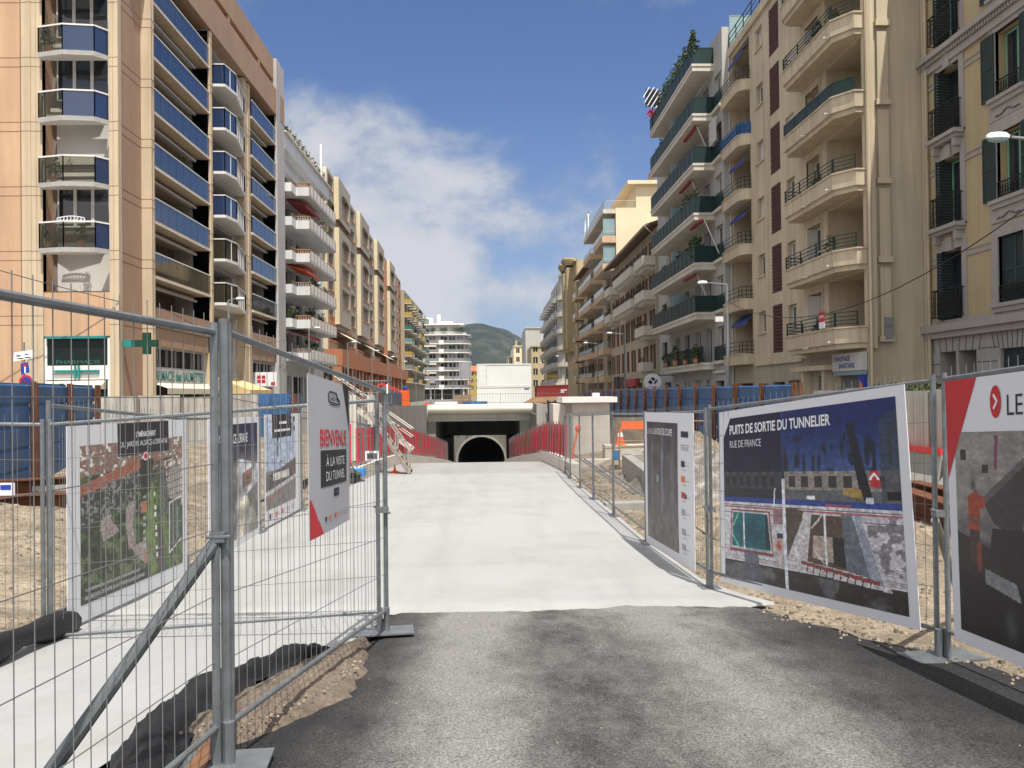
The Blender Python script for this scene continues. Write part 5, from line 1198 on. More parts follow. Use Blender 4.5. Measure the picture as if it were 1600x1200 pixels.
im.rect(.50,.56,.48,.56,(196,110,76)).rect(.53,.57,.12,.2,(186,120,96)); im.noise(.3,80,77); gy=im.a.mean(2,keepdims=True); im.a=np.clip((gy+(im.a-gy)*.72)*.98,0,1)
t,mp,tf=board('poster','white-framed aerial photo poster of a green city garden with a black title box','poster',(-3.625,7.66,-.27),(-3.79,11.12,-.50),(-3.625,7.66,1.46),(-3.79,11.12,1.42))
picture(t,mp,tf,im,.075,.945,.085,.895)
mb=MB(tf); urect(mb,mp,.33,.79,.815,1.0,.004); mb.build('title_box',M['darkp'],t)
mb=MB(tf); utext(mb,mp,"L'AMÉNAGEMENT",.475,.655,.915,.955,.0055,0,.02); utext(mb,mp,'DU JARDIN ALSACE-LORRAINE',.345,.775,.855,.895,.0055,0,-.004); mb.add([mp(.555+.022*math.cos(a),.80+.026*math.sin(a),.0056) for a in [2*PI*i/16 for i in range(16)]],[tuple(range(16))])
utext(mb,mp,"VUE AÉRIENNE DU JARDIN ALSACE-LORRAINE INTÉGRANT",.10,.50,.142,.166,.0045,0,0); utext(mb,mp,"LES ÉDICULES DE SORTIE DE LA STATION ALSACE-LORRAINE",.10,.54,.107,.131,.0045,0,0); mb.build('lettering',M['whitep'],t)
mb=MB(tf); mb.add([mp(.555+.015*math.cos(a),.80+.018*math.sin(a),.0066) for a in [2*PI*i/16 for i in range(16)]],[tuple(range(16))]); mb.build('arrow_disc',M['redp'],t)
# ---- station
im=Img(110,140,(110,104,100)); U,V=im.U,im.V
im.fill(np.clip((V-.62)*5,0,1),(34,38,70)).rect(0,1,.86,1,(24,28,62)); im.poly([(.5,.3),(1,.45),(1,.62),(.5,.7)],(176,178,184)); im.poly([(.55,.0),(.7,.35),(1,.1),(1,.0)],(150,146,142)); im.poly([(.55,.35),(.72,.35),(.62,.0),(.5,.0)],(206,196,178)); im.poly([(.6,.55),(.85,.6),(.85,.45),(.6,.42)],(130,92,80))
im.rect(.0,.24,.35,.66,(96,112,124)).poly([(0,.2),(.2,.4),(.2,.7),(0,.68)],(120,134,140)); im.poly([(.2,.55),(.36,.62),(.36,.4),(.2,.4)],(150,148,130)); im.line((.5,.0),(.5,.68),.012,(220,220,224)); im.line((.1,.33),(.3,.22),.006,(215,215,215)); im.line((.1,.33),(.1,.12),.006,(215,215,215)); im.noise(.5,10,5).noise(.2,50,6)
t,mp,tf=board('poster','white-framed poster of an underground station with a navy title band, behind the double post','poster',(-3.80,12.0,-.52),(-3.865,14.86,-.60),(-3.80,12.0,1.40),(-3.865,14.86,1.36))
picture(t,mp,tf,im,.04,.96,.06,.95)
mb=MB(tf); upoly(mb,mp,[(.04,.70),(.04,.951),(.13,.951)],.003); mb.build('corner_cut',M['board'],t)
mb=MB(tf); utext(mb,mp,'STATION ALSACE-LORRAINE',.11,.72,.80,.875,.0045,0,.01); mb.build('lettering',M['whitep'],t)
# ---- small tree poster
im=Img(90,120,(120,116,114)); U,V=im.U,im.V
im.fill((V>.42).astype(float),(176,190,212)); im.fill(((V>.48)*np.clip((vn(120,90,3,9,2)-.45)*6,0,1)*np.clip((fbm(120,90,20,8)-.35)*6,0,1)),(52,54,44)); im.poly([(0,.36),(1,.5),(1,.3),(0,.2)],(84,78,76)); im.rect(.2,.72,.3,.38,(206,204,196)); im.poly([(0,.2),(1,.3),(1,.26),(0,.15)],(190,190,186)); im.poly([(0,.12),(.5,.2),(.5,.14),(0,.07)],(150,90,84),.6); im.noise(.3,30,3)
t,mp,tf=board('poster','small white-framed poster of trees along a street with a charcoal title box','poster',(-3.86,15.2,-.55),(-3.915,18.3,-.62),(-3.86,15.2,1.38),(-3.915,18.3,1.34))
picture(t,mp,tf,im,.03,.83,.14,.97)
mb=MB(tf); urect(mb,mp,.18,.70,.78,1.0,.004); mb.build('title_box',M['darkp'],t)
mb=MB(tf); [urect(mb,mp,a,b,c,d,.0055) for a,b,c,d in ((.36,.44,.905,.93),(.45,.56,.905,.93),(.22,.30,.835,.858),(.31,.45,.835,.858),(.46,.52,.835,.858),(.53,.66,.835,.858))]; mb.build('lettering',M['whitep'],t)
mb=MB(tf); logos(mb,mp,[.1,.25,.4,.55,.7],.05,.1,.05); mb.build('logo_row',LM,t)
# ---- welcome banner
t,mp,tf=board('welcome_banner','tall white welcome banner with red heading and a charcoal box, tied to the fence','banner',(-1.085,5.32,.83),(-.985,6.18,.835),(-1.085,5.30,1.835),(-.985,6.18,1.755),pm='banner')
mb=MB(tf); upoly(mb,mp,[(.82,1.0),(1.0,1.0),(1.0,.66)],.002); mb.build('corner_triangle',M['darkp'],t)
mb=MB(tf); upoly(mb,mp,[(0,0),(.30,0),(.03,.24),(0,.24)],.002); mb.build('red_corner',M['redp'],t); mb=MB(tf); utext(mb,mp,'BIENVENUE',.215,.905,.56,.67,.003,0,.012); mb.build('lettering',M['redp'],t)
mb=MB(tf); urect(mb,mp,.22,.90,.30,.535,.002); mb.build('text_box',M['darkp'],t)
mb=MB(tf); utext(mb,mp,'À LA VISITE',.33,.82,.43,.505,.0035,0,-.008); utext(mb,mp,'DU TUNNEL',.33,.82,.335,.395,.0035,0,-.008); mb.build('lettering',M['whitep'],t)
mb=MB(tf); urect(mb,mp,.52,.66,.22,.275,.002,0); logos(mb,mp,[.32,.42,.55,.66,.8,.88],.075,.1,.03,.0025); mb.build('logo_row',LM,t)
mb=MB(tf); pts=[(.42,.90),(.46,.925),(.62,.925),(.66,.885),(.70,.88),(.71,.85),(.44,.855),(.42,.87)]
mb.tube([mp(u,v,.003) for u,v in pts+pts[:1]],.0035,4); utext(mb,mp,'ouest-est',.45,.68,.866,.898,.003,0,.0); utext(mb,mp,'tramway',.47,.63,.83,.845,.003,0,.02); mb.build('logo',M['iron'],t)
mb=MB(tf); urect(mb,mp,.55,.9,.248,.25,.003); mb.build('logo_bar',M['greyp'],t)
# ---- cutter wheel
im=Img(90,170,(74,70,72)); U,V=im.U,im.V
im.fill(np.clip((V-.75)*4,0,1),(48,46,58)).fill(np.clip(1-V*2,0,1),(120,112,108),.6)
for c,w_,a in ((.2,.018,.6),(.55,.03,.7),(.53,.008,.8),(.85,.05,.3)): im.fill(np.exp(-((U-c-.03*(V-.5))/w_)**2)*np.clip(1-abs(V-.6)*2.4,0,1),(140,168,210),a)
im.rect(.37,.42,.50,.56,(170,190,220),.7); im.noise(.35,14,8).noise(.15,60,4)
t,mp,tf=board('poster','tall poster of a dark tunnel boring cutter wheel with a column of small logos','poster',(2.27,12.92,-.50),(2.315,10.02,-.36),(2.27,12.92,1.40),(2.315,10.02,1.45))
picture(t,mp,tf,im,.06,.74,.06,.93)
mb=MB(tf); utext(mb,mp,'LEVÉE DE',.07,.25,.84,.888,.0045,0,-.012); utext(mb,mp,'LA ROUE DE COUPE',.26,.64,.84,.888,.0045,0,.012); mb.build('lettering',M['whitep'],t)
mb=MB(tf)
for i,(v,m) in enumerate(((.84,0),(.755,3),(.645,0),(.545,1),(.44,2),(.33,3),(.2,3),(.1,3))):
    urect(mb,mp,.80,.92 if i<2 else .86,v,v+(.04 if i!=1 else .006),.003,m)
    if i>1: urect(mb,mp,.87,.93,v+.01,v+.014,.003,3); urect(mb,mp,.81,.88,v-.02,v-.016,.003,3)
    if i==4: urect(mb,mp,.865,.885,v,v+.03,.0035,0)
    if i==1: urect(mb,mp,.79,.93,v+.03,v+.036,.003,3); utext(mb,mp,'ouest-est',.80,.92,v+.01,v+.026,.003,3)
mb.build('logo_column',LM,t)
# ---- wide shaft poster
im=Img(270,200,(40,40,48)); U,V=im.U,im.V; W=.42
def photo(x0,x1,dark):
    X=(U-x0)/(x1-x0); m=((U>x0)&(U<x1)).astype(float)
    f=lambda a,b,c,d:((X>a)&(X<b)&(V>c)&(V<d)).astype(float)
    im.fill(m*(V>.52),(30,34,58) if dark else (58,84,132)); im.fill(m*np.clip((V-.66)*4,0,1),(14,20,52) if dark else (18,34,92))
    nz=np.clip((vn(200,270,14,60,3 if dark else 9)-.6)*10,0,1); im.fill(m*nz*(V>.58)*(V<.85),(20,22,32),.8); im.fill(f(.0,1,.56,.66),(60,60,66) if dark else (140,132,124)); 
    for k in range(7): im.fill(f(.04+.13*k,.11+.13*k,.575,.635),(38,38,44) if dark else (52,50,50)); im.fill(f(.05+.13*k,.09+.13*k,.645,.66),(96,94,92),.7)
    im.fill(f(0,1,.50,.56),(44,44,50) if dark else (96,98,102)); im.fill(f(0,1,.475,.505),(40,68,140)); im.fill(f(0,1,.10,.475),(206,202,204)); im.fill(f(0,1,.44,.452),(150,60,62),.7); im.fill(f(0,1,.455,.462),(90,86,88)); im.fill(f(0,1,.405,.41),(120,114,116))
    for k in range(9): im.fill(f(0,1,.12+.011*k,.124+.011*k),(150,120,126) if k%2 else (120,118,124),.6)
    im.fill(f(0,1,.0,.11),(52,46,44)); im.fill(m*np.clip((fbm(200,270,9,8)-.5)*8,0,1)*(V<.1),(128,130,136),.6)
photo(0,.415,True); photo(.435,1,False)
sx=lambda x:x*.415
im.poly([(sx(.10),.17),(sx(.84),.17),(sx(.80),.43),(sx(.14),.43)],(150,70,72)); im.poly([(sx(.12),.185),(sx(.82),.185),(sx(.78),.42),(sx(.16),.42)],(196,196,196)); im.poly([(sx(.14),.20),(sx(.80),.20),(sx(.76),.41),(sx(.17),.41)],(24,104,112))
im.fill(np.exp(-(((U-sx(.5))/.09)**2+((V-.29)/.09)**2)),(14,70,84)); im.poly([(sx(.72),.21),(sx(.80),.21),(sx(.76),.41),(sx(.72),.41)],(40,36,40)); im.line((sx(.36),.2),(sx(.36),.41),.008,(206,214,216)); im.line((sx(.17),.33),(sx(.26),.4),.006,(120,190,170)); im.line((sx(.15),.27),(sx(.26),.2),.006,(120,190,170))
im.poly([(sx(.34),.0),(sx(.62),.0),(sx(.6),.17),(sx(.36),.17)],(86,88,106),.8); im.fill(np.exp(-(((U-sx(.93))/.018)**2+((V-.24)/.03)**2)),(170,70,40)); im.rect(sx(.86),sx(1),.36,.44,(110,60,60),.6); im.rect(sx(.9),sx(.99),.28,.31,(60,58,60)); im.line((sx(.87),.46),(sx(.89),.56),.005,(230,230,230))
rx=lambda x:.435+.565*x
im.poly([(rx(.0),.18),(rx(.2),.44),(rx(.1),.46),(rx(0),.46)],(88,76,64)); im.poly([(rx(.08),.12),(rx(.9),.09),(rx(.66),.44),(rx(.18),.44)],(198,192,192)); im.poly([(rx(.2),.175),(rx(.62),.155),(rx(.55),.43),(rx(.26),.43)],(86,70,58)); im.poly([(rx(.25),.2),(rx(.44),.19),(rx(.44),.32),(rx(.27),.32)],(176,160,146)); im.poly([(rx(.45),.18),(rx(.55),.17),(rx(.54),.32),(rx(.45),.32)],(36,32,34))
im.poly([(rx(.55),.16),(rx(.74),.14),(rx(.62),.44),(rx(.53),.44)],(104,108,118)); im.poly([(rx(.74),.13),(rx(.84),.11),(rx(.68),.44),(rx(.63),.44)],(150,158,172)); im.line((rx(.38),.17),(rx(.38),.43),.008,(222,222,226)); im.line((rx(.26),.36),(rx(.36),.43),.006,(200,196,196)); im.line((rx(.27),.24),(rx(.36),.18),.006,(200,196,196)); im.line((rx(.15),.165),(rx(.8),.125),.01,(140,66,62)); 
for k in range(10): im.line((rx(.2+.06*k),.155-.004*k),(rx(.19+.06*k),.12-.003*k),.004,(70,60,58))
m=np.clip((fbm(200,270,26,44,3)-.5)*10,0,1)*((U>rx(.74))&(V>.12)&(V<.44)&(U>rx(.92)-(V-.1)*.5)); im.fill(m,(96,92,96),.7)
im.poly([(rx(.60),.9),(rx(.66),.9),(rx(.80),.5),(rx(.70),.52)],(24,26,36)); im.poly([(rx(.78),.66),(rx(.84),.66),(rx(.86),.58),(rx(.78),.58)],(190,44,52)); im.line((rx(.78),.62),(rx(.81),.645),.006,(240,240,240)); im.line((rx(.81),.645),(rx(.84),.62),.006,(240,240,240)); im.poly([(rx(.55),.54),(rx(.72),.52),(rx(.7),.57),(rx(.57),.575)],(190,150,70),.8)
im.poly([(rx(.86),.9),(rx(1),.95),(rx(1),.56),(rx(.86),.5)],(60,66,74),.7); im.rect(rx(.9),1,.52,.56,(22,20,24)); im.rect(rx(.22),rx(.3),.51,.53,(230,232,236)); im.rect(rx(.4),rx(.62),.475,.49,(200,90,90),.7); im.rect(rx(.74),rx(.8),.50,.53,(210,216,224))
im.rect(.415,.435,0,.62,(224,226,232)); im.fill(((U>.415)&(U<.435)).astype(float)*np.clip((V-.6)*4,0,1),(30,54,120)); im.noise(.22,60,2).noise(.2,110,12)
t,mp,tf=board('poster','wide poster with two aerial photos of the tunnel exit shaft under a navy heading','poster',(2.43,9.33,-.32),(3.095,6.33,-.05),(2.43,9.33,1.47),(3.065,6.46,1.735))
picture(t,mp,tf,im,.035,.965,.045,.955,mask=None)
mb=MB(tf); upoly(mb,mp,[(.03,.83),(.03,.96),(.09,.96)],.003); mb.build('corner_cut',M['board'],t)
mb=MB(tf); utext(mb,mp,'PUITS DE SORTIE DU TUNNELIER',.085,.685,.86,.915,.0045,0,.028); mb.build('lettering',M['whitep'],t); mb=MB(tf); utext(mb,mp,'RUE DE FRANCE',.085,.30,.785,.825,.0045,0,-.004); mb.build('lettering',M['whitep'],t)
# ---- dark poster with the red corner
im=Img(330,170,(56,54,56)); KS=.40
_p,_r=im.poly,im.rect
im.poly=lambda pts,c,a=1:_p([(u*KS if u<.999 else 1,v) for u,v in pts],c,a); im.rect=lambda a,b,c,d,k,m=1:_r(a*KS,b*KS,c,d,k,m); U,V=im.U,im.V
im.fill(np.clip((V-.35)*3,0,1),(128,126,122)); im.fill(np.clip((fbm(170,330,10,3)-.45)*3,0,1)*(V>.45),(160,158,152),.6); im.poly([(.0,.5),(.5,.42),(1,.5),(1,.0),(0,0)],(42,38,38)); im.poly([(0,.0),(1,.0),(1,.25),(0,.3)],(22,20,20),.9)
im.rect(.06,.13,.86,.91,(50,48,48)).rect(.3,.37,.8,.84,(50,48,48)); im.poly([(.44,.98),(.48,.98),(.46,.82),(.43,.82)],(120,60,84)); im.poly([(.30,.66),(.72,.86),(.78,.7),(.66,.50),(.42,.56)],(58,56,56)); im.poly([(.30,.68),(.72,.88),(.72,.84),(.30,.64)],(88,84,84)); im.poly([(.40,.54),(1.0,.58),(1,.32),(.34,.38)],(36,34,34)); im.poly([(.3,.34),(.62,.30),(.66,.22),(.3,.27)],(128,128,130)); im.poly([(.8,.9),(1,.98),(1,.6),(.86,.6)],(44,42,44))
im.poly([(.14,.68),(.24,.72),(.27,.6),(.25,.5),(.14,.52)],(150,62,38)); im.poly([(.24,.70),(.33,.68),(.32,.63),(.24,.62)],(150,62,38)); im.rect(.14,.26,.555,.57,(90,80,70)); im.poly([(.14,.52),(.26,.52),(.26,.34),(.15,.36)],(66,50,46)); im.poly([(.22,.46),(.27,.46),(.27,.32),(.22,.32)],(120,58,42)); im.fill(np.exp(-(((U-.08)/.012)**2+((V-.74)/.03)**2)*1.2),(60,52,50))
im.fill(np.exp(-(((U-.22)/.024)**2+((V-.1)/.07)**2)),(70,70,70)); im.noise(.16,40,7).noise(.14,80,9)
t,mp,tf=board('poster','dark work-site photo poster with a red corner and a worker in orange','poster',(3.02,5.72,.06),(2.98,2.9,.25),(3.02,5.78,1.745),(2.98,2.9,1.90))
picture(t,mp,tf,im,.035,.97,.05,.80)
mb=MB(tf); upoly(mb,mp,[(0,.62),(0,1),(.135,1)],.0035); mb.build('red_corner',M['redp'],t); mb=MB(tf); mb.add([mp(.208+.021*math.cos(a),.905+.058*math.sin(a),.003) for a in [2*PI*i/24 for i in range(24)]],[tuple(range(24))]); mb.build('arrow_disc',M['redp'],t)
mb=MB(tf); utext(mb,mp,'LE',.25,.305,.855,.925,.003,0,-.004); mb.build('lettering',M['darkp'],t)
mb=MB(tf); mb.bar(mp(.202,.93,.005),mp(.215,.905,.005),.004,.014); mb.bar(mp(.215,.905,.005),mp(.202,.88,.005),.004,.014); mb.build('arrow',M['whitep'],t)
# ================================================================ hoardings and site furniture
def blue_hoarding(name,label,P,zb,zt,step,skip_last=False):
    t=thing('hoarding',label,'hoarding',(P[0][0],P[0][1],0)); O=Vector((P[0][0],P[0][1],0)); tf=Matrix.Translation(-O)
    a,b=Vector(P[0]),Vector(P[1]); L_=(b-a).length; n=max(1,round(L_/step)); d=(b-a)/L_; nn=Vector((d.y,-d.x))
    if nn.dot(Vector((0,0))-a)<0: nn=-nn
    for i in range(n+1):
        p=a+d*L_*i/n; z0,z1=(zb(i/n) if callable(zb) else zb),(zt(i/n) if callable(zt) else zt); tl=rnd.uniform(-.02,.02)
        mb=MB(tf); w=.11
        for s in (-1,1): q=p+d*0+nn*(.09*s); mb.bar((q.x,q.y,z0-.4),(q.x+tl,q.y,z1+.04),w,.02); 
        mb.bar((p.x,p.y,z0-.4),(p.x+tl,p.y,z1+.1),.016,.17) if False else None
        q=p+nn*.1; mb.bar((q.x-d.x*.07,q.y-d.y*.07,z0-.4),(q.x-d.x*.07+tl,q.y-d.y*.07,z1+.03),.03,.03); mb.bar((q.x,q.y,z0-.4),(q.x+tl,q.y,z1+rnd.uniform(.0,.06)),.15,.05)
        mb.build('post',M['rust'],t)
        if i<n:
            q=a+d*L_*(i+1)/n; mb=MB(tf); k=5; A=p+d*.05; Bq=q-d*.05; dz=rnd.uniform(-.03,.03); jj=rnd.uniform(-.015,.015)
            prof=[]
            for j in range(k):
                h0=z0+(z1-z0)*j/k; h1=z0+(z1-z0)*(j+1)/k
                prof+= [(h0,.0),(h0+.03,.035),(h1-.06,.035),(h1-.03,.0)]
            prof.append((z1+dz,.0)); prof.append((z1+dz,-.07))
            pts=[(A.x+nn.x*(o+jj),A.y+nn.y*(o+jj),z) for z,o in prof]+[(Bq.x+nn.x*(o-jj),Bq.y+nn.y*(o-jj),z) for z,o in prof]; m=len(prof)
            mb.add(pts,[(j,m+j,m+j+1,j+1) for j in range(m-1)]); mb.build('panel',M['blueh'],t)
    return t
blue_hoarding('hoarding','long blue steel hoarding on rusty posts below the sand and green-balcony buildings',((8.5,24.2),(8.3,76)),-.6,1.88,2.95)
blue_hoarding('hoarding','short blue steel hoarding standing behind the rusty beams on the dirt',((-8.9,15.6),(-10.9,24.6)),-.15,2.02,3.0)
blue_hoarding('hoarding','blue steel hoarding beyond the pale corrugated fence, beside the stair tower',((-10.9,41.3),(-8.2,37.5)),-.2,1.75,1.6)
blue_hoarding('hoarding','far blue hoarding at the foot of the yellow and green balconies',((-9.5,100),(-9.5,78)),0,1.9,4)
def corr_hoarding(label,P,zb,zt,n,posts=True):
    t=thing('corrugated_fence',label,'hoarding',(P[0][0],P[0][1],0)); tf=Matrix.Translation((-P[0][0],-P[0][1],0)); a,b=Vector(P[0]),Vector(P[1]); L_=(b-a).length; d=(b-a)/L_; nn=Vector((d.y,-d.x))
    if nn.dot(-a)<0: nn=-nn
    for i in range(n):
        p,q=a+d*L_*i/n+d*.04,a+d*L_*(i+1)/n-d*.04; l=(q-p).length; k=int(l/.09); mb=MB(tf); dz=rnd.uniform(-.05,.05); pts=[]
        for j in range(k+1):
            w=p+d*l*j/k+nn*(.022*(1 if j%4 in(1,2) else 0)); pts+=[(w.x,w.y,zb),(w.x,w.y,zt+dz)]
        mb.add(pts,[(2*j,2*j+2,2*j+3,2*j+1) for j in range(k)]); mb.build('sheet',M['corr'],t)
        if posts: w=a+d*L_*i/n+nn*.08; MB(tf).bar((w.x,w.y,zb-.4),(w.x,w.y,zt-.05),.09,.07).build('post',M['corrd'],t)
    return t
corr_hoarding('pale corrugated steel fence below the pharmacy signs, beside the blue hoarding',((-15.2,30),(-9.6,37.0)),-.3,1.72,5)
corr_hoarding('pale corrugated steel fence standing on concrete barriers below the green hedge',((8.7,10.5),(8.7,23.6)),.55,1.68,6)
# concrete barriers under it
jb=thing('concrete_barrier','sloped concrete barrier with a red stripe under the corrugated fence','barrier',(8.55,10.2,-.55),0,'concrete barriers under the corrugated fence')
MB().prism([(-.5,0),(.3,0),(.3,3.0),(-.5,3.0)],0,.22).build('base',M['conc'],jb)
mb=MB(); mb.add([(-.42,0,.22),(.2,0,.22),(.2,0,1.0),(-.08,0,1.0),(-.16,0,.6),(-.42,3,.22),(.2,3,.22),(.2,3,1.0),(-.08,3,1.0),(-.16,3,.6)],[(0,1,2,3,4),(9,8,7,6,5),(0,5,6,1),(1,6,7,2),(2,7,8,3),(3,8,9,4),(4,9,5,0)]); mb.build('wall',M['conc'],jb)
MB().box(-.10,-.085,.02,2.98,1.0,1.12).box(-.085,.1,.02,2.98,1.0,1.1).build('stripe',M['red'],jb)
for i in range(1,5): dup(jb,(8.55+rnd.uniform(-.03,.03),10.2+3.08*i,-.55))
# hedge behind
mb=MB()
for i in range(70):
    y=17+11*i/70; mb.leaves((0,y-23,rnd.uniform(.35,.6)),(.55,.3,.42),110,.06,[0,0,1])
tag(mb.build('hedge',[M['leaf'],M['leaf2']],loc=(12.2,23,.95)),'clipped dark green hedge above the corrugated fence at the foot of the ochre house','hedge')
tag(MB().box(-.6,.6,-6.2,5.2,-1.2,-.05).build('planter_wall',M['stone1'],loc=(12.2,23,1.2)),'low stone planter under the clipped hedge','planter')
# rusty beams
def ibeam(label,p,q,h=.3,w=.28,grp=None):
    p,q=Vector(p),Vector(q); m=MB(Matrix.Translation(-p)); u=Vector((0,0,1))
    m.bar(p,q,.02,h); m.bar(p+u*h/2,q+u*h/2,w,.025); m.bar(p-u*h/2,q-u*h/2,w,.025)
    return tag(m.build('steel_beam',M['rust'],loc=p),label,'steel beam',grp)
ibeam('rusty steel beam lying in front of the short blue hoarding, the upper one',(-12.5,13.6,.12),(-6.6,17.6,.06))
ibeam('rusty steel beam lying on the dirt in front of the upper beam',(-11.8,12.6,-.1),(-5.9,16.8,-.12),.34,.3)
ibeam('rusty steel beam lying on the dirt in front of the concrete barriers',(7.3,16,-.22),(6.6,10.8,-.2),.36,.3)
ibeam('second rusty steel beam lying against the concrete barriers',(7.7,16,-.16),(7.3,10.5,-.1),.34,.3)
tag(MB().prism([(-3.2,-.25),(2.6,1.4),(2.5,1.8),(-3.3,.15)],0,.1).build('board_walk',M['conc'],loc=(-8.8,15.6,-.0)),'grey planks lying at the foot of the short blue hoarding','planks')
t=thing('arrow_sign','small white arrow sign on the mesh fence in front of the blue hoarding','sign',(-3.97,7.22,.98))
MB().box(-.62,.14,-.012,.0,-.055,.045).build('plate',M['whitep'],t); mb=MB(); text_in(mb,'s. lans',-.55,.01,-.035,.02,0,.01,-.014); mb.build('lettering',M['darkp'],t); MB().box(.03,.115,-.015,-.0125,-.01,.03).build('flag_mark',M['bluep'],t)
# black pipe, membrane, plank
mb=MB(); pts=[(-3.62+.05*math.sin(y*2.1),y,zp(y)+.10+.03*math.sin(y*3)) for y in [7.75-.25*i for i in range(22)]]; mb.tube(pts,[.10+.025*math.sin(i*1.3) for i in range(22)],10)
tag(mb.build('membrane_roll',M['black'],smooth=True),'roll of black membrane lying along the edge of the white path','membrane')
mb=MB(); n=110; m=14
for i in range(n+1):
    y=6.75-4.3*i/n; base=interp([(2.4,-1.62),(3.6,-1.62),(4.3,-1.80),(5.0,-1.88),(5.6,-1.82),(6.2,-1.56),(6.75,-1.28)],y)
    wdt=.08+.24*sst(6.9-y,0,1.4)
    for j in range(m):
        s=j/(m-1); x=base+wdt*s+.035*mn.noise((y*3.2,s*2,1)); z=zp(y)+.02+(.10*math.sin(PI*min(1,s*1.25))**.7)*(1+.5*mn.noise((y*2.3,0,3)))*sst(6.9-y,0,.6)+.035*mn.noise((y*4.5,s*3,5))*sst(6.9-y,0,.5)+.03*abs(mn.noise((y*7,s*6,2)))+.022*mn.noise((y*16,s*9,7))
        mb.v.append((x,y,z))
for i in range(n):
    for j in range(m-1): mb.f.append((i*m+j,(i+1)*m+j,(i+1)*m+j+1,i*m+j+1)); mb.m.append(0)
tag(mb.build('membrane_sheet',M['black'],smooth=True),'crumpled black membrane draped along the edge of the white path by the soil','membrane')
tag(MB().bar((0,0,0),(.16,-1.75,.10),.08,.02).build('timber_board',M['plank'],loc=(-1.42,4.95,-.02)),'orange-brown timber board leaning along the bottom rail of the close fence','timber')
# ---------------------------------------------------------------- right side works
blk=thing('concrete_shaft','tall white concrete block with a projecting pale cap beside the ramp','concrete block',(4.3,38.6,-1.3))
mb=MB(); mb.box(-.95,.95,0,3,0,2.55); mb.box(-1.5,-.95,.5,3,0,2.5); mb.build('body',M['concl'],blk)
MB().box(-1.15,1.25,-.25,3.2,2.56,2.8).box(.2,.5,-.1,.2,2.8,2.98).build('cap_slab',M['white'],blk)
mb=MB(); mb.add([(-1.02,-.03,.0),(-.62,-.03,.0),(-.72,-.03,2.5),(-.95,-.03,2.5)],[(0,1,2,3)]); mb.add([(-1.02,.45,.0),(-1.02,-.03,.0),(-.95,-.03,2.5),(-.95,.45,2.5)],[(0,1,2,3)]); mb.build('raked_strut',M['conc'],blk)
tag(MB().box(-.7,.7,0,.4,-1.5,1.35).build('retaining_wall',M['conc'],loc=(3.0,43.5,-.2)),'plain grey concrete pier beside the white block, behind the barriers','wall')
mb=MB(); 
for i in range(9):
    for j in range(11):
        u=i/8-.5; z=-2.1*j/10; mb.v.append((.62*u*(1+.15*math.sin(z*2)),-.1-.06*math.sin(i*2.2+z)-.05*abs(z)*.3,z+.05*math.cos(i)))
for i in range(8):
    for j in range(10): mb.f.append((i*11+j,i*11+j+1,(i+1)*11+j+1,(i+1)*11+j)); mb.m.append(0)
tag(mb.build('tarpaulin',M['tarpg'],loc=(3.1,43.35,1.3),smooth=True),'dark tarpaulin hanging over the grey concrete pier','tarpaulin')
mb=MB()
for i in range(6): mb.bar((-1.2+.1*i,.12*i,.05*i),(.9+.15*i,.1*i+.1,.02+.05*i),.12,.05)
tag(mb.build('timber_stack',M['wood'],loc=(2.9,44.5,1.22)),'loose timbers lying on top of the concrete pier by the tarpaulin','timber')
tag(MB().prism([(0,0),(1.6,-.3),(1.7,.6),(.1,.9)],lambda p:.45-.25*p[0],lambda p:.5-.25*p[0]).build('tarpaulin',M['tarpb'],loc=(3.4,60,.95)),'bright blue tarpaulin sloping on the wall top below the red container','tarpaulin')
tag(MB().tube([(0,0,0),(.0,-.02,-3)],.05,6).build('hose',M['rust'],loc=(3.75,60,.98)),'rust-brown hose hanging down the grey concrete wall','hose')
wallseg('low_wall','low grey concrete wall holding back the rubble beside the mesh fence',[(3.62,17.5),(4.25,28.5)],-1.6,-.32,-.3,M['conc'])
wallseg('low_wall','low grey concrete wall across the dig behind the orange cone',[(4.25,28.5),(6.6,29.2)],-1.6,-.32,-.3,M['conc'])
wallseg('low_wall','pale concrete ledge under the white concrete block',[(2.9,32.5),(5.3,32.5)],-1.6,-.78,.5,M['concl'])
wallseg('low_wall','sandstone coloured wall below the long blue hoarding behind the cone',[(5.2,39.5),(8.0,39.0)],-1.4,.55,.4,M['dirt'])
tag(MB().box(-.6,.6,-.25,.25,0,.22).build('concrete_beam',M['conc'],loc=(3.0,18.6,-.84)),'short concrete beam lying on the dirt inside the mesh fence','concrete beam')
def mound(label,x,y,z,rx,ry,h,mt,seed):
    m_=MB(); n=26
    for j in range(n+1):
        for i in range(n+1):
            u,v=i/n*2-1,j/n*2-1; r=math.hypot(u,v); k=max(0,1-r**2)
            m_.v.append((u*rx,v*ry,h*k**.8+k*.28*mn.noise((u*4+seed,v*4,0))+k*.16*mn.noise((u*11+seed,v*11,2))-.05))
    for j in range(n):
        for i in range(n): m_.f.append((j*(n+1)+i,j*(n+1)+i+1,(j+1)*(n+1)+i+1,(j+1)*(n+1)+i)); m_.m.append(0)
    return tag(m_.build('rubble_mound',M[mt],loc=(x,y,z)),label,'rubble mound')
mound('pale rubble mound behind the low grey wall',5.6,23,-.9,1.9,4.2,1.15,'rubble',1)
mound('sandy rubble mound below the long blue hoarding',6.9,31,-.9,1.5,5,1.2,'dirt',4)
mound('brown soil mound beside the double post of the wide poster',5.0,13.5,-.5,1.6,2.2,.5,'dirt',8)
mound('sandy heap between the pale corrugated fence and the small tree poster',-7.4,24,-.6,2.2,4,.55,'dirt',12)
cone=thing('traffic_cone','orange traffic cone with a white band on the rubble ledge','traffic cone',(5.05,34.2,-.33))
mb=MB(); n=14
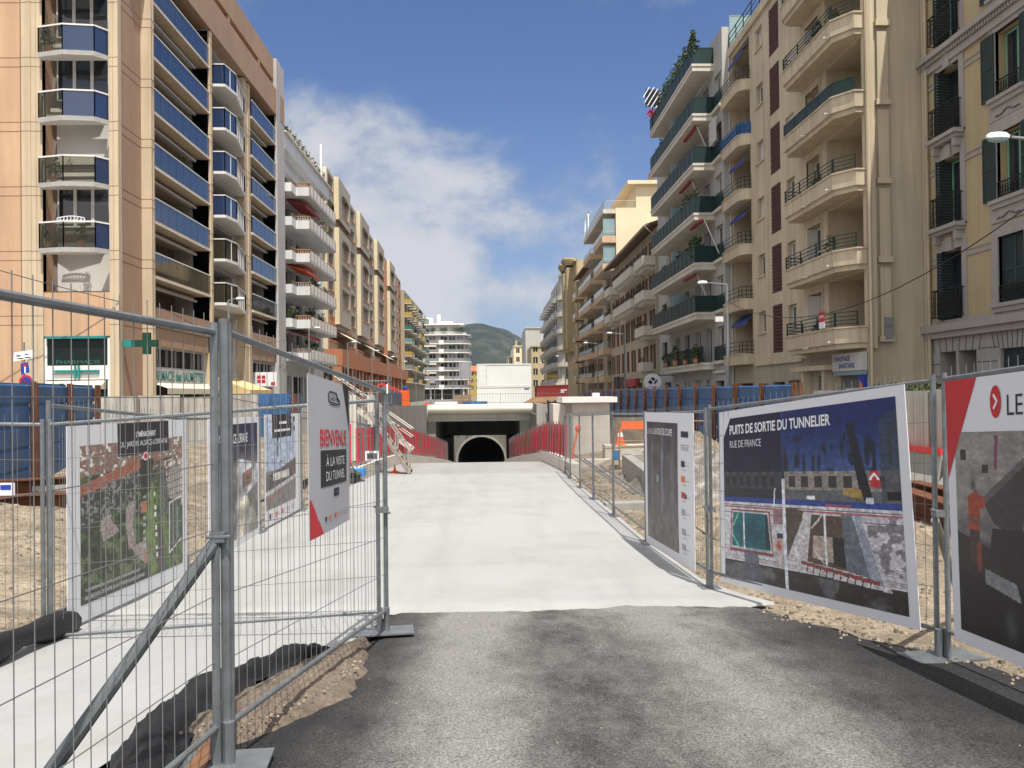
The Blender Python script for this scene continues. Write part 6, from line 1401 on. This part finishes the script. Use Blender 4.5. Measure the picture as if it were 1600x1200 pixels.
mb.prism([(-.2,-.2),(.2,-.2),(.2,.2),(-.2,.2)],0,.04); mb.tube([(0,0,.04),(0,0,.3)],[.16,.115],n); mb.tube([(0,0,.46),(0,0,.74)],[.085,.035],n); mb.build('cone_body',M['orn'],cone); MB().tube([(0,0,.3),(0,0,.46)],[.116,.086],n).build('white_band',M['whitep'],cone)
wallseg('low_wall','rough concrete ledge carrying the orange traffic cone',[(4.4,33.8),(6.4,33.8)],-1.6,-.34,.8,M['concl'])
br=thing('orange_barrier','orange plastic netting hung on a rail between steel posts by the white block','barrier',(4.45,30.5,-.3))
MB().tube([(0,0,.95),(3.0,-1,1.0)],.02,6).tube([(0,0,.3),(3.0,-1,.36)],.02,6).tube([(0,0,-.6),(.05,0,1.1)],.025,6).tube([(-.3,0,-.9),(-.02,0,.98)],.025,6).build('rail_frame',M['wood'],br)
mb=MB()
for i in range(9): x=.1+1.55*i/9; x1=.1+1.55*(i+1)/9; y=-x/3; mb.add([(x,y-.03,.98),(x1,-x1/3-.03,.98),(x1,-x1/3-.05-.02*(i%2),.72),(x,y-.05-.02*((i+1)%2),.72)],[(0,1,2,3)])
mb.build('netting',M['orn'],br)
for i,(x,y,z,a) in enumerate(((5.2,30.6,-.25,.1),(5.5,30.2,-.15,-.15),(4.9,29.8,-.2,.05))):
    tag(MB().bar((-1.1,0,0),(1.1,.3*a,a),.18,.05).build('timber_plank',M['wood'],loc=(x,y,z)),'weathered timber plank bridging the dig below the orange cone','timber','planks over the dig')
tag(MB().tube([(0,0,0),(0,0,.34)],[.13,.16],12).build('bucket',M['tarpb'],loc=(4.45,31.2,-.7)),'blue plastic bucket beside the orange cone ledge','bucket')
tag(MB().tube([(0,0,0),(.3,.2,1.3)],.04,6).sphere((.33,.22,1.4),.12,.1,.16).build('marker_stake',M['orn'],loc=(3.2,35.2,-1.15)),'orange marker stake standing at the foot of the white block','marker')
for i,(x,y) in enumerate(((3.0,20.5),(3.3,24),(3.0,27))):
    tag(MB().tube([(0,0,.75),(1.0,-2.2,.02)],.025,6).build('fence_stay',M['galv'],loc=(2.55,y,zp(y))),'thin steel tube propping a bare fence beside the dig','fence stay','props of the bare fence')
# ---------------------------------------------------------------- stairs and stair tower
st=thing('site_stair','pale wooden site stair with handrails leaning on the grey wall over the red barriers','stair',(-2.75,30.2,zp(30.2)))
mb=MB()
for s in (0,.75): mb.bar((0,s,.02),(-1.5,s+.8,2.1),.04,.13); mb.bar((.02,s,.75),(-1.5,s+.8,2.8),.03,.045); mb.bar((-.5,s+.27,.7),(-.5,s+.27,1.4),.035,.035); mb.bar((-1.2,s+.64,1.7),(-1.2,s+.64,2.4),.035,.035); mb.bar((-.05,s,.0),(-.05,s,.85),.035,.035)
mb.build('stringers_frame',M['conc'],st); mb=MB()
for i in range(9): t_=(i+.5)/9; mb.box(-1.5*t_-.1,-1.5*t_+.1,.8*t_,.8*t_+.75,2.08*t_,2.08*t_+.035)
mb.build('treads_frame',M['wood'],st)
tw=thing('stair_tower','galvanised scaffold stair tower in front of the grey wing wall','scaffold stair',(-7.0,38.2,-.6))
mb=MB()
for x in (0,1.2,2.6):
    for y in (0,1.4): mb.tube([(x,y,0),(x,y,3.1)],.03,6)
for z in (1.0,1.9,2.4,2.9):
    mb.tube([(0,0,z),(2.6,0,z)],.025,6); mb.tube([(0,1.4,z),(2.6,1.4,z)],.025,6); mb.tube([(0,0,z),(0,1.4,z)],.025,6); mb.tube([(2.6,0,z),(2.6,1.4,z)],.025,6)
mb.tube([(0,0,0),(1.2,0,1.9)],.022,6); mb.build('scaffold_frame',M['galv'],tw)
mb=MB()
for s in (.1,1.1): mb.bar((.2,s,2.4),(3.6,s,-.1),.05,.14); mb.tube([(.2,s,3.2),(3.6,s,.8)],.025,6); mb.tube([(.2,s,2.85),(3.6,s,.45)],.02,6)
for i in range(10): t_=(i+.5)/10; mb.box(.2+3.4*t_-.12,.2+3.4*t_+.12,.1,1.1,2.4-2.5*t_,2.43-2.5*t_)
mb.build('stair_flight',M['concl'],tw); MB().box(0,1.2,0,1.4,1.9,1.96).build('platform',M['wood'],tw); MB().box(2.55,2.62,-.06,-.02,2.35,2.75).build('notice',M['whitep'],tw)
for i,x in enumerate((-5.4,-4.75)): tag(MB().box(-.13,.13,-.13,.13,-1,1.7).build('concrete_post',M['concl'],loc=(x-.2,36.4+i*.5,0)),'upright concrete post beside the scaffold stair tower','post','concrete posts by the stair tower')
bp=thing('plastic_barrier','single red plastic barrier standing on end behind the welcome banner','safety barrier',(-5.4,32.5,-.9)); mb=MB(); mb.box(-.28,.28,-.05,.05,0,1.5); mb.box(-.3,-.22,-.07,.07,0,1.55); mb.box(.22,.3,-.07,.07,0,1.55); mb.build('panel_sheet',M['red'],bp); MB().prism([(-.15,-.15),(.15,-.15),(.15,.15),(-.15,.15)],1.5,1.62).build('lamp_block',M['orn'],bp)
tag(MB().prism([(-.75,-.3),(.7,-.3),(.7,.3),(-.75,.3)],0,lambda p:.18+.08*p[0]).build('tarpaulin',M['tarpb'],loc=(-4.55,27.2,-.78)),'bright blue folded tarpaulin on the path edge behind the banner','tarpaulin')
tag(MB().sphere((0,0,.16),.2,.14,.16).sphere((.22,0,.10),.12,.1,.1).tube([(-.1,0,.3),(.0,0,.42),(.1,0,.3)],.02,5).build('tool_bag',M['iron'],loc=(-4.2,26.6,-.8)),'dark tool bag lying in front of the blue folded tarpaulin','bag')
tag(MB().tube([(0,0,0),(0,0,.05),(0,0,.08),(0,0,.3)],[.14,.14,.05,.01],10).build('ground_marker',M['orn'],loc=(-3.35,31.0,zp(31)+.01)),'small orange marker at the foot of the light site stair','marker')
g_=thing('sign_post','green work-site notice on a post by the stair tower','sign',(-4.6,33.2,-.9)); MB().tube([(0,0,0),(0,0,1.5)],.025,6).build('post',M['galv'],g_); MB().box(-.14,.14,-.03,-.01,.75,1.5).build('notice',M['grn'],g_)
# ---------------------------------------------------------------- on the deck
def cabin(label,z,dr,grp=None):
    t=thing('site_cabin',label,'site cabin',(-1.4,97,z)); mb=MB(); mb.box(.08,5.92,.04,2.5,.08,2.38)
    mb.build('body',M['cabin'],t); mb=MB()
    for a,b in ((0,.1),(5.9,6.0)): mb.box(a,b,0,.1,0,2.45); mb.box(a,b,2.4,2.5,0,2.45)
    mb.box(.1,5.9,-.005,.09,0,.13); mb.box(.1,5.9,-.005,.09,2.32,2.46); mb.build('corner_frame',M['white'],t)
    if dr:
        d=MB().box(.14,1.05,.0,.038,.14,2.28).build('door',M['cabin'],t); MB().box(.95,1.0,-.03,0,1.1,1.2).box(.13,.15,-.01,.04,.14,2.3).box(1.05,1.07,-.01,.04,.14,2.3).build('handle',M['pole'],d)
    else:
        mb=MB(); mb.box(5.2,5.75,.03,.039,2.06,2.2); mb.build('maker_mark',M['bluep'],t)
    return t
cabin('white site cabin standing on the tunnel deck, under the other cabin',.02,False); cabin('white site cabin with a door, stacked on top of the other cabin',2.5,True)
c=thing('storage_container','red steel container on the street behind the concrete pier','container',(5.9,110,0))
mb=MB()
for i in range(16): x=3.9*i/16; mb.box(x,x+.16,.0,.06,.15,2.5)
mb.box(0,3.9,.05,6,0,2.6); mb.build('body',M['cont'],c); mb=MB()
for x in (0,1.9,3.8): mb.box(x,x+.12,-.04,.05,0,2.6)
mb.box(0,3.92,-.04,.05,1.0,1.12); mb.box(0,3.92,-.04,.05,2.5,2.62); mb.build('corner_frame',M['cont'],c); mb=MB(); mb.box(2.95,3.7,-.05,-.01,1.95,2.08); mb.box(2.95,3.4,-.05,-.01,1.72,1.85); mb.build('marking',M['whitep'],c)
def far_fence(label,p,q,m='galv',h=1.9,step=.25,grp=None):
    p,q=Vector(p),Vector(q); mb=MB(Matrix.Translation(-p)); d=q-p; n=int(d.length/step); Z=Vector((0,0,1))
    for i in range(n+1): w=p+d*i/n; r_=.03 if i%14==0 else .012; mb.tube([w,w+Z*h],r_,4)
    for z in (.1,h*.5,h): mb.tube([p+Z*z,q+Z*z],.02,4)
    return tag(mb.build('site_fence',M[m],loc=p),label,'fence',grp)
far_fence('thin mesh fence on the deck edge in front of the white cabins',(-6,83.5,.02),(8,83.5,.02),h=1.65)
far_fence('dark green mesh fence on the street behind the grey wall',(-17,92,0),(-7,92,0),'grn',2.2,.3)
far_fence('mesh fence in front of the terracotta arcade',(-13,66,0),(-8,80,0),h=2.1,step=.3)
l=thing('orange_lift','small orange work machine with a folded arm on the deck behind the grey wall','machine',(-9.2,96,0))
MB().box(-.55,.55,-.4,.4,.1,.8).box(-.45,.45,-.5,-.4,.3,2.1).prism([(-.5,-.4),(.5,-.4),(.4,.3),(-.4,.3)],.8,lambda p:1.9-.6*p[1]).build('chassis',M['orn'],l); MB().bar((-.2,0,1.9),(-2.6,.4,2.9),.22,.25).bar((-2.6,.4,2.9),(-3.6,.4,2.1),.2,.2).build('arm',M['red'],l); MB().sphere((0,0,2.35),.25,.25,.3).build('beacon',M['bluep'],l); MB().tube([(-.5,-.45,.15),(.5,-.45,.15)],.16,10).tube([(-.5,.45,.15),(.5,.45,.15)],.16,10).build('tracks_frame',M['iron'],l)
tag(MB().box(0,2.1,0,.9,0,.35).build('foam_block',M['whitep'],loc=(-5.1,81.5,.62-.0)),'flat white block lying on the tunnel deck beside the orange lift','block')
for i,(x,y,w_,h_,mt,lb) in enumerate(((-5.6,88,2.4,.7,'red','red stacked barrier parts on the deck in front of the rounded building'),(-6.6,89,.6,.8,'orn','orange marker bin on the deck by the red barrier parts'),(-2.9,90,2.6,.9,'blueh','blue stacked formwork on the deck beside the white cabins'),(-3.6,91,1.8,1.6,'wood','timber pallet stack on the deck behind the blue formwork'),(-2.4,86,1.6,.45,'white','pale bags of material on the deck edge beside the cabins'),(-1.9,88,1.2,.75,'tarpb','bright blue sheeted pile on the deck beside the cabins'))):
    mb=MB(); k=3
    for j in range(k):
        o=rnd.uniform(-.1,.1); mb.prism([(o,0),(w_+o,.1*o),(w_*.97+o,.8),(.04+o,.8)],h_*j/k,h_*(j+.86)/k)
    tag(mb.build(['barrier_stack','marker_bin','formwork_stack','pallet_stack','bag_pile','sheeted_pile'][i],M[mt],loc=(x,y,.05)),lb,'site material')
for x,y,h_,w_,d_ in ((-8.4,130,4.2,.9,.9),(-3.3,120,6.0,1.7,2.2),):
    t=thing('road_sign','grey backed '+('large' if w_>1 else 'small')+' road sign on posts beyond the tunnel deck','sign',(x,y,0)); MB().tube([(-w_*.35,0,0),(-w_*.35,0,h_)],.06,6).tube([(w_*.35,0,0),(w_*.35,0,h_)],.06,6).build('posts_frame',M['pole'],t); MB().box(-w_/2,w_/2,-.04,.04,h_-d_,h_).build('sign_plate',M['greyp'],t)
# ---------------------------------------------------------------- street lamps, signs and cables
def lamp(x,y,h,arm,lab,grp,z=0):
    t=thing('street_lamp',lab,'street lamp',(x,y,z),0,grp)
    MB().tube([(0,0,0),(0,0,3),(0,0,h)],[.085,.07,.05],10).build('pole',M['pole'],t)
    s=1 if arm>0 else -1
    MB().tube([(0,0,h-.03),(arm*.75,0,h+.06)],.03,8).build('arm',M['pole'],t)
    hd=MB(); n=12
    for j,(zz_,rx,ry) in enumerate(((.0,.0,.0),(.10,.24,.11),(.02,.36,.17),(-.06,.36,.17))):
        pass
    pts=[];F=[]; rings=[(.10,.08,.04),(.085,.18,.09),(.03,.25,.12),(-.03,.245,.115)]
    for z_,rx,ry in rings: pts+=[(arm*.75+s*.28+rx*math.cos(2*PI*k/n),ry*math.sin(2*PI*k/n),h+.06+z_) for k in range(n)]
    for j in range(3): F+=[(j*n+k,(j+1)*n+k,(j+1)*n+(k+1)%n,j*n+(k+1)%n) for k in range(n)]
    F.append(tuple(range(n))); hd.add(pts,F); hd.build('lamp_head',M['lampw'],t,smooth=True)
    gl=MB(); gl.sphere((arm*.75+s*.28,0,h+.02),.23,.105,.075,10,6); gl.build('glass_bowl',M['lglass'],t,smooth=True)
    return t
for i,y in enumerate((47.5,68.5,87,105,122,140,167)):
    lamp(-13.9 if i else -13.9,y,6.85,.45,'slim grey street lamp on the pavement in front of '+['the peach apartment block','the white balcony building','the cream arched block','the cream arched block','the cream arched block','the cream arched block','the staggered balconies'][i],'street lamps along the cream arched block' if 2<=i<=5 else None)
lamp(11.15,41.0,6.7,-1.15,'grey street lamp with a long arm in front of the sand rendered block',None)
lamp(11.5,17.6,6.72,-1.15,'grey street lamp whose head hangs before the ochre house',None)
lamp(11.6,75.5,6.7,-1.3,'grey street lamp with a long arm before the shuttered beige house',None)
lamp(11.5,93.5,6.9,-1.3,'grey street lamp with a long arm before the tall cream block',None)
lamp(11.5,134,7.2,-1.2,'dark street lamp before the yellow-beige house with turrets',None); lamp(10.8,170,7.4,-.9,'slim street lamp before the curved grey corner building',None)
lamp(-6.6,160,9,.5,'tall slim street lamp standing before the rounded white building',None)
tag(MB().box(-.18,.18,-.1,.1,-.12,.12).build('flood_light',M['lampw'],loc=(10.75,41,5.05)),'small white floodlight clamped on the lamp post of the sand block','floodlight')
def cable(label,p,q,sag,r=.014,n=24):
    p,q=Vector(p),Vector(q); pts=[p.lerp(q,i/n)-Vector((0,0,4*sag*(i/n)*(1-i/n)))-p for i in range(n+1)]
    return tag(MB().tube(pts,r,5).build('cable',M['iron'],loc=p),label,'cable')
cable('thin black cable sagging from lamp to lamp across the sand rendered block',(11.15,41,5.9),(11.45,15.5,6.3),1.85)
cable('thin dark cable crossing in front of the peach block balconies',(-16.9,40.9,6.1),(-30,35,10.5),.3,.02)
cable('thin dark cable hung along the street front of the peach block',(-16.3,44.3,6.2),(-16.2,72,6.3),.9,.015)
s=thing('street_signs','signpost with two white arrow boards, a blue dead-end sign and a no-parking disc','signpost',(-19.75,38,0))
MB().tube([(0,0,0),(0,0,4.1)],.04,8).build('post',M['pole'],s)
mb=MB(); mb.add([(-.42,-.05,3.28),(.36,-.05,3.42),(.46,-.05,3.62),(.40,-.05,3.78),(-.40,-.05,3.66)],[(0,1,2,3,4)]); mb.build('arrow_board',M['whitep'],s)
mb=MB(); mb.box(-.3,-.12,-.056,-.052,3.5,3.55); mb.box(.05,.2,-.056,-.052,3.56,3.6); mb.box(-.25,.0,-.056,-.052,3.39,3.43); mb.box(.06,.3,-.056,-.052,3.43,3.47); mb.build('lettering',M['darkp'],s)
mb=MB(); mb.add([(-.10,-.06,2.72),(.26,-.06,2.82),(.20,-.06,3.26),(-.12,-.06,3.18)],[(0,1,2,3)]); mb.build('dead_end_panel',M['bluep'],s); mb=MB(); mb.box(.04,.1,-.066,-.062,2.78,3.06); mb.build('white_bar',M['whitep'],s); mb=MB(); mb.box(-.02,.14,-.067,-.063,3.06,3.16); mb.build('red_bar',M['redp'],s)
circ=lambda r,y,n=20:[(.1+r*math.cos(2*PI*k/n),y,2.42+r*math.sin(2*PI*k/n)) for k in range(n)]
MB().poly(circ(.29,-.06)).build('red_ring',M['redp'],s); MB().poly(circ(.21,-.066)).build('blue_disc',M['bluep'],s); MB().bar((-.06,-.07,2.58),(.26,-.07,2.26),.06,.006).build('slash',M['redp'],s)
mb=MB(); mb.box(-1,1,0,2.2,0,2.5); tag(mb.build('site_hut',M['blueh'],loc=(-9.6,38.2,-.7)),'small bright blue hut at the end of the pale corrugated fence','hut')
# planted roofs and balconies
m_=[M['leaf'],M['leaf2']]
for i in range(9):
    mb=MB(); mb.leaves((0,0,.45),(.5,.7,.5),120,.13,[0,1]); tag(mb.build('roof_plant',m_,loc=(-16.9,74+1.9*i,23.4)),'leafy plant in a planter on the roof edge of the white balcony building','plant','plants on the white roof edge')
for i in range(9):
    tag(MB().box(-.12,.12,-.3,.3,0,.95).build('planter_screen',M['shutw'],loc=(-16.6,74.6+1.9*i,23.4)),'pale planter screen between the plants on the white roof edge','planter','planter screens on the white roof')
for x,y,z,r_,lb in ((-15.6,70.6,7.9,.6,'yellowing plant hanging over the last balcony of the peach block'),(-16.2,82,11.1,.8,'dark bushy plant on a middle balcony of the white building'),(-16.2,82.5,5.6,.7,'bright green plant on the lowest balcony of the white building')):
    mb=MB(); mb.leaves((0,0,r_*.7),(r_*.6,r_,r_*.8),150,.12,[0,1]); mb.tube([(0,0,0),(0,0,r_)],.03,4,1); tag(mb.build('balcony_plant',m_,loc=(x,y,z)),lb,'plant')
t=thing('lattice_bench','white lattice bench back showing above the lowest glass balcony of the peach block','bench',(-19.05,40.75,9.75)); mb=MB()
for i in range(9): mb.box(-.62+.155*i,-.59+.155*i,-.02,.02,-.05,.18+.09*math.sin(PI*i/8))
mb.box(-.66,.66,-.025,.025,-.06,-.02); 
for i in range(8): mb.bar((-.6+.155*i,0,.18+.09*math.sin(PI*i/8)),(-.6+.155*(i+1),0,.18+.09*math.sin(PI*(i+1)/8)),.04,.04); mb.bar((-.6+.155*i,0,0),(-.6+.155*(i+1),0,.15),.02,.02)
mb.build('backrest',M['whitep'],t)

# ---------------------------------------------------------------- small clutter on balconies and walls
def pot(x,y,z,s,lab,grp,kinds=('leaf','leaf2')):
    mb=MB(); mb.tube([(0,0,0),(0,0,.28*s)],[.13*s,.17*s],8,2); r=rnd.uniform(.25,.5)*s
    mb.leaves((0,0,.28*s+r*.9),(r*.8,r,r),60,.085*s,[0,1]); mb.leaves((rnd.uniform(-.1,.1),rnd.uniform(-.2,.2),.28*s+r*1.8),(r*.45,r*.5,r*.7),24,.08*s,[0,1]); mb.tube([(0,0,.2*s),(.03,.02,.28*s+r)],.02*s,4,2)
    tag(mb.build('potted_plant',[M[kinds[0]],M[kinds[1]],M['clay']],loc=(x,y,z)),lab,'plant',grp)
for i in range(16):
    k=rnd.randrange(0,6); y=rnd.uniform(53.3,65); pot(12.75,y,SZ_[k]+.45,rnd.uniform(.9,1.5),'potted plant on a dark green glazed balcony','potted plants on the green glazed balconies')
for i in range(9):
    k=rnd.randrange(0,6); y=rnd.uniform(33.6,37.6); pot(13.5,y,3.42+2.93*k+.35,rnd.uniform(.7,1.1),'potted plant behind the parapet of a long sand rendered balcony','potted plants on the sand rendered balconies')
for i in range(12):
    k=rnd.randrange(0,6); a=rnd.choice([(45,52),(63.3,69)]); pot(-17.1,rnd.uniform(*a),7.62+2.74*k+.2,rnd.uniform(.9,1.3),'potted plant behind the blue glass of a long balcony','potted plants on the blue glass balconies')
for i in range(14):
    k=rnd.randrange(0,6); pot(-15.4,rnd.uniform(75,86),4.55+2.77*k+.2,rnd.uniform(1.1,1.7),'potted plant on a solid white balcony','potted plants on the white balconies')
for i,(x,z,s) in enumerate(((-20.0,17.5,1.1),(-19.3,14.55,.8),(-19.8,11.5,1.0),(-18.6,8.6,1.0),(-20.1,8.6,.8))):
    pot(x,40.75,z,s,'potted plant behind the camera-facing glass balconies of the peach block','potted plants on the stacked hexagonal balconies')

# ---------------------------------------------------------------- air
hm=bpy.data.materials.new('haze_air'); hm.use_nodes=True; hn=hm.node_tree.nodes; hn.remove(hn['Principled BSDF'])
pv=hn.new('ShaderNodeVolumePrincipled'); pv.inputs['Color'].default_value=(.72,.82,1.0,1); pv.inputs['Density'].default_value=.00005; pv.inputs['Anisotropy'].default_value=.2
hm.node_tree.links.new(pv.outputs[0],hn['Material Output'].inputs['Volume'])
struct(MB().box(-5100,5100,-700,6100,-16,260).build('haze',hm),'stuff')
